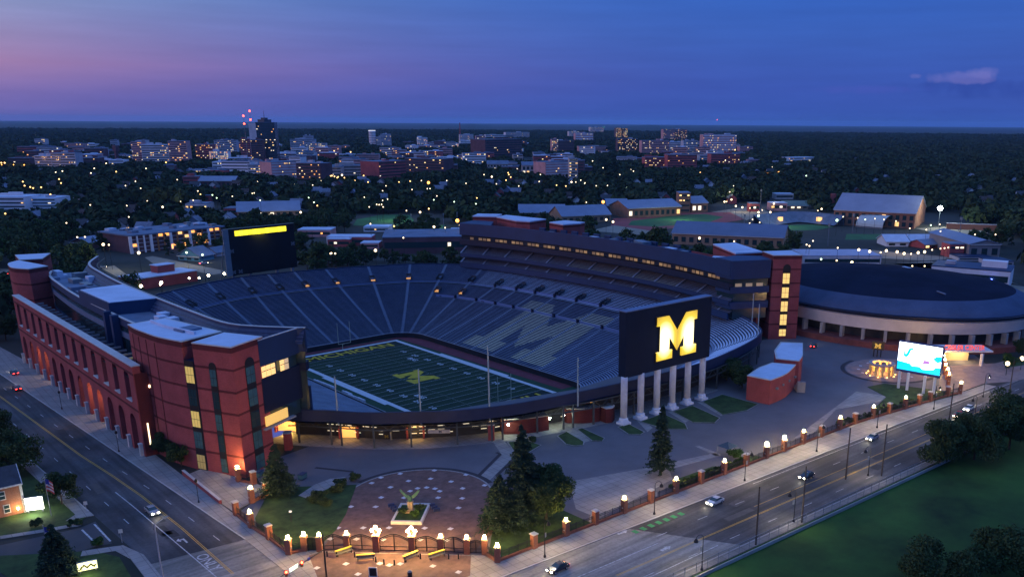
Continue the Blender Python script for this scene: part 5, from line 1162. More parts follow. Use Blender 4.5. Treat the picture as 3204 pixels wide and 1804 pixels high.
# statue in its planter
sx, sy = -86.2, -133.4
t = thing('statue_planter', 'long brick planter bed with pale rim round the eagle statue', 'planter', (sx, sy, .1)); pz = [vC(1090,1005), vC(1340,1010), vC(1410,855), vC(1170,855)]
c = np.mean(np.array(pz), 0); inn = [tuple(c+(np.array(p)-c)*.86) for p in pz]
m_ = MB()
for i in range(4): m_.prism([pz[i], pz[(i+1)%4], inn[(i+1)%4], inn[i]], .08, .75)
m_.build('rim_wall', coping, t); m_ = MB(); m_.prism(inn, .08, .55); m_.build('soil_bed', lawn, t)
t = thing('eagle_statue', 'green bronze eagle with raised wings on a tan stone pedestal', 'statue', (sx+.4, sy+.6, .5)); bx, by = sx+.4, sy+.6
m_ = MB(); m_.box(bx,by,.5,.9,2.1,2.1,R(-46)); m_.lathe((bx,by,0), [(.75,.9),(.62,1.2),(.6,2.5),(.78,2.7),(.78,2.9)], 8); m_.build('pedestal', mat('tan_stone', (.34,.25,.16), .8, .15), t)
br_ = mat('green_bronze', (.03,.09,.08), .5, .25, .8)
m_ = MB(); m_.ball((bx,by,3.4), .5, 12, 8, 0, 1.5); m_.tube((bx,by,3.8),(bx-.25,by-.35,4.3),.3,.16); m_.ball((bx-.3,by-.42,4.4), .2); m_.tube((bx-.36,by-.5,4.38),(bx-.5,by-.7,4.25),.08,.02); m_.tube((bx,by,3.1),(bx+.4,by+.5,2.7),.4,.2); m_.build('body', br_, t)
for sg in (-1, 1):
    m_ = MB(); ax = Vector((math.cos(R(-46)), math.sin(R(-46)), 0))*sg; az = Vector((0,0,1)); bk = Vector((.5,.6,0))
    o = Vector((bx,by,3.5)); pl = [(0,.3),(.9,1.0),(1.9,1.9),(2.1,1.7),(1.9,1.2),(1.75,1.15),(1.55,.7),(1.35,.65),(1.0,.1),(.8,.1),(.2,-.5)]
    f_ = [o+ax*x+az*z+bk*(.12*x) for x, z in pl]; b_ = [p+bk*.14 for p in f_]; n = len(pl); m_.add(f_+b_, [tuple(range(n)), tuple(range(n,2*n))[::-1]]+[(i,n+i,n+(i+1)%n,(i+1)%n) for i in range(n)]); m_.build('wing', br_, t)
for i, (u, v) in enumerate(((1110,880),(1440,880))):
    x, y = vC(u, v); t = thing('blue_seat_wall', f'dark blue bench block at the {("left","right")[i]} side of the statue planter', 'bench', (x, y, .1)); 
    for k in range(3): m_ = MB(); m_.box(x+.9*math.cos(R(70))*(k-1), y+.9*1.6*math.sin(R(70))*(k-1), .1, .75, 1.3, .5, R(-20)); m_.build('block', mat('dark_blue_paint', (.02,.03,.09), .5, .1), t)
for u, v, l in ((2445,640,'left'),(75,620,'x')):
    pass
for u, v, cat_, l in ((2440,640,'bin','dark blue refuse container near the conifer inside the avenue fence'),(2090,620,'bin','teal refuse bin by the stair tower fence')):
    x, y = vB(u, v); t = thing('refuse_bin', l, 'bin', (x, y, .06)); m_ = MB(); m_.box(x,y,.25,1.35,1.9,1.2,.5); m_.build('body', mat('teal_plastic', (.03,.10,.14), .5, .1), t); m_ = MB(); m_.box(x,y,1.35,1.48,2.0,1.3,.5); m_.build('lid', navy, t)
    m_ = MB(); m_.box(x,y,.06,.25,1.2,.7,.5); m_.build('base', black, t)
# ramp by the stair tower
t = thing('ramp_wall', 'low brick retaining wall with pale cap along the ramp at the stair tower', 'wall', (-112.9,-90,0))
m_ = MB(); m_.bar((*vB(1480,605),.6), (*vB(1780,840),.35), .5, 1.2); m_.build('brickwork', brick, t); m_ = MB(); m_.bar((*vB(1480,605),1.25), (*vB(1780,840),1.0), .6, .1); m_.build('cap', coping, t)
sheet('ramp_paving', [vB(1490,615), vB(1640,552), vB(1910,628), vB(2130,700), vB(2140,760), vB(2000,840), vB(1880,900), vB(1790,840)], .14, walk_con)
# ------------------------------------------------------------------ street lamps, poles, signals
def street_lamp():
    t = thing('street_lamp', '-', 'street lamp')
    m_ = MB(); m_.lathe((0,0,0), [(.28,0),(.24,.35),(.12,.6),(.09,1),(.07,6.6)], 10); m_.build('post', iron, t)
    m_ = MB(); pr = None
    for i in range(9):
        a = math.pi*i/8; p = (.75-.75*math.cos(a), 0, 6.6+.7*math.sin(a))
        if pr: m_.tube(pr, p, .05, .05, 6)
        pr = p
    m_.build('arm', iron, t); m_ = MB(); m_.lathe((1.5,0,0), [(.1,6.7),(.26,6.55),(.42,6.2),(.44,6.0)], 12); hd = m_.build('shade', iron, t)
    m_ = MB(); m_.ball((1.5,0,6.12), .25, 10, 6); smooth(m_.build('bulb', glow('street_bulb', (1,.80,.5), 1100), hd))
    m_ = MB(); m_.box(.35,0,4.0,4.9,.5,.05); m_.build('banner', mat('grey_banner', (.3,.3,.3), .7, 0), t)
    return t
sl = street_lamp()
lampsN = [(vD(270,1270)), vD(1152,925), vD(1880,655), vD(2460,420), vR(1265,965), vR(1770,800), vR(2210,690)]
lampsS = [vD(1535,1375), vD(2275,985), vR(1185,1390), vR(2130,905)]
for i, p in enumerate(lampsN): put(sl, (*p, .13), R(-20) if i else R(20), f'black street lamp on the pavement by the iron fence, {ordn[i]} from the crossing', 'street lamps along the boulevard')
for i, p in enumerate(lampsS): put(sl, (*p, .1), R(160), f'black street lamp on the golf course side of the boulevard, {ordn[i]} from the crossing', 'street lamps along the boulevard')
wood = mat('pole_wood', (.07,.055,.045), .9, .25, 2)
for i, (p, h) in enumerate(((vD(1970,1170),12.4),(vD(2340,990),12.6),(vR(985,1420),12.6),(vR(1305,1390),12.8),(vR(1900,960),12.5),(vR(2440,690),12))):
    m_ = MB(); m_.tube((*p,0), (p[0],p[1],h), .2, .13, 8); tag(m_.build('utility_pole', wood), f'plain dark wooden pole on the golf course side, {ordn[i]} from the crossing', 'pole', 'wooden poles along the boulevard')
m_ = MB(); p = vD(2460,425); 
t = thing('tall_street_light', 'tall silver street light pole on the near kerb of the avenue crossing', 'street lamp', (*vB(1310,1427), 0)); x, y = vB(1310,1427)
silver = mat('silver_pole', (.28,.3,.34), .35, .1)
m_ = MB(); m_.tube((x,y,0),(x,y,10.5),.16,.1,10); m_.build('post', silver, t); m_ = MB(); m_.tube((x,y,10.3),(x+2.0,y+.6,10.9),.06,.05,6); m_.build('arm', silver, t); m_ = MB(); m_.box(x+2.2,y+.65,10.8,11,.9,.35,.3); m_.build('head', steel, t)
for i, (u, v, v2) in enumerate(((960,420,285),(500,78,-40),(1603,830,690))):
    x, y = vB(u, v); t = thing('black_lamp_post', f'black pavement lamp post beside the brick arcade, {ordn[(1,2,0)[i]]} from the crossing', 'street lamp', (x, y, .13), 'lamp posts along the avenue')
    m_ = MB(); m_.lathe((x,y,.13), [(.2,0),(.16,.4),(.07,.6),(.06,4.6)], 8); m_.build('post', iron, t); m_ = MB(); m_.lathe((x,y,0), [(.1,4.7),(.3,4.9),(.32,5.3),(.1,5.6)], 8); m_.build('lantern', iron, t)
# white fence along the golf course
t = thing('chain_link_fence', 'grey chain link fence along the golf course side of the boulevard', 'fence', (-20,-192,0))
wire = bpy.data.materials.new('wire_mesh'); wire.use_nodes = True; wt = wire.node_tree; wb = wt.nodes['Principled BSDF']; wb.inputs['Base Color'].default_value = (.14,.15,.16,1); wb.inputs['Alpha'].default_value = .38
fpts = [(x, bS(x)-2.1) for x in np.arange(-71, 60, 3.0)]
m_ = MB()
for (a, b), (c, d_) in zip(fpts, fpts[1:]): m_.quad((a,b,.1),(c,d_,.1),(c,d_,2.4),(a,b,2.4))
m_.build('mesh', wire, t)
for (a, b) in fpts: m_ = MB(); m_.tube((a,b,0),(a,b,2.5),.05,.05,6); m_.build('post', steel, t)
m_ = MB(); 
for (a, b), (c, d_) in zip(fpts, fpts[1:]): m_.tube((a,b,2.4),(c,d_,2.4),.04,.04,5)
m_.build('top_rail', steel, t)
m_ = MB()
for (a, b), (c, d_) in zip(fpts, fpts[1:]): m_.bar((a,b-1.3,.35),(c,d_-1.3,.35),.25,.7)
tag(m_.build('low_kerb_wall', concrete), 'long low concrete wall just behind the chain link fence', 'wall')
# traffic signal mast
x, y = vC(572,1430); t = thing('traffic_signal', 'black traffic signal mast with long arm and red lights at the crossing', 'traffic light', (x, y, .1))
m_ = MB(); m_.tube((x,y,.1),(x,y,8.6),.16,.11,10); m_.build('mast', iron, t)
a = Vector((x,y,5.6)); b = Vector((*P(700,1452,6.3),6.3)); dA = (b-a).normalized(); b = a+dA*12
m_ = MB(); m_.tube(a, b, .11, .07, 8); m_.build('arm', iron, t)
for f in (6.3, 10.4):
    q = a+dA*f; m_ = MB(); m_.bar(q+Vector((0,0,-.55)), q+Vector((0,0,.55)), .38, .38); hs = m_.build('signal_head', mat('signal_case', (.16,.1,.02), .5, 0), t)
    m_ = MB(); m_.ball((q.x-.05, q.y-.25, q.z+.33), .2, 8, 6); m_.build('red_light', glow('signal_red', (1,.05,.02), 30), hs)
q = a+dA*8.4; m_ = MB(); m_.bar(q-dA*1.1+Vector((0,0,.1)), q+dA*1.1+Vector((0,0,.1)), .12, .65); m_.build('street_sign', glow('lit_street_sign', (.85,1,.85), 1.6), t)
q = a+dA*4.3; m_ = MB(); m_.bar(q-dA*.3, q+dA*.3, .1, .5); m_.build('blue_sign', mat('blue_sign', (.04,.06,.4), .5, 0), t)
# ------------------------------------------------------------------ corner west of the avenue: brick house, lit boards, flag
hp = [vB(205,908), vB(-130,985)]; d_ = Vector((hp[1][0]-hp[0][0], hp[1][1]-hp[0][1], 0)).normalized(); nrm = Vector((-d_.y, d_.x, 0))
if nrm.y < 0: nrm = -nrm
c0 = Vector((*hp[0],0)); c1 = c0+d_*13; c2 = c1+nrm*8; c3 = c0+nrm*8; hc = (c0+c2)/2
hb = brick_mat('warm_brick', (.30,.12,.07)); t = thing('brick_house', 'two storey brick house with white corner trim at the left edge', 'house', tuple(hc))
m_ = MB(); m_.prism([tuple(p[:2]) for p in (c0,c1,c2,c3)], 0, 6.6); m_.build('wall', hb, t)
m_ = MB(); ov = .4; e0, e1, e2, e3 = c0-d_*ov-nrm*ov, c1+d_*ov-nrm*ov, c2+d_*ov+nrm*ov, c3-d_*ov+nrm*ov; r0, r1 = (e0+e3)/2+Vector((0,0,9.6)), (e1+e2)/2+Vector((0,0,9.6))
z_ = Vector((0,0,6.5)); m_.add([e0+z_, e1+z_, e2+z_, e3+z_, r0, r1], [(0,1,5,4),(2,3,4,5),(3,0,4),(1,2,5),(3,2,1,0)]); rf = m_.build('roof', mat('slate_roof', (.05,.055,.065), .8, .25, .8), t)
m_ = MB(); m_.bar(e0+z_, e1+z_, .18, .3); m_.bar(e0+z_, r0, .15, .25); m_.build('eaves_board', white_paint, rf)
m_ = MB(); m_.bar(c0-nrm*.06+Vector((0,0,.2)), c0-nrm*.06+Vector((0,0,6.5)), .45, .45); m_.build('corner_trim', white_paint, t)
for s_, z0 in ((3.4,3.9),(3.0,.9),(7.0,3.9),(6.8,.9),(10.4,3.9),(10.4,.9)):
    o = c0+d_*s_-nrm*.05; m_ = MB(); m_.bar(o-d_*.62+Vector((0,0,z0+.85)), o+d_*.62+Vector((0,0,z0+.85)), .16, 1.9); w = m_.build('window', white_paint, t)
    for zz in (.45, 1.3): m_ = MB(); m_.bar(o-d_*.46-nrm*.06+Vector((0,0,z0+zz)), o+d_*.46-nrm*.06+Vector((0,0,z0+zz)), .08, .68); m_.build('pane', glass_dark if s_ != 7 else glow('house_pane', (1,.8,.45), .5), w)
m_ = MB(); m_.box(*(c0+d_*1.1-nrm*.3)[:2], 1.2, 1.6, .35, .35); m_.build('wall_lantern', glow('house_lantern', (1,.62,.2), 60), t)
lo = light('house_lamp', 'POINT', (0,0,0), 260, (1,.6,.2), .3); lo.parent = t; lo.location = c0+d_*1.6-nrm*1.6+Vector((0,0,1.4))-hc
for i, (pa, pb, z0, z1, e, gl, lab) in enumerate(((vB(215,915),vB(365,895),.7,3.4,900,(1,1,.82),'glaring white lit board on the lawn in front of the brick house'),(vB(630,1400),vB(795,1365),.5,2.0,260,(1,.95,.4),'yellow lit nameboard low on the lawn at the lower left corner'))):
    a, b = Vector((*pa,0)), Vector((*pb,0)); t = thing('lit_board', lab, 'sign', tuple((a+b)/2)); dd_ = (b-a).normalized(); nv = Vector((dd_.y,-dd_.x,0))
    m_ = MB(); m_.bar(a+Vector((0,0,(z0+z1)/2)), b+Vector((0,0,(z0+z1)/2)), .3, z1-z0+.2); m_.build('cabinet', white_paint, t)
    m_ = MB(); m_.bar(a+dd_*.1+nv*.16+Vector((0,0,(z0+z1)/2)), b-dd_*.1+nv*.16+Vector((0,0,(z0+z1)/2)), .05, z1-z0); fc = m_.build('lit_face', glow(('board_white','board_yellow')[i], gl, (7, 2.2)[i]), t)
    for f in (.12, .88): m_ = MB(); p = a.lerp(b, f); m_.bar(p, p+Vector((0,0,z0)), .25); m_.build('post', steel, t)
    if i == 1:
        for k in range(7):
            m_ = MB(); p = a.lerp(b, .14+.11*k)+nv*.2; m_.bar(p+Vector((0,0,z0+.35+.3*(k % 3))), p+dd_*.35+Vector((0,0,z0+.5+.3*((k+1) % 3))), .04, .28); m_.build('dark_mark', black, fc)
    lo = light('board_lamp', 'POINT', (0,0,0), e, (1,1,.75) if i == 0 else (1,.95,.5), .6); lo.parent = t; lo.location = nv*2.2+Vector((0,0,1.6))
    lo = light('board_lamp', 'POINT', (0,0,0), e*.5, (1,1,.75) if i == 0 else (1,.95,.5), .6); lo.parent = t; lo.location = -nv*1.6+Vector((0,0,1.6))
def flag(u, v, lab, h, us=True):
    x, y = vB(u, v); t = thing('flag_pole', lab, 'flag', (x, y, .1)); m_ = MB(); m_.tube((x,y,.1),(x,y,h),.07,.04,8); m_.ball((x,y,h+.08),.1); m_.build('pole', silver, t)
    m_ = MB(); n = 8; vs = []; fs = []; mi = []
    for r_ in range(8):
        for i in range(n+1): f = i/n; vs.append((x+.08+f*1.1, y-.7*f+.15*math.sin(f*7), h-.3-r_*.38-.9*f*f))
    for r_ in range(7):
        for i in range(n): fs.append((r_*(n+1)+i, r_*(n+1)+i+1, (r_+1)*(n+1)+i+1, (r_+1)*(n+1)+i)); mi.append(2 if r_ < 3 and i < 4 else r_ % 2)
    m_.add(vs, fs); m_.m = mi; m_.build('flag_cloth', [mat('flag_red', (.4,.06,.06), .8, 0), mat('flag_white', (.5,.45,.45), .8, 0), mat('flag_blue', (.04,.05,.25), .8, 0)], t)
flag(415, 938, 'striped flag hanging from a slim pole on the lawn by the brick house', 8.6); flag(372, 1150, 'smaller flag on a short pole by the lower left shrubs', 3.6)
for i, (u, v, h, l) in enumerate(((985,1150,2.4,'white square road sign at the near corner of the side street'),(700,905,2.0,'small grey road sign on the far corner of the side street'))):
    x, y = vB(u, v); t = thing('road_sign', l, 'sign', (x, y, 0)); m_ = MB(); m_.tube((x,y,0),(x,y,h),.05,.05,6); m_.build('post', silver, t); m_ = MB(); m_.box(x,y-.06,h-.3,h+.5,.75,.05,-.4); m_.build('plate', mat('pale_plate', (.5,.5,.46), .5, 0), t)
# ------------------------------------------------------------------ cars
def car_proto(name, c):
    t = thing(name, '-', 'car'); pm = mat('car_paint_'+name, c, .25, .05, 1, spec=.6)
    prof = [(-2.2,.35),(-2.2,.8),(-2.1,.95),(-1.3,1.02),(-.85,1.05),(.95,1.03),(1.9,.9),(2.2,.72),(2.22,.35)]
    def ext(m_, pr, w, w2=None):
        n = len(pr); w2 = w2 or [w]*n; vs = [(x,-ww,z) for (x,z), ww in zip(pr, w2)]+[(x,ww,z) for (x,z), ww in zip(pr, w2)]
        m_.add(vs, [tuple(range(n))[::-1], tuple(range(n,2*n))]+[(i,(i+1)%n,n+(i+1)%n,n+i) for i in range(n)])
    m_ = MB(); ext(m_, prof, .88, [.84,.88,.88,.88,.88,.88,.86,.8,.8]); m_.build('body', pm, t)
    m_ = MB(); ext(m_, [(-1.75,1.0),(-1.15,1.42),(.15,1.46),(1.0,1.03)], .8, [.82,.66,.66,.82]); m_.build('windows', glass_dark, t)
    m_ = MB(); ext(m_, [(-1.15,1.41),(-1.05,1.5),(.1,1.52),(.18,1.46)], .66); m_.build('roof', pm, t)
    for x in (-1.38, 1.38):
        for s_ in (-.8, .8): m_ = MB(); m_.tube((x,s_-.11,.33),(x,s_+.11,.33),.33,.33,14); w = m_.build('wheel', mat('tyre_rubber', (.012,.012,.012), .9, 0), t); m_ = MB(); m_.tube((x,s_-.12,.33),(x,s_+.12,.33),.19,.19,10); m_.build('rim', silver, w)
    for s_ in (-.58, .58):
        m_ = MB(); m_.box(2.2, s_, .6, .78, .12, .4); m_.build('headlight', glow('headlight', (1,.88,.62), 40), t)
        m_ = MB(); m_.box(-2.2, s_, .68, .84, .1, .42); m_.build('tail_light', glow('tail_light', (1,.04,.03), 12), t)
    lo = light('headlight_beam', 'SPOT', (0,0,0), 420, (1,.88,.66), .15, (0,R(-82),0), 75); lo.parent = t; lo.location = (2.35,0,.7)
    return t
c1 = car_proto('silver_car', (.3,.31,.33)); c2 = car_proto('dark_car', (.03,.035,.05)); c3 = car_proto('white_car', (.6,.6,.6)); c4 = car_proto('red_car', (.25,.03,.03))
CARS = [(c1, -125.2, -96, -90, 'silver car with headlights on waiting in the turn lane of the avenue'), (c4, -124.9, 24, 91, 'red car with glowing tail lights driving away along the avenue'), (c2, -121.5, 44, 91, 'dark car with tail lights farther up the avenue'),
    (c3, -35, -173.2, 183, 'white car in the kerb lane of the boulevard by the iron fence'), (c2, -8, -178.6, 183, 'dark car in the inner lane of the boulevard'), (c1, 27, -175.6, 183, 'silver car in the kerb lane beyond the truck gate'),
    (c3, 70, -181.8, 184, 'white car on the boulevard partly behind the big dark trees'), (c2, -79.5, -172.3, 182, 'dark car entering the crossing from the boulevard'), (c4, 62, -182.6, 184, 'red car following close behind near the dark trees')]
for p, x, y, a, l in CARS: put(p, (x, y, .04), R(a), l, 'cars on the streets')
for i, (f, u, v, a, p) in enumerate(((vF,660,880,60,c2),(vF,700,985,20,c2),(vF,1000,880,15,c3),(vA,40,265,95,c1),(vA,770,215,20,c1),(vA,1540,185,10,c3),(vF,1090,890,15,c1))):
    x, y = f(u, v); put(p, (x, y, .09), R(a), ['dark car parked under the arena pillars','black car parked on the forecourt by the low brick block','white car under the raised arena ring','silver car parked at the far left edge','silver car parked behind the near grandstand','white car parked in the lot below the far scoreboard','grey car next to the white one under the arena ring'][i], 'parked cars')
# ------------------------------------------------------------------ trees near the stadium
def leaf_mat(name, c):
    m = mat(name, c, .9, .45, .25, spec=.12, c2=tuple(x*1.7 for x in c)); return m
leaf_a = leaf_mat('leaf_dark_green', (.032,.056,.022)); leaf_b = leaf_mat('leaf_olive', (.042,.064,.024)); leaf_c = leaf_mat('leaf_fresh', (.035,.075,.02)); needle = leaf_mat('needle_green', (.026,.048,.03))
bark = mat('bark', (.06,.045,.035), .95, .3, 2)
def leaves(rng, centers, sizes, n, leaf):
    """leaf-sized faces spread through clumps"""
    k = rng.integers(0, len(centers), n); c = np.array(centers)[k]; s = np.array(sizes)[k]
    d_ = rng.normal(size=(n,3)); d_ /= np.linalg.norm(d_, axis=1, keepdims=True); r = s*(rng.random(n)**.45)
    p = c+d_*r[:,None]*np.array([1,1,.8])
    a = rng.normal(size=(n,3)); a /= np.linalg.norm(a, axis=1, keepdims=True); b = np.cross(a, rng.normal(size=(n,3))); b /= np.linalg.norm(b, axis=1, keepdims=True)
    sz = leaf*(.6+.8*rng.random(n))[:,None]
    v = np.stack([p-a*sz-b*sz*.6, p+a*sz-b*sz*.5, p+a*sz*.8+b*sz*.6, p-a*sz*.7+b*sz*.5], 1).reshape(-1,3)
    return v
def quads_mesh(name, v):
    n = len(v)//4; me = bpy.data.meshes.new(name); me.vertices.add(n*4); me.vertices.foreach_set('co', v.astype(np.float32).ravel())
    me.loops.add(n*4); me.loops.foreach_set('vertex_index', np.arange(n*4, dtype=np.int32)); me.polygons.add(n); me.polygons.foreach_set('loop_start', np.arange(0, n*4, 4, dtype=np.int32)); me.update(); return me
def mesh_obj(name, me, mt, parent):
    me.materials.append(mt); o = bpy.data.objects.new(name, me); col.objects.link(o); o.parent = parent; return o
def broad_tree(seed, h, w, n, leaf, mt, name='leafy_tree'):
    rng = np.random.default_rng(seed); t = thing(name, '-', 'tree'); m_ = MB(); th = h*.32
    m_.tube((0,0,0), (.1,.05,th), .028*h, .018*h, 8)
    cs, ss = [], []
    for k in range(int(10+w*1.2)):
        a = rng.random()*6.283; z = h*(.3+.62*rng.random()); rr = w*.5*math.sqrt(max(.05, 1-((z/h-.55)/.5)**2))*(.35+.6*rng.random())
        c = (rr*math.cos(a), rr*math.sin(a), z); cs.append(c); ss.append(w*(.13+.13*rng.random()))
        if k < 9: m_.tube((.1,.05,th*(.7+.3*rng.random())), tuple(np.array(c)*.85), .011*h, .004*h, 5)
    m_.build('trunk', bark, t)
    mesh_obj('crown', quads_mesh('crown', leaves(rng, cs, ss, n, leaf)), mt, t); return t
def conifer(seed, h, w, n, leaf, mt=needle, z0=.1, name='conifer'):
    rng = np.random.default_rng(seed); t = thing(name, '-', 'tree'); m_ = MB(); m_.tube((0,0,0),(0,0,h*.97), .02*h, .004*h, 7); m_.build('trunk', bark, t)
    k = int(n/40); pts = []
    for _ in range(k):
        f = rng.random()**.75; f = 1-f; z = h*(z0+(1-z0)*f); L_ = w*.5*(1-f)**.8*(.65+.45*rng.random())+.15; a = rng.random()*6.283
        s = rng.random(40)**.7; pr = L_*s; 
        x = pr*math.cos(a)+rng.normal(size=40)*.13*(.3+L_*.35); y = pr*math.sin(a)+rng.normal(size=40)*.13*(.3+L_*.35); zz = z-.30*pr*pr/max(1, L_)*.8+rng.normal(size=40)*.13
        pts.append(np.stack([x,y,zz],1))
    p = np.concatenate(pts); n = len(p)
    a = rng.normal(size=(n,3)); a[:,2] *= .5; a /= np.linalg.norm(a,axis=1,keepdims=True); b = np.cross(a, rng.normal(size=(n,3))); b /= np.linalg.norm(b,axis=1,keepdims=True); sz = leaf*(.5+rng.random(n))[:,None]
    v = np.stack([p-a*sz-b*sz*.4, p+a*sz-b*sz*.4, p+a*sz*.9+b*sz*.4, p-a*sz+b*sz*.4],1).reshape(-1,3)
    mesh_obj('crown', quads_mesh('crown', v), mt, t); return t
def shrub(seed, w, h, n, leaf, mt, name='shrub'):
    rng = np.random.default_rng(seed); t = thing(name, '-', 'shrub'); cs = [(w*(rng.random()-.5)*.7, w*(rng.random()-.5)*.7, h*(.3+.4*rng.random())) for _ in range(9)]; ss = [h*.38]*9
    mesh_obj('foliage', quads_mesh('foliage', leaves(rng, cs, ss, n, leaf)), mt, t); m_ = MB(); m_.tube((0,0,0),(0,0,h*.5),.06,.03,5); m_.build('stem', bark, t); return t
def at(t, xy, label, z=.1, rz=0): t.location = (xy[0], xy[1], z); t.rotation_euler.z = rz; t['label'] = label; return t
at(conifer(1, 21, 11.5, 18700, 0.222), (-71.5,-152.6), 'tallest dark conifer rising between the leafy trees on the corner lawn', .16)
at(conifer(2, 11.5, 10.5, 15300, 0.200), (-76.6,-151.5), 'broad shorter conifer left of the tallest one on the corner lawn', .16)
at(broad_tree(3, 11.5, 11, 17850, 0.200, leaf_a), (-67.0,-154.5), 'broad leafy tree right of the tall conifer by the fence', .16)
at(conifer(4, 16.9, 7.4, 11050, 0.200), (-31.7,-154.4), 'single slender conifer standing alone on the forecourt paving', .08)
at(conifer(5, 11.6, 8.6, 11050, 0.200), (-101.5,-104.4), 'conifer inside the avenue fence beside the stair tower', .1)
at(broad_tree(6, 10.5, 11.5, 15300, 0.207, leaf_b), (23.5,-195.5), 'dark leafy tree leftmost of the group beside the golf course fence', 0)
at(broad_tree(7, 11, 13, 15300, 0.222, leaf_b), (32.5,-200), 'dark leafy tree in the middle of the golf course group', 0)
at(broad_tree(8, 13, 15, 15300, 0.237, leaf_a), (46,-203), 'largest dark leafy tree at the right edge above the golf course', 0)
at(broad_tree(9, 12, 13, 13600, 0.237, leaf_a), (60,-200), 'leafy tree behind the largest one at the right edge', 0)
at(broad_tree(10, 7.5, 13.0, 13600, 0.192, leaf_a), P(2350,1475), 'low spreading dark bush tree in the lower right corner', 0)
at(broad_tree(12, 8, 12.0, 11900, 0.207, leaf_a), P(2500,1440), 'dark tree cut by the right edge near the bottom corner', 0)
at(conifer(11, 9.5, 8.5, 10200, 0.200), vB(480,1400), 'bushy dark conifer in front of the lower left lawn', .1)
at(broad_tree(13, 6.5, 7.5, 8840, 0.163, leaf_a), vB(500,840), 'dark round tree behind the flag beside the avenue', .1)
at(broad_tree(14, 9, 12, 10200, 0.222, leaf_a), P(30,1190), 'large dark tree left of the avenue behind the brick house', .1)
at(broad_tree(15, 9, 10, 8500, 0.222, leaf_a), P(-25,1120), 'dark tree cut off by the left edge above the brick house', .1)
at(broad_tree(16, 9, 9, 7140, 0.222, leaf_b), P(15,855), 'dark tree between the arcade end and the left edge', .1)
at(broad_tree(17, 6.5, 7, 7650, 0.163, leaf_a), (-111.8,-66.5), 'dark shrubby tree against the foot of the curved brick block', .1)
at(broad_tree(18, 5.5, 6.5, 7140, 0.163, leaf_a), (-111.2,-73.2), 'lower dark shrub tree right beside it at the brick block foot', .1)
at(broad_tree(19, 7.5, 8.5, 6800, 0.200, leaf_a), vM(1600,1150,0), 'dark tree behind the last scoreboard column', .1)
at(broad_tree(20, 8, 9.5, 7140, 0.200, leaf_a), vM(1760,1230,0), 'dark tree between the scoreboard and the low brick blocks', .1)
at(shrub(21, 4, 2.4, 1800, .16, leaf_c), vD(1790,470), 'bright green shrub heap beside the fence near the tent', .16)
at(shrub(22, 2.2, 1.5, 1200, .13, leaf_c), (-86.4,-135.4), 'bright shrub at the near end of the statue planter', .5)
at(shrub(23, 1.7, 1.6, 900, .12, leaf_a), (-84.2,-133.6), 'dark shrub right of the eagle pedestal', .5); at(shrub(24, 1.7, 1.5, 900, .12, leaf_a), (-87.6,-132.4), 'dark shrub left of the eagle pedestal', .5)
at(shrub(25, 2.6, 1.4, 1200, .14, leaf_b), vI(800,850), 'pale flowering shrub on the planting bed below the rim', .2); at(shrub(26, 2.4, 1.6, 900, .14, leaf_a), vB(290,1020), 'clipped shrub on the lawn in front of the white lit board', .1)
at(shrub(27, 3.0, 1.2, 900, .15, leaf_a), vB(600,1010), 'low dark hedge plant at the side street corner', .1); at(shrub(28, 2.0, 1.6, 900, .13, leaf_c), vB(790,1170), 'small shrub at the near side street corner', .1)
at(broad_tree(29, 5, 5, 4250, 0.148, leaf_c), vR(2440,440), 'leafy tree lit from below near the arena canopy', .1); at(broad_tree(30, 6, 6, 4250, 0.163, leaf_a), vR(2560,330), 'dark tree at the right edge by the arena', .1)
for i, (u, v) in enumerate(((470,830),(520,790),(640,745),(800,650),(560,860),(700,700))):
    t = shrub(80+i, 3.2, 1.8, 1300, .13, leaf_a if i % 2 else leaf_b); at(t, vC(u, v), f'dark planting on the corner lawn beside the brick circle, {ordn[i]} of six', .16); t['group'] = 'planting on the corner lawn'
for i in range(10):
    x = -36+i*2.4; t = shrub(40+i, 2.6, 1.5, 700, .15, leaf_a if i % 3 else leaf_c); at(t, (x+(3 if i > 3 else 0), -162.6-.03*(x+40)+.4), f'hedge bush behind the iron fence, {ordn[i]} from the left', .16); t['group'] = 'hedge along the fence'
for i in range(9):
    x = 30+i*4.2; t = shrub(60+i, 3, 1.5, 600, .15, leaf_a); at(t, (x, -164.0-.1*(x-30)), f'dark bush behind the fence by the screen lawn, {ordn[i]} from the left', .16); t['group'] = 'bushes along the screen lawn'
t = thing('market_tent', 'small dark pyramid tent beside the bright shrub on the forecourt', 'tent', (*vD(1740,440), .1)); x, y = vD(1740,440)
m_ = MB(); m_.add([(x-1.9,y-1.9,2.3),(x+1.9,y-1.9,2.3),(x+1.9,y+1.9,2.3),(x-1.9,y+1.9,2.3),(x,y,3.4)], [(0,1,4),(1,2,4),(2,3,4),(3,0,4),(3,2,1,0)]); m_.build('canopy', mat('tent_teal', (.03,.06,.09), .7, .1), t)
for sx_ in (-1.8, 1.8):
    for sy_ in (-1.8, 1.8): m_ = MB(); m_.tube((x+sx_,y+sy_,.08),(x+sx_,y+sy_,2.3),.05,.05,6); m_.build('leg', steel, t)
for u, v, h in ((2345,985,2.2),(292,985,2.2),(1940,1040,2.3)):
    x, y = vC(u, v) if u != 2345 else vB(2345,985); t = thing('lawn_lamp', {2345:'small globe lamp',292:'little pale lamp post on the corner lawn at left',1940:'little pale lamp post under the right hand trees'}[u] if u != 2345 else 'small unlit globe lamp near the left lawn path', 'lamp', (x, y, .16))
    m_ = MB(); m_.tube((x,y,.16),(x,y,h),.06,.05,6); m_.build('post', iron, t); m_ = MB(); m_.ball((x,y,h+.2),.22); m_.build('globe', glow('pale_globe', (1,.9,.75), .8), t)
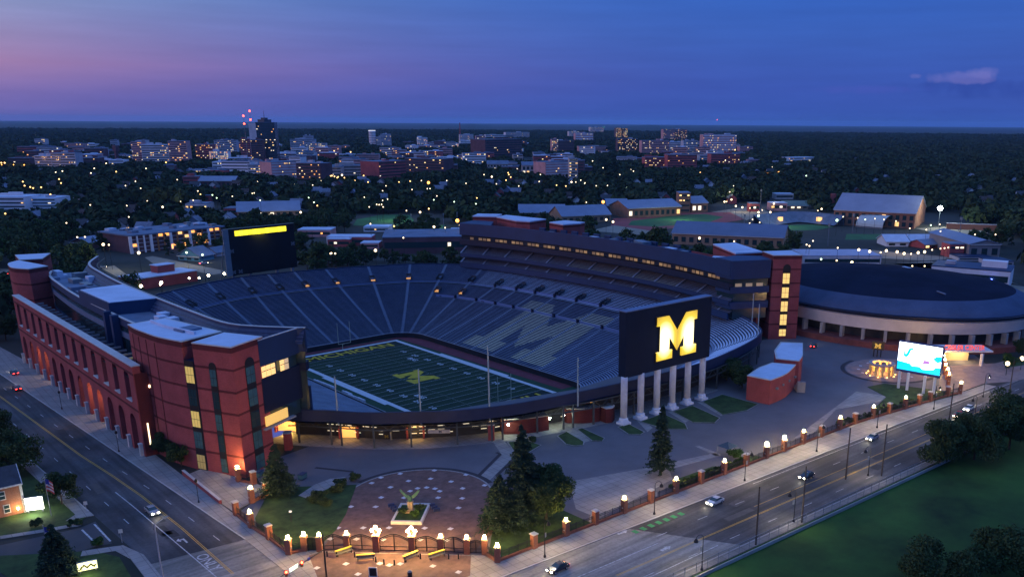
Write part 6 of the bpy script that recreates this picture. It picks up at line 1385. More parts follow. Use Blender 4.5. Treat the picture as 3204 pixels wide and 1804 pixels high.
# ------------------------------------------------------------------ the town beyond the stadium
rng0 = random.Random(21)
def V2(f): # turn a survey view into full picture coordinates
    x0, y0, s = {'J':(0,340,1070/2576),'K':(1000,360,1000/2576),'L':(1900,360,1304/2576),'F':(2300,740,904/2576),'E':(1400,620,1100/2532),'I':(0,0,1.2443)}[f]
    return lambda u, v: ((x0+s*u)/1.2443, (y0+s*v)/1.2443)
def height_to(p, v_top):
    """height of something standing at ground point p whose top lies at picture row v_top"""
    lo, hi = 0.0, 400.0
    for _ in range(40):
        m = (lo+hi)/2; d_ = np.array([p[0], p[1], m])-CAM; c_ = AX@d_; v = (CY-FOC*c_[1]/c_[2])/1.2443
        if v > v_top: lo = m
        else: hi = m
    return lo
FOOT = []      # footprints kept clear of trees
VIEWS = []     # (left, right, base row, distance) of each building: trees before it stay low enough to keep its walls in the open
cream = mat('pale_render', (.66,.56,.55), .8, .15, .1); pinkb = mat('pink_brick_far', (.56,.28,.27), .85, .2, .1); redb = mat('red_brick_far', (.38,.085,.085), .85, .25, .1); darkb = mat('dark_brick_far', (.12,.06,.07), .85, .25, .1)
greyc = mat('grey_concrete_far', (.45,.43,.47), .85, .2, .1); stone = mat('stone_far', (.48,.38,.34), .85, .2, .15); whitec = mat('white_render_far', (.78,.73,.74), .8, .1, .1); glassb = mat('glass_tower', (.03,.045,.06), .2, .15, .05, spec=.8)
tan = mat('tan_wall', (.34,.22,.14), .85, .2, .2); blue_roof = mat('blue_grey_metal_roof', (.17,.21,.30), .5, .15, .08, spec=.4)
WINC = [glow('town_window_warm', (1,.56,.2), 1.5, False), glow('town_window_yellow', (1,.72,.28), 1.9, False), glow('town_window_white', (1,.85,.62), 1.5, False), glow('town_window_orange', (1,.42,.1), 1.7, False)]
def bldg(f, x0, x1, yb, yt, dep, wall, label, lit=.12, roof=grey_roof, dy=0, pent=True, floors=None, cat='building', name='town_building', wins=True, band=None, sign=None):
    g_ = V2(f); a = g_(x0, yb+dy); b = g_(x1, yb-dy); tp = g_(x0, yt)[1]
    p0, p1 = Vector((*P(*a), 0)), Vector((*P(*b), 0)); h = height_to(P(*g_((x0+x1)/2, yb)), tp)
    VIEWS.append((min(a[0], b[0]), max(a[0], b[0]), (a[1]+b[1])/2, math.hypot(p0.x-CAM[0], p0.y-CAM[1])))
    d_ = (p1-p0); Wd = d_.length; d_.normalize(); n = Vector((-d_.y, d_.x, 0))
    if n.dot(p0-Vector((*CAM[:2],0))) < 0: n = -n
    c = (p0+p1)/2+n*dep/2; t = thing(name, label, cat, (c.x, c.y, 0))
    q = [p0, p1, p1+n*dep, p0+n*dep]; FOOT.append((c.x, c.y, math.hypot(Wd, dep)*.5+3))
    m_ = MB(); m_.prism([tuple(k[:2]) for k in q], -1, h); w = m_.build('wall', wall, t)
    m_ = MB(); cc = (p0+p1)/2+n*dep/2; m_.prism([tuple((cc+(k-cc)*1.01)[:2]) for k in q], h, h+.5); rf = m_.build('roof', roof, t)
    r_ = random.Random(label)
    if pent and Wd > 12:
        for _ in range(2): u_ = r_.uniform(.2,.8); o = p0+d_*Wd*u_+n*dep*r_.uniform(.3,.7); m_ = MB(); m_.box(o.x, o.y, h+.4, h+r_.uniform(2,4.5), r_.uniform(3,.25*Wd+3), r_.uniform(3,6), math.atan2(d_.y,d_.x)); m_.build('roof_plant', r_.choice([wall, greyc]), rf)
    if not wins: return t
    nf = floors or max(1, int(h/3.7)); nf = min(nf, 16); fh = h/nf; nb = max(3, min(26, int(Wd/3.6))); bwid = Wd/nb
    for k in range(nf):
        z0 = k*fh+.36*fh; z1 = k*fh+.72*fh; m_ = MB(); m_.bar(p0+d_*.8-n*.04+Vector((0,0,(z0+z1)/2)), p1-d_*.8-n*.04+Vector((0,0,(z0+z1)/2)), .2, z1-z0); rb = m_.build('window_band', band or glass_dark, t)
        for j in range(nb):
            if r_.random() > lit*.9: continue
            m_ = MB(); o = p0+d_*(bwid*(j+.15))-n*.16; m_.bar(o+Vector((0,0,(z0+z1)/2)), o+d_*bwid*r_.choice((.35,.5,.7))+Vector((0,0,(z0+z1)/2)), .16, (z1-z0)*.7); m_.build('lit_window', WINC[r_.randrange(4)], rb)
    return t
def hall(f, x0, x1, yb, ye, yr, dep, wall, label, roof=blue_roof, dy=0, lit=0, cat='hall', name='gabled_hall', along=True):
    """long building with a pitched roof; ridge runs along the front unless along is False"""
    g_ = V2(f); a = g_(x0, yb+dy); b = g_(x1, yb-dy)
    p0, p1 = Vector((*P(*a), 0)), Vector((*P(*b), 0)); pm = P(*g_((x0+x1)/2, yb)); he = height_to(pm, g_(x0, ye)[1]); 
    VIEWS.append((min(a[0], b[0]), max(a[0], b[0]), (a[1]+b[1])/2, math.hypot(p0.x-CAM[0], p0.y-CAM[1])))
    d_ = (p1-p0); Wd = d_.length; d_.normalize(); n = Vector((-d_.y, d_.x, 0))
    if n.dot(p0-Vector((*CAM[:2],0))) < 0: n = -n
    mid = (p0+p1)/2+n*dep/2; hr = max(he+1.5, height_to((mid.x, mid.y), g_(x0, yr)[1]))
    t = thing(name, label, cat, (mid.x, mid.y, 0)); FOOT.append((mid.x, mid.y, math.hypot(Wd, dep)*.46+3))
    q = [p0, p1, p1+n*dep, p0+n*dep]; zE, zR = Vector((0,0,he)), Vector((0,0,hr))
    m_ = MB(); m_.prism([tuple(k[:2]) for k in q], -1, he)
    if along: r0, r1 = p0+n*dep/2+zR, p1+n*dep/2+zR; m_.add([q[0]+zE, q[3]+zE, r0], [(0,1,2)]); m_.add([q[1]+zE, q[2]+zE, r1], [(0,2,1)])
    else: r0, r1 = (p0+p1)/2+zR, (q[2]+q[3])/2+zR; m_.add([q[0]+zE, q[1]+zE, r0], [(0,1,2)]); m_.add([q[3]+zE, q[2]+zE, r1], [(0,2,1)])
    m_.build('wall', wall, t)
    th = Vector((0,0,.35)); m_ = MB()
    def slope(A_, B_, C_, D_): m_.add([A_, B_, C_, D_, A_+th, B_+th, C_+th, D_+th], [(4,5,6,7),(3,2,1,0),(0,1,5,4),(1,2,6,5),(2,3,7,6),(3,0,4,7)])
    o = d_*.8; e = n*.8
    if along: slope(q[0]+zE-o-e, q[1]+zE+o-e, r1+o, r0-o); slope(r0-o, r1+o, q[2]+zE+o+e, q[3]+zE-o+e)
    else: slope(q[0]+zE-o-e, r0-e, r1+e, q[3]+zE-o+e); slope(r0-e, q[1]+zE+o-e, q[2]+zE+o+e, r1+e)
    rf = m_.build('roof', roof, t); r_ = random.Random(label)
    m_ = MB(); m_.bar(q[0]+zE-e, q[1]+zE-e, .3, .5); m_.build('eaves', coping, rf)
    nb = max(2, min(18, int(Wd/5))); bwid = Wd/nb
    for j in range(nb):
        for z0, z1 in (((.25*he, .72*he),) if he < 9 else ((.12*he, .4*he), (.55*he, .85*he))):
            o_ = p0+d_*(bwid*(j+.22))-n*.05; m_ = MB(); m_.bar(o_+Vector((0,0,(z0+z1)/2)), o_+d_*bwid*.55+Vector((0,0,(z0+z1)/2)), .2, z1-z0); on_ = r_.random() < lit
            m_.build('window', WINC[r_.randrange(3)] if on_ else glass_dark, t)
    return t
# --- skyline, left to right
bldg('J',70,230,432,372,30,darkb,'dark low block at the far left of the town',.05); bldg('J',272,400,452,356,26,greyc,'pale blue grey block second from the left in the town',.06,white_roof)
bldg('J',396,582,455,336,28,greyc,'wider grey block right of the pale one at the left of town',.10); bldg('J',600,742,424,372,30,darkb,'dim low building beyond the left town trees',.04)
bldg('J',1005,1085,408,250,24,pinkb,'brick tower with lit top floor, leftmost of the mid left cluster',.28); bldg('J',1078,1282,412,272,26,cream,'pale banded block beside the leftmost brick tower',.18,white_roof); bldg('J',1284,1422,412,244,26,pinkb,'brick tower with bright roof edge right of the pale banded block',.3)
bldg('J',1482,1612,392,270,24,redb,'brick block with orange lit crown in the town',.45); bldg('J',1582,1725,397,322,22,whitec,'white car park with bright lit decks in the town',.75); bldg('J',1622,1792,345,238,24,greyc,'grey block behind the lit car park',.25)
bldg('J',1822,1905,378,228,22,redb,'red brick tower left of the dark skyscraper',.12)
tp = bldg('J',1955,2096,425,104,26,glassb,'dark glass skyscraper, tallest in the town',.14,grey_roof,0,False,16)
a = P(*V2('J')(1903,425)); b = P(*V2('J')(1957,425)); hh = height_to(b, V2('J')(1957,112)[1]); m_ = MB(); dv = Vector((b[0]-a[0], b[1]-a[1], 0)); nv = Vector((-dv.y, dv.x, 0)).normalized()
m_.prism([a, b, (b[0]+nv.x*20, b[1]+nv.y*20), (a[0]+nv.x*20, a[1]+nv.y*20)], 0, hh)
o = m_.build('side_slab', cream, tp)
cx_, cy_ = (a[0]+b[0])/2+nv.x*16+dv.x*1.5, (a[1]+b[1])/2+nv.y*16+dv.y*1.5
m_ = MB(); m_.box(cx_, cy_, hh+1, hh+7, 20, 14, .5); m_.box(cx_, cy_, hh+7, hh+10, 9, 8, .5); m_.tube((cx_,cy_,hh+10),(cx_,cy_,hh+22),.5,.2,6); m_.build('roof_plant', glassb, tp)
bldg('J',1905,1995,430,236,18,darkb,'dark lower slab in front of the skyscraper',.16); bldg('J',1720,1925,402,372,30,cream,'low pale building with flat roof left of the skyscraper foot',.12,white_roof)
bldg('J',2072,2285,410,338,30,greyc,'grey block right of the skyscraper foot',.15,white_roof); bldg('J',2192,2382,330,232,26,greyc,'grey stepped block right of the skyscraper',.08); bldg('J',2290,2365,300,204,20,greyc,'slim grey tower behind the stepped block',.05); bldg('J',2322,2465,345,262,24,cream,'block with a yellow lit face right of the skyscraper',.35)
bldg('J',1872,2052,505,424,26,cream,'long pale low block with a row of lights before the skyscraper',.35); bldg('J',2052,2240,528,402,34,pinkb,'large pink brick block with pale bands in front of the skyscraper',.05,grey_roof,4,True,6,band=cream); bldg('J',2240,2422,552,412,26,darkb,'dark brick block with a grid of yellow lit stair windows',.42,grey_roof,-3)
bldg('J',2480,2576,530,440,24,stone,'stone building with orange lit ground floor near the pink block',.3); bldg('J',1385,1500,590,512,20,redb,'red end block of the long blue roofed building',.05); hall('J',1500,1772,592,545,508,26,darkb,'long low dark building with blue roof among the left trees',blue_roof,0,.05)
bldg('J',825,940,440,388,24,whitec,'small white building among the left town trees',.1,white_roof); bldg('J',1605,1720,470,402,24,whitec,'white framed building left below the skyscraper',.12,white_roof)
pk = thing('parking_structure', 'flat parking deck glowing orange at the far left edge', 'parking deck', (*P(*V2('J')(60,480)), 0)); g_ = V2('J'); q = [P(*g_(-60,510)), P(*g_(215,505)), P(*g_(225,440)), P(*g_(-60,440))]
m_ = MB(); m_.prism(q, 0, 1.2); m_.build('deck', mat('lit_concrete', (.34,.26,.16), .9, .2, .05), pk); FOOT.append((*P(*g_(80,480)), 60)); FOOT.append((*P(*g_(0,480)), 60)); FOOT.append((*P(*g_(170,475)), 50))
for x in (20, 110, 190): m_ = MB(); p = P(*g_(x,470)); m_.tube((*p,0),(*p,9),.2,.2,6); ml = m_.build('lamp_post', black, pk); m_ = MB(); m_.ball((*p,9.3),.7); m_.build('lamp', far_orange, ml); lo = light('deck_lamp','POINT',(0,0,0),9000,(1,.5,.15),1); lo.parent = pk; lo.location = Vector((*p,14))-pk.location
# centre of town
def drum_tower(f, x, yb, yt, wpx, label):
    g_ = V2(f); p = P(*g_(x, yb)); h = height_to(p, g_(x, yt)[1]); rr_ = abs(Vector(P(*g_(x+wpx/2, yb))+(0,)).x-p[0])*1.1; t = thing('round_tower', label, 'tower', (*p,0)); FOOT.append((*p, rr_+4))
    m_ = MB(); m_.lathe((*p,0), [(rr_,0),(rr_,h)], 20); m_.build('wall', whitec, t); m_ = MB(); m_.lathe((*p,h), [(rr_*1.03,0),(rr_*1.03,2.0)], 20); m_.build('lit_crown', glow('tower_crown', (.9,.92,1), .9, False), t)
    for k in range(9): m_ = MB(); m_.lathe((*p, h*(k+.4)/9.5), [(rr_*1.004,0),(rr_*1.004,1.5)], 20); m_.build('window_band', glass_dark, t)
drum_tower('K',430,258,128,58,'slim round white tower with bright crown at the centre left of town')
bldg('K',462,505,260,176,20,cream,'small pale block touching the round white tower',.1); bldg('K',496,582,264,156,24,greyc,'grey block right of the round white tower',.08,white_roof)
bldg('K',790,872,256,182,24,whitec,'white block with pink lit floors in the town centre',.4,white_roof); bldg('K',872,962,262,222,24,pinkb,'low pink block right of the white lit block',.08); bldg('K',1132,1242,246,158,26,cream,'pale block behind the thin chimney',.12,white_roof); bldg('K',985,1020,250,206,16,stone,'small stone tower in the centre',.15)
t = thing('brick_chimney', 'tall thin brick chimney against the hills', 'chimney', (*P(*V2('K')(1136,240)),0)); p = P(*V2('K')(1136,240)); m_ = MB(); m_.tube((*p,0),(*p,height_to(p, V2('K')(1136,66)[1])),2.6,1.6,10); m_.build('shaft', redb, t); m_ = MB(); m_.tube((*p,height_to(p, V2('K')(1136,66)[1])),(*p,height_to(p, V2('K')(1136,62)[1])),2,2,10); m_.build('rim', darkb, t)
bldg('K',1340,1560,200,160,40,cream,'long pale hospital wing above the big dark block',.10,white_roof,0,True,3); bldg('K',1500,1692,200,140,36,cream,'higher pale hospital wing right above the big dark block',.10,white_roof)
bldg('K',1262,1338,330,168,30,pinkb,'pink brick end of the big dark block',.12); bldg('K',1338,1632,348,196,44,darkb,'big dark wide block in the middle of town',.05,grey_roof,6,True,8)
bldg('K',1130,1262,250,212,26,whitec,'low white block left of the big dark block',.1,white_roof); bldg('K',2012,2092,195,132,26,cream,'pale block with white roof below the far hill',.15,white_roof); bldg('K',2062,2206,222,146,28,pinkb,'pink banded block below the far hill',.12,white_roof,0,True,4,band=whitec); bldg('K',2182,2290,156,98,26,cream,'highest pale hospital block with green lit roof',.2,white_roof)
gq = P(*V2('K')(2290,150)); t = thing('roof_helipad', 'green lit flat pad on a post beside the highest hospital block', 'helipad', (*gq,0)); hz = height_to(gq, V2('K')(2290,97)[1]); m_ = MB(); m_.lathe((*gq,0), [(2,0),(2,hz-1),(10,hz-1),(10,hz)], 16); m_.build('pad', greyc, t); m_ = MB(); m_.lathe((*gq,0), [(10.2,hz-.6),(10.2,hz)], 16); m_.build('green_edge', glow('green_edge', (.2,1,.35), 1.6, False), t)
bldg('K',2388,2432,200,104,22,darkb,'left twin tower with yellow lit balconies',.8,grey_roof,0,False); bldg('K',2442,2482,200,108,22,darkb,'right twin tower with yellow lit balconies',.8,grey_roof,0,False); bldg('K',2402,2562,306,192,26,darkb,'dark block with a lit cornice under the twin towers',.3)
bldg('K',1872,1925,305,196,24,pinkb,'brick end tower with yellow lit corner in the centre right',.45); bldg('K',1922,2052,305,206,28,darkb,'dark block with a lit roof line in the centre right',.08); bldg('K',2090,2320,300,252,28,pinkb,'low pink terrace in the centre right',.15)
bldg('K',300,482,382,318,30,pinkb,'low pink brick block at the centre left',.06); bldg('K',582,702,345,282,30,pinkb,'pink block under the white lit block',.08); bldg('K',962,1072,335,272,30,pinkb,'pink hall left of the big dark block',.10); bldg('K',700,962,330,300,26,cream,'long low pale terrace in the town centre',.12)
bldg('K',40,482,505,408,30,stone,'long stone building with orange lamps along its foot',.10,grey_roof,3)
bldg('K',485,702,522,372,34,redb,'dark red dormitory with one lit stair column, left wing',.10,grey_roof,8); bldg('K',692,1002,478,352,34,darkb,'dark red dormitory with a pale corner, right wing',.08,grey_roof,-4); bldg('K',1002,1112,455,402,26,darkb,'low dark dormitory wing at the right end',.25)
hall('K',1352,1522,445,395,366,20,stone,'stone gothic hall, left of three in a row',grey_roof,0,.15); hall('K',1632,1762,480,405,376,22,stone,'stone gothic hall with dormers, middle of three',grey_roof,0,.18); bldg('K',1822,2012,505,378,30,pinkb,'striped brick library block beside the stone halls',.05,grey_roof,4,True,6,band=cream); bldg('K',2012,2082,525,352,22,stone,'stone tower with a tall lit window beside the library',.3)
bldg('K',1560,1640,380,320,20,stone,'small stone gabled tower behind the gothic halls',.1); bldg('K',2080,2200,470,420,26,darkb,'low dark block right of the stone tower',.22)
# right of town
bldg('L',345,492,165,88,26,pinkb,'pink slab beyond the twin towers at right',.15); bldg('L',415,492,165,100,22,darkb,'dark half of the slab beyond the twin towers',.1); bldg('L',590,795,235,122,30,pinkb,'big pink tower block with a bright white top at the right end of town',.22,white_roof,0,True,8,band=whitec); bldg('L',380,470,250,168,26,cream,'pale block left of the white topped tower',.12,white_roof); bldg('L',468,556,255,158,24,greyc,'grey glazed block beside the white topped tower',.18)
bldg('L',212,382,250,158,28,pinkb,'brick hospital block with lit top corner',.2); bldg('L',232,382,330,262,30,redb,'red brick block with a long yellow lit strip',.35); bldg('L',372,552,335,246,30,redb,'red and grey block with green stair light',.14); bldg('L',640,818,312,240,28,redb,'red framed parking block below the white topped tower',.18); bldg('L',570,640,290,250,20,greyc,'small grey block left of the red parking block',.1)
bldg('L',1122,1282,300,262,24,whitec,'lone white strip building in the dark woods at right',.2,white_roof,2,False); bldg('L',870,940,300,276,18,pinkb,'small brick building at the wood edge',.1)
for i, (f, x, y0, y1, e) in enumerate((('J',1922,300,18,0),('J',1872,300,55,0),('L',676,70,30,0),('J',890,340,280,1))):
    g_ = V2(f); p = P(*g_(x, 420 if i != 2 else 120)); h = height_to(p, g_(x, y1)[1]); t = thing('radio_mast', ['tallest radio mast with red lights beside the skyscraper','shorter radio mast with red lights left of the skyscraper','single red light mast on the skyline at right','orange lit slim tower at the left of town'][i], 'mast', (*p,0)); FOOT.append((*p,6))
    m_ = MB(); m_.tube((*p,0),(*p,h),.5 if not e else 3.5,.25 if not e else 3.5,5); m_.build('lattice', steel if not e else darkb, t)
    for k in range(2 if i != 2 else 1): m_ = MB(); m_.ball((*p, h-k*h*.16 if not e else h-2-k*6), 1.6 if not e else 1.2, 8, 6); m_.build('red_lamp' if not e else 'orange_lamp', red_lamp if not e else far_orange, t)
    if e: m_ = MB(); m_.box(p[0],p[1],h-9,h+1,8,8,.5); m_.build('wall', darkb, t); m_ = MB(); m_.ball((*p,h-14),1.2); m_.build('orange_lamp', far_orange, t)
# --- middle distance
ap = bldg('J',-160,200,780,668,30,whitec,'white balconied apartment block at the left edge, nearer half',.10,white_roof,0,True,4); bldg('J',205,432,770,676,26,whitec,'white balconied apartment block at the left edge, farther half',.08,white_roof,0,True,4)
hall('J',1790,2262,806,772,698,28,tan,'tan barn like hall with long blue grey roof behind the far scoreboard',blue_roof,6,.1); bldg('J',1690,1830,800,752,18,redb,'small brick annex left of the tan hall',.1); bldg('J',1400,1560,765,718,20,cream,'low pale shop with bright forecourt left of the tan hall',.5); bldg('J',1545,1580,705,655,8,redb,'small red kiosk tower by the bright forecourt',.3)
# apartment block with white piers and orange balconies
g_ = V2('J'); p0, p1 = Vector((*P(*g_(990,1092)),0)), Vector((*P(*g_(1690,1010)),0)); h = height_to(tuple(p0[:2]), g_(0,962)[1]); d_ = (p1-p0); Wd = d_.length; d_.normalize(); n = Vector((-d_.y,d_.x,0)); n = n if n.y > 0 else -n
p3 = Vector((*P(*g_(800,985)),0)); L3 = 34
t = thing('apartment_block', 'flat roofed apartment block with white piers and orange lit balconies behind the far stands', 'apartments', tuple((p0+p1)/2)); FOOT.append((*((p0+p1)/2+n*12)[:2], Wd*.5+5)); FOOT.append((*p0[:2], 20)); FOOT.append((*p1[:2], 15))
m_ = MB(); m_.prism([tuple(q[:2]) for q in (p0,p1,p1+n*L3,p0+n*L3)], 0, h); m_.build('wall', darkb, t); m_ = MB(); m_.prism([tuple(q[:2]) for q in (p0-n*1.2-d_,p1-n*1.2+d_,p1+n*(L3+1)+d_,p0+n*(L3+1)-d_)], h, h+.8); rf = m_.build('roof', grey_roof, t)
for k in range(16): m_ = MB(); o = p0+d_*Wd*rng0.uniform(.05,.95)+n*rng0.uniform(3,L3-3); m_.box(o.x,o.y,h+.7,h+1.6+rng0.random(),2+rng0.random()*4,2+rng0.random()*3,.4); m_.build('roof_unit', rng0.choice([white_roof,steel,grey_roof]), rf)
for k in range(15):
    o = p0+d_*(Wd*(k+.02)/14.6)-n*.7; m_ = MB(); m_.bar(o, o+Vector((0,0,h)), .9 if k % 3 else 1.6, .9 if k % 3 else 1.6); m_.build('pier', whitec if k % 3 == 0 or k < 3 else mat('orange_wood', (.4,.16,.06), .7, .1), t)
for fl in range(4):
    z = 1.2+fl*(h-1)/4; m_ = MB(); m_.bar(p0-n*.45+Vector((0,0,z)), p1-n*.45+Vector((0,0,z)), .7, .25); bc_ = m_.build('balcony', greyc, t)
    for k in range(14):
        if rng0.random() < .24: o = p0+d_*(Wd*(k+.3)/14.6)-n*.12; m_ = MB(); m_.bar(o+Vector((0,0,z+1.3)), o+d_*2.6+Vector((0,0,z+1.3)), .2, 1.7); m_.build('lit_window', WINC[3] if rng0.random() < .6 else WINC[0], t)
for k in (6, 8, 10): o = p0+d_*(Wd*k/14.6)-n*1.2; m_ = MB(); m_.bar(o+Vector((0,0,.5)), o+Vector((0,0,3.2)), .8); m_.build('column_light', glow('pier_light', (1,.4,.1), 3.2, False), t)
hs = hall('J',1345,1510,1145,1112,1040,11,mat('teal_wall', (.08,.22,.32), .7, .1),'teal walled house with grey hip roof by the lot behind the stadium',grey_roof,-6,.3,'house','teal_house',False)
hall('J',1545,1635,1110,1085,1040,10,greyc,'grey house beside the teal one',grey_roof,-4,.2,'house','grey_house',False); hall('J',535,668,1050,1010,965,12,darkb,'dark blue roofed house at left among trees',blue_roof,-4,.4,'house','dark_house',False)
# ticket building with lamps behind the bowl
tk = thing('ticket_building', 'long low brick ticket building with white roof and bright lamps behind the bowl', 'ticket building', (*P(430,700,5),0)); g_ = V2('J')
pa, pb = Vector((*P(*g_(1020,1362),0.5),0)), Vector((*P(*g_(1490,1290),0.5),0)); dk = (pb-pa).normalized(); nk = Vector((-dk.y,dk.x,0)); nk = nk if nk.y > 0 else -nk; tk.location = pa
m_ = MB(); m_.prism([tuple(q[:2]) for q in (pa,pb,pb+nk*14,pa+nk*14)], -1, 5.2); m_.build('wall', brick, tk); m_ = MB(); m_.prism([tuple(q[:2]) for q in (pa-nk*.6,pb-nk*.6,pb+nk*14,pa+nk*14)], 5.2, 5.7); m_.build('roof', white_roof, tk)
o = pa.lerp(pb,.62)+nk*9; m_ = MB(); m_.box(o.x,o.y,5.6,9.2,9,6,math.atan2(dk.y,dk.x)); bb = m_.build('roof_block', brick, tk); m_ = MB(); m_.box(o.x,o.y,9.2,9.5,9.6,6.6,math.atan2(dk.y,dk.x)); m_.build('block_roof', white_roof, bb)
for i, (u, v) in enumerate(((980,1262),(1062,1335),(1215,1308),(1208,1322),(1425,1275),(1500,1275),(1570,1256),(1690,1243),(1890,1225),(2340,1152))):
    z = 5.5; p = P(*g_(u,v), z); t = thing('flood_lamp', f'bright round lamp on a short post behind the bowl rim, {ordn[i]} from the left', 'lamp', (*p,0), 'lamps behind the far rim'); m_ = MB(); m_.tube((*p,0),(*p,z-.4),.1,.1,6); m_.build('post', black, t); m_ = MB(); m_.ball((*p,z),.62 if i in (2,6,7,1) else .42); m_.build('globe', glow('rim_lamp', (1,.84,.55), 26), t)
for i, (u, v) in enumerate(((25,1305),(45,1358),(105,1358))):
    p = P(*g_(u,v), 6); t = thing('lot_lamp', f'bright lot lamp at the far left edge beyond the arcade, {ordn[i]} one', 'lamp', (*p,0), 'lamps at the left lot'); m_ = MB(); m_.tube((*p,0),(*p,5.6),.1,.1,6); m_.build('post', black, t); m_ = MB(); m_.ball((*p,6),.5); m_.build('globe', glow('rim_lamp', (1,.84,.55), 26), t)
for i, (f, x0, x1, yb, yt, dep, w, l) in enumerate((('J',2245,2495,965,915,16,pinkb,'small flat white roofed shop right of the far scoreboard'),('J',2470,2640,1040,985,16,redb,'brick shop with white roof right behind the far rim'),('K',60,240,1050,985,14,whitec,'white roofed wing left of the low brick block behind the rim'),('K',240,420,1052,985,14,redb,'low brick block with white roof behind the far rim'),('K',330,480,1075,1035,12,pinkb,'small annex with bright wall light behind the far rim'),('K',355,560,940,905,16,whitec,'small white clubhouse by the green field'),('K',1055,1172,945,922,8,cream,'long pale banner wall beside the far end of the grandstand'))):
    bldg(f, x0, x1, yb, yt, dep, w, l, .1, white_roof, 0, False)
bf = bldg('K',515,1180,1115,985,40,darkb,'very wide flat dark roofed building behind the far rim',.02,grey_roof,6,False,1); 
bldg('K',1190,1210,1000,960,6,cream,'slim pale plant house by the grandstand end',0,grey_roof,0,False,1)
# halls and fields at right
hall('E',515,845,135,105,45,26,brick_mat('far_red_brick',(.36,.13,.10)),'brick gabled hall just behind the grandstand, front left of a pair',blue_roof,0,0); hall('E',825,1175,175,125,52,26,tan,'tan hall with blue roof adjoining the brick gabled hall',blue_roof,8,.05)
yo = hall('E',1300,1680,135,68,10,34,brick_mat('far_tan_brick',(.34,.17,.10)),'long brick athletic building with rows of arched windows beyond the track',blue_roof,9,.25); hall('E',1150,1300,100,55,5,34,brick_mat('far_red_brick',(.36,.13,.10)),'brick gable end of the long athletic building',blue_roof,0,0)
bldg('L',440,512,605,482,16,brick_mat('far_tan_brick',(.34,.17,.10)),'tall arched entrance pavilion of the athletic building glowing inside',.5,blue_roof,0,False); hall('L',520,620,600,545,502,24,brick_mat('far_tan_brick',(.34,.17,.10)),'right wing of the athletic building with big yellow windows',blue_roof,2,.8)
ih = hall('L',1395,1895,690,598,492,60,brick_mat('far_orange_brick',(.40,.17,.09)),'largest brick sports hall with grey pitched roof at the right',mat('lilac_grey_roof',(.26,.26,.32),.6,.12,.06),-14,.12)
bldg('L',1385,1410,560,490,5,redb,'brick chimney stack on the left end of the largest sports hall',0,redb,0,False,1,wins=False)
gh = hall('L',400,1085,812,745,668,34,tan,'long low tan building with blue grey roof right behind the grandstand',mat('slate_blue_roof',(.12,.15,.22),.6,.12,.06),-16,0)
tn = thing('tensile_shelter', 'pale arched shelter roof beside the ball field', 'shelter', (*P(*V2('L')(1640,700)),0)); g_ = V2('L'); a, b = Vector((*P(*g_(1535,690)),0)), Vector((*P(*g_(1700,705)),0)); d_ = (b-a); Wd = d_.length; d_.normalize(); n = Vector((-d_.y,d_.x,0)); n = n if n.y > 0 else -n
m_ = MB(); vs = []; nn_ = 12
for i in range(nn_+1): 
    t_ = math.pi*i/nn_
    for k in (0, 1): vs.append(a+d_*Wd*k+n*(12-12*math.cos(t_))+Vector((0,0,1+8.5*math.sin(t_))))
m_.add(vs, [(2*i,2*i+1,2*i+3,2*i+2) for i in range(nn_)]); m_.build('shell', mat('pale_fabric',(.45,.5,.48),.7,.1,.3), tn); m_ = MB(); m_.bar(a, b, .5, 1.2); m_.build('edge_beam', steel, tn); FOOT.append((*(a+d_*Wd/2+n*12)[:2], 22))
hall('L',1725,1860,812,785,738,18,whitec,'white roofed ball park stand, left one',white_roof,0,.1,'stand','ballpark_stand'); hall('L',1880,2060,808,785,738,18,whitec,'white roofed ball park stand, right one',white_roof,0,.1,'stand','ballpark_stand'); hall('L',1960,2140,820,796,765,14,redb,'blue roofed brick entrance wing of the ball park',blue_roof,6,.5)
bldg('L',2110,2200,880,800,12,redb,'brick ball park gatehouse with lit round emblem',.3,grey_roof,0,False); bldg('L',2225,2320,870,790,14,redb,'second brick gatehouse right of the ball park gate',.1,grey_roof,0,False)
hall('L',2230,2420,885,800,735,60,mat('lilac_wall',(.24,.22,.22),.8,.1,.1),'big grey gabled hall with blue roof at the right edge',blue_roof,0,0,'hall','gabled_hall',False)
bldg('L',1210,1690,930,872,26,cream,'low curved pale building with bright wall lamps behind the arena',.05,mat('lilac_membrane',(.42,.40,.48),.7,.12,.1),0,False,1); 
bldg('F',1735,2435,440,290,22,whitec,'long white walled building with dark roof behind the arena at right',.02,navy,-30,True,1); bldg('F',1990,2280,215,185,16,greyc,'dark roofed shed behind the long white building',0,navy,0,False,1); bldg('F',2280,2480,260,225,16,greyc,'second dark shed at the right edge',0,navy,0,False,1)
bldg('L',1010,1110,592,545,14,pinkb,'pink fronted building with a bright white light by the ball field',.4,white_roof,0,False); hall('L',1090,1240,580,560,530,14,tan,'row of tan gabled booths by the ball field',mat('green_roof',(.12,.18,.16),.7,.1),0,.4); bldg('L',1040,1150,520,488,14,greyc,'small pale upper building behind the tan booths',.3,white_roof,0,False)
bldg('L',880,940,598,548,12,redb,'small red brick building by the lot lamps',.4,grey_roof,0,False); bldg('L',2095,2420,710,676,2,mat('orange_wall',(.36,.16,.09),.8,.1),'long low orange lit wall before the right hand woods',0,coping,-6,False,1,wins=False)
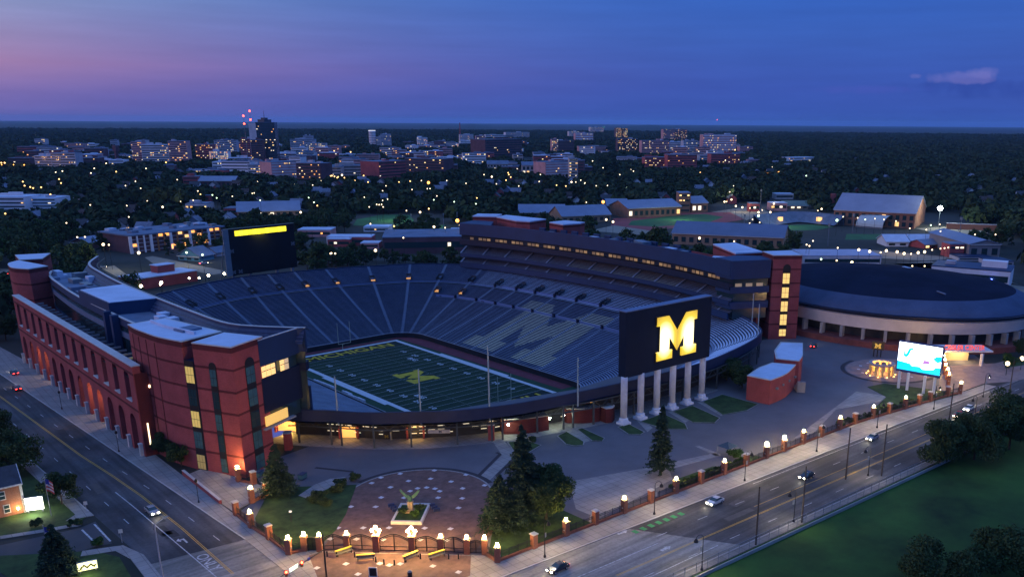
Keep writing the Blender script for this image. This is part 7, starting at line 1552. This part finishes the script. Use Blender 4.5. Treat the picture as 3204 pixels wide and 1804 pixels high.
# fields
gsheet = lambda nm, pts, z, mt: (sheet(nm, pts, z, mt), FOOT.extend([(sum(q[0] for q in pts)/len(pts), sum(q[1] for q in pts)/len(pts), max(math.hypot(q[0]-pts[0][0], q[1]-pts[0][1]) for q in pts)*.42)]))
g_ = V2('L'); gl = lambda *q: [P(*V2('L')(u, v)) for u, v in q]; gk = lambda *q: [P(*V2('K')(u, v)) for u, v in q]; gj = lambda *q: [P(*V2('J')(u, v)) for u, v in q]
field_green = mat('field_grass', (.03,.12,.04), .95, .3, .05); track_red = mat('track_red', (.26,.06,.06), .9, .2, .1)
gsheet('running_track', gl((20,690),(40,640),(420,605),(760,600),(900,635),(640,680),(260,712)), .05, track_red); gsheet('track_infield', gl((130,680),(150,655),(430,618),(600,612),(720,630),(620,665),(300,690)), .09, field_green)
gsheet('practice_field', gk((270,890),(300,840),(520,800),(730,805),(760,850),(700,895)), .05, field_green); gsheet('practice_field', gk((790,930),(830,890),(1010,885),(1020,935)), .05, field_green); gsheet('practice_field', gj((2230,880),(2270,830),(2560,790),(2600,830),(2400,880)), .05, mat('pale_field_grass', (.05,.12,.08), .95, .3, .05))
gsheet('ball_field', gl((1010,700),(1120,680),(1330,672),(1400,690),(1300,710),(1120,715)), .05, field_green); gsheet('ball_field', gl((1470,770),(1480,735),(1690,735),(1700,770)), .05, field_green)
lotc = mat('lot_concrete', (.24,.21,.16), .9, .25, .05)
gsheet('parking_lot', gj((1150,1110),(1420,1165),(1740,1230),(1600,1250),(1480,1225),(1200,1200),(1090,1120)), .06, lotc); gsheet('parking_lot', gj((760,1200),(860,1180),(1010,1290),(960,1310)), .06, lotc); gsheet('parking_lot', gj((-40,1330),(-40,1200),(90,1210),(110,1380)), .06, lotc)
gsheet('parking_lot', gj((930,770),(1100,730),(1300,745),(1400,760),(1680,770),(1600,800),(1250,800)), .06, lotc); gsheet('parking_lot', gl((640,600),(900,560),(1010,600),(860,650),(760,600)), .06, lotc); gsheet('parking_lot', gl((1900,700),(2100,690),(2400,720),(2180,760)), .06, lotc); gsheet('parking_lot', [P(*V2('E')(1020,235)),P(*V2('E')(1200,195)),P(*V2('E')(1500,240)),P(*V2('E')(1460,270))], .06, lotc)
gsheet('parking_lot', [P(*V2('F')(620,150)),P(*V2('F')(1100,110)),P(*V2('F')(2000,190)),P(*V2('F')(1700,215)),P(*V2('F')(1250,190))], .06, lotc)
sheet('arena_back_lot', [P(*V2('F')(1400,240)),P(*V2('F')(1750,220)),P(*V2('F')(2500,460)),P(*V2('F')(2700,600)),P(*V2('F')(2600,450)),P(*V2('F')(1900,230))], .05, lotc)
# ball park seating arc
t = thing('ballpark_seating', 'dark blue curved ball park seating with lit openings', 'stand', (*P(*g_(1180,690)),0)); cpt = Vector((*P(*g_(1190,700)),0)); aL = Vector((*P(*g_(985,690)),0)); aR = Vector((*P(*g_(1400,690)),0)); aM = Vector((*P(*g_(1190,668)),0))
cur = catmull([tuple(aL[:2]), tuple(((aL+aM)/2)[:2]), tuple(aM[:2]), tuple(((aR+aM)/2)[:2]), tuple(aR[:2])], 6); m_ = MB(); s_ = 1 if np.dot(normals2(cur)[12], (aM-cpt)[:2]) > 0 else -1; sweep(m_, cur, [(0,1),(4,2),(9,5),(14,8.2),(14.5,0)], s_); m_.build('seating', seat_navy, t)
for k in (7, 17): m_ = MB(); q = cur[k]; nq = normals2(cur)[k]; m_.box(q[0]+s_*nq[0]*6, q[1]+s_*nq[1]*6, 2.5, 5.6, 2.4, 4, math.atan2(nq[1],nq[0])); m_.build('lit_opening', WINC[0], t)
FOOT.append((*aM[:2], 40))
# netting poles and tall lamp masts
def mast(f, x, yb, yt, lab, lampc=None, r=.9):
    p = P(*V2(f)(x, yb)); h = height_to(p, V2(f)(x, yt)[1]); t = thing('light_mast', lab, 'light mast', (*p,0)); m_ = MB(); m_.tube((*p,0),(*p,h),.35,.2,7); m_.build('pole', steel, t)
    m_ = MB(); m_.box(p[0],p[1],h-.3,h+1.6,3.2,.6,.9); hd = m_.build('head', steel, t)
    if lampc: m_ = MB(); m_.ball((*p,h+.3), r); m_.build('lamp', lampc, hd)
mast('L',945,590,470,'tall unlit light mast behind the ball park lot'); mast('L',1515,730,625,'slim unlit mast by the pale arched shelter'); mast('L',1362,810,685,'tall dark net mast in front of the ball park'); mast('L',2175,760,645,'unlit mast at the right hand lot'); mast('L',845,690,625,'short mast beside the track lamps')
mast('L',2045,690,578,'brilliant white floodlight mast beside the largest sports hall', glow('flood_white', (.9,1,.95), 60), 1.9); mast('K',740,890,815,'mast with pale sign at the edge of the green field'); mast('K',1002,930,810,'left of two masts by the far street light', None); mast('K',1112,905,800,'dark mast behind the grandstand end')
p = P(*V2('L')(2045,690)); lo = light('flood_light', 'POINT', (*p,26), 30000, (.85,1,.9), 2); lo.location = (p[0]-8, p[1]-8, 24)
# lamps of streets and lots in the town, each where its light shows
LAMPS = []
for f, z, lst in (('J',13.5,((380,645,'o'),(875,475,'o'),(680,725,'w'),(970,815,'w'),(1225,740,'W'),(955,730,'w'),(185,580,'o'),(228,590,'o'),(290,560,'o'),(172,550,'o'),(445,530,'o'),(460,560,'o'),(945,580,'w'),(1020,548,'w'),(1060,600,'w'),(1110,695,'w'),(685,485,'w'),(710,450,'w'),(800,412,'w'),(1250,405,'o'),(640,965,'w'),(582,967,'w'),(1510,645,'o'),(1600,650,'g'),(1632,672,'g'),(1455,690,'w'),(2025,800,'W'),(2265,780,'W'),(2390,730,'o'),(2365,705,'g'),(2355,575,'w'),(1940,550,'w'),(1900,638,'w'),(1915,635,'w'),(2220,570,'w'),(1750,660,'w'),(2490,1090,'w'),(2525,1090,'w'),(778,1022,'W'),(820,1025,'w'),(1045,1085,'W'),(500,860,'w'),(2325,670,'g'),(1960,690,'g'),(1335,535,'w'),(1490,620,'w'),(1360,700,'w'),(40,790,'o'),(120,640,'o'),(310,592,'o'),(250,598,'o'),(1100,450,'w'),(420,478,'w'),(470,470,'w'),(10,408,'o'),(35,408,'o'),(1405,1083,'g'),(1525,1100,'g'),(2420,540,'w'),(2500,505,'o'),(2540,520,'o'),(2576,500,'W'))),
                  ('K',13.5,((118,290,'o'),(250,298,'o'),(732,290,'o'),(65,445,'o'),(90,490,'o'),(120,495,'o'),(150,498,'o'),(200,505,'o'),(18,528,'w'),(285,528,'o'),(390,540,'o'),(355,488,'o'),(640,540,'o'),(730,533,'o'),(820,528,'w'),(877,545,'O'),(1025,528,'w'),(868,593,'w'),(890,593,'w'),(745,600,'w'),(535,570,'w'),(508,610,'w'),(360,662,'w'),(508,688,'w'),(548,678,'w'),(400,740,'w'),(512,740,'w'),(460,720,'w'),(480,722,'w'),(500,720,'w'),(810,782,'W'),(880,755,'o'),(700,770,'w'),(1268,668,'o'),(1085,698,'g'),(920,683,'g'),(1260,715,'g'),(945,652,'w'),(1110,850,'O'),(1133,885,'W'),(410,876,'w'),(922,900,'W'),(1012,908,'w'),(600,895,'o'),(675,988,'w'),(1180,550,'w'),(1325,480,'w'),(1388,497,'W'),(1503,525,'o'),(1540,500,'o'),(1520,465,'o'),(1525,480,'o'),(1425,555,'w'),(1770,535,'w'),(1605,572,'w'),(2030,540,'W'),(2065,540,'w'),(2140,550,'W'),(2105,525,'w'),(2285,425,'w'),(2510,440,'w'),(2530,452,'w'),(2230,570,'w'),(2320,568,'w'),(2285,700,'O'),(2150,703,'w'),(2310,842,'W'),(2365,860,'W'),(1985,572,'o'),(1910,565,'o'),(2420,480,'w'),(2200,370,'w'),(1650,380,'w'),(1880,355,'w'),(450,1090,'W'),(95,1112,'w'),(1780,480,'w'),(2475,585,'g'))),
                  ('L',11,((815,440,'O'),(780,438,'w'),(985,360,'O'),(1062,357,'O'),(1115,347,'o'),(1018,322,'w'),(1380,182,'w'),(1570,232,'w'),(1985,335,'o'),(2135,363,'o'),(2078,398,'w'),(1965,355,'w'),(725,535,'W'),(768,522,'W'),(738,535,'w'),(795,562,'W'),(835,570,'W'),(882,575,'w'),(935,600,'W'),(958,587,'w'),(1008,600,'W'),(1030,548,'W'),(898,645,'w'),(935,622,'G'),(880,668,'w'),(942,663,'w'),(818,678,'w'),(1325,580,'W'),(1302,590,'w'),(1420,650,'G'),(1458,628,'w'),(1548,635,'w'),(1595,645,'g'),(1655,640,'w'),(1710,645,'w'),(1785,655,'w'),(1900,595,'w'),(1972,708,'w'),(2060,718,'w'),(2055,675,'w'),(2273,738,'w'),(2400,738,'w'),(1425,820,'w'),(1272,777,'w'),(1232,800,'w'),(1250,808,'w'),(570,760,'W'),(785,780,'w'),(1555,832,'W'),(1622,842,'W'),(1690,848,'w'),(1725,838,'W'),(1792,845,'W'),(1835,855,'W'),(1878,857,'w'),(1922,850,'W'),(1962,845,'W'),(2008,832,'w'),(2060,825,'w'),(2085,822,'w'),(2108,818,'w'),(1322,890,'g'),(1418,898,'w'),(1512,910,'W'),(575,355,'o'),(145,342,'w'),(260,452,'o'),(110,482,'w'),(757,475,'w'),(450,395,'o'),(1230,375,'g'),(1347,422,'w'),(1600,472,'o'),(1240,188,'w'),(565,228,'W'),(690,232,'W'),(730,280,'w'),(790,215,'o'),(2000,680,'g'),(1870,700,'w'))),
                  ('F',4,((2285,388,'b'),(1580,262,'w'),(1690,262,'w'),(2430,1130,'W'),(2560,1085,'W')))):
    for u, v, k in lst: LAMPS.append((f, u, v, k, z))
LC = {'w':(far_white,.42),'W':(far_white,.75),'o':(far_warm,.5),'O':(far_orange,1.2),'g':(far_green,.5),'G':(far_green,.9),'b':(glow('far_blue_light',(.1,.15,1),20,False),.7)}
LN = {'w':'white','W':'bright white','o':'amber','O':'large orange','g':'greenish','G':'bright green tinted','b':'blue'}
lamp_protos = {}
LAND = [('J',0,700,340,560,'left of town'),('J',700,1500,340,560,'below the mid left cluster'),('J',1500,2600,340,560,'below the skyscraper'),('J',0,1000,560,800,'in the left woods'),('J',1000,1800,560,800,'near the pale shop'),('J',1800,2600,560,880,'by the tan hall'),('J',0,2600,800,1400,'near the apartment block'),
        ('K',0,700,200,520,'by the stone building'),('K',0,1150,520,620,'below the dormitories'),('K',0,1300,620,760,'in the central woods'),('K',0,1300,760,1200,'around the green field'),('K',1150,2600,300,620,'by the gothic halls'),('K',1300,2600,620,900,'behind the grandstand halls'),('L',0,850,200,500,'below the white topped tower'),('L',850,2600,150,480,'in the right hand woods'),('L',700,1050,500,700,'in the ball park lot'),('L',1050,1900,480,720,'by the largest sports hall'),('L',1500,2150,780,860,'along the ball park front'),('L',0,2600,480,960,'behind the arena'),('F',0,2600,200,1200,'beside the arena')]
seen_k = {}
for f, u, v, k, z in sorted(LAMPS, key=lambda q: V2(q[0])(q[1], q[2])[0]):
    g_ = V2(f); p0_ = P(*g_(u, v), z); dist = math.hypot(p0_[0]-CAM[0], p0_[1]-CAM[1]); mt, r_ = LC[k]; r_ *= max(1, dist/800)
    if k not in lamp_protos:
        t = thing('town_lamp', '-', 'street lamp'); m_ = MB(); m_.tube((0,0,0),(0,0,6.6),.12,.08,5); m_.build('post', black, t); m_ = MB(); m_.ball((0,0,7), 1.0, 8, 6); b_ = m_.build('lamp', mt, t); lamp_protos[k] = t; first = True
    else: first = False
    zone = next((n for ff, a, b, c, d_, n in LAND if ff == f and a <= u <= b and c <= v <= d_), 'in the town'); key = (k, zone); seen_k[key] = seen_k.get(key, 0)+1; nth = seen_k[key]
    lab = f'{LN[k]} lamp {zone}, {ordn[nth-1] if nth <= 20 else "number "+str(nth)} from left'
    pr = lamp_protos[k]
    if first: pr.location = (*p0_, 0); t = pr; t['label'] = lab
    else: t = copy_thing(pr, (*p0_, 0), 0, lab)
    t['group'] = 'lamps across the town'
    for ch in t.children:
        if ch.name.startswith('lamp'): ch.scale = (r_,)*3; ch.location = (0,0,7*(1-r_)+z-7)
        else: ch.scale = (1,1,z/7) if z != 7 else (1,1,1)
# pools of light in the lots
for f, u, v, e, c_ in (('L',850,600,9000,(1,.9,.6)),('L',1030,570,7000,(1,.9,.7)),('L',750,540,6000,(1,1,.8)),('L',1420,640,6000,(.9,1,.6)),('L',1800,860,5000,(1,.75,.4)),('J',1250,750,9000,(1,.8,.45)),('J',1450,1180,5000,(1,.9,.5)),('J',900,1220,4000,(1,.95,.55)),('K',600,850,9000,(.8,1,.6)),('K',900,900,5000,(.8,1,.6)),('L',450,650,9000,(.9,1,.7)),('J',2100,830,5000,(1,.8,.4)),('J',30,1290,3500,(1,.85,.5)),('K',110,500,14000,(1,.6,.2)),('L',1100,690,5000,(.9,1,.7)),('L',1640,650,5000,(.9,1,.7))):
    p = P(*V2(f)(u, v)); light('lot_light', 'POINT', (p[0], p[1], 14), e, c_, 1.0)
# ------------------------------------------------------------------ more of the town: filler blocks, houses among the trees
def proj(x, y, z=0.0):
    c_ = AX@(np.array([x, y, z])-CAM); return ((CX+FOC*c_[0]/c_[2])/1.2443, (CY-FOC*c_[1]/c_[2])/1.2443) if c_[2] > 1 else (-9e9, 0)
FA = np.array(FOOT)
def clear(x, y, m=0): return bool(np.all(np.hypot(FA[:,0]-x, FA[:,1]-y) > FA[:,2]+m))
rg = random.Random(77)
def simple_block(x, y, w, dp, h, rz, wall, roof, label, lit):
    t = thing('town_block', label, 'building', (x, y, 0), 'smaller blocks of the town', rz)
    m_ = MB(); m_.box(x, y, -1, h, w, dp); w_ = m_.build('wall', wall, t); m_ = MB(); m_.box(x, y, h, h+.5, w+.4, dp+.4); m_.box(x+w*.15, y, h+.5, h+2.6, w*.3, dp*.4); m_.build('roof', roof, t)
    nf = max(1, int(h/3.7)); fh = h/nf; nb = max(2, int(w/4))
    for k in range(nf):
        z = (k+.55)*fh
        for f_ in (-1,):
            m_ = MB(); m_.box(x, y+f_*(dp/2+.03), z-.8, z+.8, w-1.5, .1); m_.build('window_band', glass_dark, t)
        for j in range(nb):
            if rg.random() < lit: m_ = MB(); m_.box(x-w/2+w*(j+.5)/nb, y-dp/2-.1, z-.7, z+.7, w/nb*.55, .1); m_.build('lit_window', WINC[rg.randrange(4)], t)
zones = [(60,330,'at the left end of town'),(330,560,'below the mid left cluster'),(560,720,'around the skyscraper'),(720,930,'left of the round white tower'),(930,1130,'around the white lit block'),(1130,1330,'around the big dark block'),(1330,1520,'between the halls and the hospital'),(1520,1700,'under the twin towers'),(1700,1900,'by the white topped tower')]
cands = []
tries = 0
while len(cands) < 140 and tries < 6000:
    tries += 1; u = rg.uniform(70, 1890); v = rg.uniform(362, 440) if 420 < u < 1560 else rg.uniform(366, 412); x, y = P(u, v)
    if not clear(x, y, 6): continue
    w, dp, h = rg.uniform(18, 46), rg.uniform(14, 24), rg.choice((7, 10, 11, 14, 18, 22)); cands.append((u, x, y, w, dp, h)); VIEWS.append((u-12, u+12, v, math.hypot(x-CAM[0], y-CAM[1]))); FA = np.vstack([FA, (x, y, w*.5)])
zc = {}
for u, x, y, w, dp, h in sorted(cands):
    zn_ = next((n for a, b, n in zones if a <= u < b), 'in the town'); k = rg.randrange(6); cn = ('pale','pink brick','red brick','grey','dark','white')[k]; key = (zn_, cn); zc[key] = zc.get(key, 0)+1
    simple_block(x, y, w, dp, h, R(rg.uniform(-52,-30)), (cream,pinkb,redb,greyc,darkb,whitec)[k], rg.choice((white_roof,grey_roof,grey_roof)), f'{("low","taller")[h>12]} {cn} block {zn_}, {ordn[zc[key]-1]} from left', rg.choice((.04,.08,.2)))
def house_proto(wall, roof, lit):
    t = thing('small_house', '-', 'house'); m_ = MB(); m_.box(0,0,-.5,5.4,11,8); m_.add([(-5.5,-4,5.4),(-5.5,4,5.4),(-5.5,0,8.8)], [(0,2,1)]); m_.add([(5.5,-4,5.4),(5.5,4,5.4),(5.5,0,8.8)], [(0,1,2)]); m_.build('wall', wall, t)
    m_ = MB(); th = .25
    for s_ in (-1, 1): a, b, c, d_ = (-6,s_*4.5,5.05),(6,s_*4.5,5.05),(6,0,8.9),(-6,0,8.9); m_.add([a,b,c,d_]+[(p[0],p[1],p[2]+th) for p in (a,b,c,d_)], [(4,5,6,7),(3,2,1,0),(0,1,5,4),(1,2,6,5),(2,3,7,6),(3,0,4,7)])
    m_.box(2.5,1,7.5,10,.9,.9); m_.build('roof', roof, t)
    for x, z, s_ in ((-3,1.2,-1),(0,1.2,-1),(3,1.2,-1),(-3,3.7,-1),(3,3.7,-1),(-2,1.4,1),(2.5,1.4,1)): m_ = MB(); m_.box(x, s_*4.03, z, z+1.4, 1.3, .12); m_.build('window', WINC[lit % 4] if lit >= 0 and (x > 0) == (lit > 1) and z < 3 else glass_dark, t)
    m_ = MB(); m_.box(5.53, 0, 1.4, 2.9, .12, 1.6); m_.build('window', glass_dark, t); return t
slate = mat('slate_roof', (.05,.055,.065)); hp_ = [house_proto(whitec, slate, -1), house_proto(cream, mat('brown_roof',(.07,.05,.045),.85,.3,.5), 0), house_proto(mat('clapboard_blue',(.14,.17,.24),.8,.15,.5), mat('pale_shingle',(.16,.18,.23),.8,.25,.4), -1), house_proto(redb, slate, 3), house_proto(whitec, mat('pale_shingle',(.16,.18,.23)), 2)]
hz = [(0,330,440,520,'in the left woods'),(0,620,520,600,'in the woods above the apartments'),(330,620,430,500,'below the mid left cluster'),(620,900,470,560,'in front of the pink blocks'),(900,1300,455,510,'before the dormitories'),(1280,1560,460,520,'before the stone halls'),(1560,1900,425,520,'below the brick hospital blocks'),(1860,2200,415,480,'in the dark woods at centre right'),(2150,2575,400,520,'in the dark woods at far right')]
hs_ = []
for (a, b, c, d_, n) in hz:
    k = 0; tr = 0
    while k < 12 and tr < 400:
        tr += 1; u, v = rg.uniform(a, b), rg.uniform(c, d_); x, y = P(u, v)
        if clear(x, y, 4): hs_.append((n, u, x, y)); VIEWS.append((u-5, u+5, v-3, math.hypot(x-CAM[0], y-CAM[1]))); FA = np.vstack([FA, (x, y, 9)]); k += 1
zc = {}; cnH = ['white','cream','blue grey','red brick','pale roofed white']; used_h = set()
for n, u, x, y in sorted(hs_):
    k = rg.randrange(5); zc[(n,k)] = zc.get((n,k), 0)+1; lab = f'small {cnH[k]} gabled house {n}, {ordn[zc[(n,k)]-1]} from left'; rz = R(rg.choice((-46, 44, -38, 50)))
    if k not in used_h: used_h.add(k); t = hp_[k]; t.location = (x, y, 0); t.rotation_euler.z = rz; t['label'] = lab
    else: t = copy_thing(hp_[k], (x, y, 0), rz, lab)
    t['group'] = 'houses among the trees'
for k in range(5):
    if k not in used_h:
        for c_ in list(hp_[k].children): bpy.data.objects.remove(c_)
        bpy.data.objects.remove(hp_[k])
# ------------------------------------------------------------------ woods
NOTREE = [('L',-60,1330,585,830),('L',1330,2230,600,960),('L',640,1250,545,620),('L',2000,2480,690,770),('K',240,1060,795,960),('J',900,1720,728,812),('J',690,1800,1110,1420),('J',-60,120,1195,1400),('E',950,1600,180,300),('F',560,2600,100,520),('K',-50,500,960,1080),('J',760,1120,1180,1330),('K',1040,1250,880,960)]
NT = []
for f, a, b, c, d_ in NOTREE: (u0, v0), (u1, v1) = V2(f)(a, c), V2(f)(b, d_); NT.append((u0, v0, u1, v1))
nrg = np.random.default_rng(5); pts = []
r = 255.0
while r < 6500:
    sp_ = (10.5 if r < 1000 else 10.5*r/1000); n = max(1, int(R(72)*r/sp_))
    az = R(5)+R(70)*(np.arange(n)+nrg.random(n))/n; rr_ = r+sp_*.8*(nrg.random(n)-.5); X_ = CAM[0]+rr_*np.sin(az); Y_ = CAM[1]+rr_*np.cos(az)
    for x, y in zip(X_, Y_): pts.append((x, y, rr_[0] if False else math.hypot(x-CAM[0], y-CAM[1]), max(1, r/1000)))
    r += sp_*.86
keep = []
for x, y, dist, sc in pts:
    if y < -95 and x < 330 or y < -140 or (x < mE(y)+7 and x > mW(y)-6 and y < 420): continue
    if math.hypot((x-2)/150, (y-5)/158) < 1 or math.hypot((x-ac[0])/60, (y-ac[1])/70) < 1: continue
    if 100 < x < 250 and y < -60: continue
    u, v = proj(x, y)
    if any(a < u < c and b < v < d_ for a, b, c, d_ in NT): continue
    town = 330 < u < 1880 and 350 < v < 440
    if town and rg.random() < .6: continue
    if rg.random() < .10: continue
    if not clear(x, y, 1.5): continue
    uu, vt = proj(x, y, 12.5); hk = 1.0; wpx = 7*sc/dist*2213
    for b0, b1, bv, bd in VIEWS:
        if b0-wpx < uu < b1+wpx and bd > dist and vt < bv-3 < v: hk = min(hk, (v-(bv-3))/max(1, v-vt))
    if hk < .42: continue
    keep.append((x, y, dist, sc, hk))
print('tree spots', len(keep))
keep.sort(key=lambda q: q[2])
# the nearest ones in sight are trees of their own
bpy.context.view_layer.update(); dgr = bpy.context.evaluated_depsgraph_get()
def in_sight(x, y, z):
    o = Vector(CAM); e = Vector((x, y, z)); d_ = e-o; Ln = d_.length; h, *_ = S.ray_cast(dgr, o, d_.normalized(), distance=Ln-6); return not h
def mid_tree(seed, h, w, n, leaf, mt, con=False):
    t = (conifer(seed, h, w, n, leaf, mt) if con else broad_tree(seed, h, w, n, leaf, mt)); return t
kinds = [(mid_tree(101,12,10,620,.62,leaf_a),'dark round tree'),(mid_tree(102,14,11,680,.66,leaf_b),'olive spreading tree'),(mid_tree(103,10,9.5,560,.6,leaf_a),'low dark tree'),(mid_tree(104,13,8.5,560,.6,leaf_c),'fresh green tree'),(mid_tree(105,14,6.5,720,.5,needle,True),'pointed conifer'),(mid_tree(106,16,12,760,.7,leaf_b),'tall olive tree')]
marks = [(x.location.x, x.location.y, n) for x, n in ()]
tz = [(-50,260,470,700,'beyond the left apartments'),(-50,260,700,1300,'beyond the arcade'),(260,560,520,720,'around the apartment block'),(560,800,480,720,'around the far scoreboard'),(800,1000,480,720,'by the practice field'),(1000,1180,480,720,'by the wide flat roof'),(1180,1540,400,720,'behind the far grandstand'),(1540,1900,400,720,'by the athletic building'),(1900,2300,350,720,'by the sports halls'),(2300,2650,350,760,'at the right edge')]
cnt_t = {}; indiv = []; rest = []
for q in keep:
    x, y, dist, sc, hk = q; u, v = proj(x, y, 8)
    if len(indiv) < 285 and -20 < u < 2595 and dist < 1500:
        if in_sight(x, y, 9): indiv.append((u, v, q))
        elif dist > 700: rest.append(q)
    else: rest.append(q)
used_t = set()
for u, v, (x, y, dist, sc, hk) in sorted(indiv):
    k = rg.choice((0,0,1,1,2,3,4,5)); n = next((n for a, b, c, d_, n in tz if a <= u < b and c <= v < d_), 'in the middle distance'); cnt_t[(n,k)] = cnt_t.get((n,k), 0)+1; i_ = cnt_t[(n,k)]
    lab = f'{kinds[k][1]} {n}, {ordn[i_-1] if i_ <= 20 else "number "+str(i_)} from left'; s_ = rg.uniform(.72, 1.12)*max(.55, hk)
    if k not in used_t: used_t.add(k); t = kinds[k][0]; t.location = (x, y, 0); t.rotation_euler.z = rg.random()*6; t.scale = (s_,)*3; t['label'] = lab
    else: t = copy_thing(kinds[k][0], (x, y, 0), rg.random()*6.28, lab, s_)
    t['group'] = 'trees round the stadium and the town'
print('individual trees', len(indiv), 'rest', len(rest))
# all the others: one wood
Q = np.array(rest); n = len(Q); NQ = 46
c = np.stack([Q[:,0], Q[:,1], np.zeros(n)], 1); sc = Q[:,3]**.92; rad = nrg.uniform(4.2, 6.6, n)*sc; ht = nrg.uniform(8.5, 13.5, n)*Q[:,4]
def wood_part(sel, NQ, nm):
    c_, r_, h_ = c[sel], rad[sel], ht[sel]; m = len(c_)
    d_ = nrg.normal(size=(m,NQ,3)); d_[:,:,2] = np.abs(d_[:,:,2])*.9-.25; d_ /= np.linalg.norm(d_,axis=2,keepdims=True)
    lump = 1+.28*np.sin(d_[:,:,0]*5+c_[:,None,0])*np.sin(d_[:,:,1]*5+c_[:,None,1])+.14*nrg.normal(size=(m,NQ))
    zc_ = h_*.55; p = np.stack([c_[:,None,0]+d_[:,:,0]*r_[:,None]*lump, c_[:,None,1]+d_[:,:,1]*r_[:,None]*lump, zc_[:,None]+d_[:,:,2]*(h_*.47)[:,None]*lump], 2)
    nn = d_+.55*nrg.normal(size=d_.shape); nn /= np.linalg.norm(nn,axis=2,keepdims=True); a = np.cross(nn, nrg.normal(size=d_.shape)); a /= np.linalg.norm(a,axis=2,keepdims=True); b = np.cross(nn, a)
    s_ = (r_[:,None]*(.26+.16*nrg.random((m,NQ))))[:,:,None]
    v = np.stack([p-a*s_-b*s_*.8, p+a*s_-b*s_*.7, p+a*s_*.8+b*s_, p-a*s_*.9+b*s_*.8], 2).reshape(-1,3)
    me = quads_mesh(nm, v); me.materials.append(wood_m); o = bpy.data.objects.new(nm, me); col.objects.link(o); o['kind'] = 'stuff'; return o
wood_m = mat('wood_leaves', (.016,.032,.017), .95, .5, .045, spec=.1, c2=(.052,.078,.034))
wood_part(np.arange(n), NQ, 'woods')
# ------------------------------------------------------------------ evening haze
hm = bpy.data.materials.new('haze_air'); hm.use_nodes = True; ht_ = hm.node_tree; ht_.nodes.clear()
vo = ht_.nodes.new('ShaderNodeVolumePrincipled'); ho = ht_.nodes.new('ShaderNodeOutputMaterial'); ht_.links.new(vo.outputs[0], ho.inputs['Volume'])
vo.inputs['Color'].default_value = (.40,.68,1,1); vo.inputs['Density'].default_value = 2.4e-5; vo.inputs['Anisotropy'].default_value = .1
m_ = MB(); m_.box(0, 0, -160, 150, 70000, 70000); tag(m_.build('haze', hm), kind='stuff')
S.cycles.volume_bounces = 1; S.cycles.volume_step_rate = 1
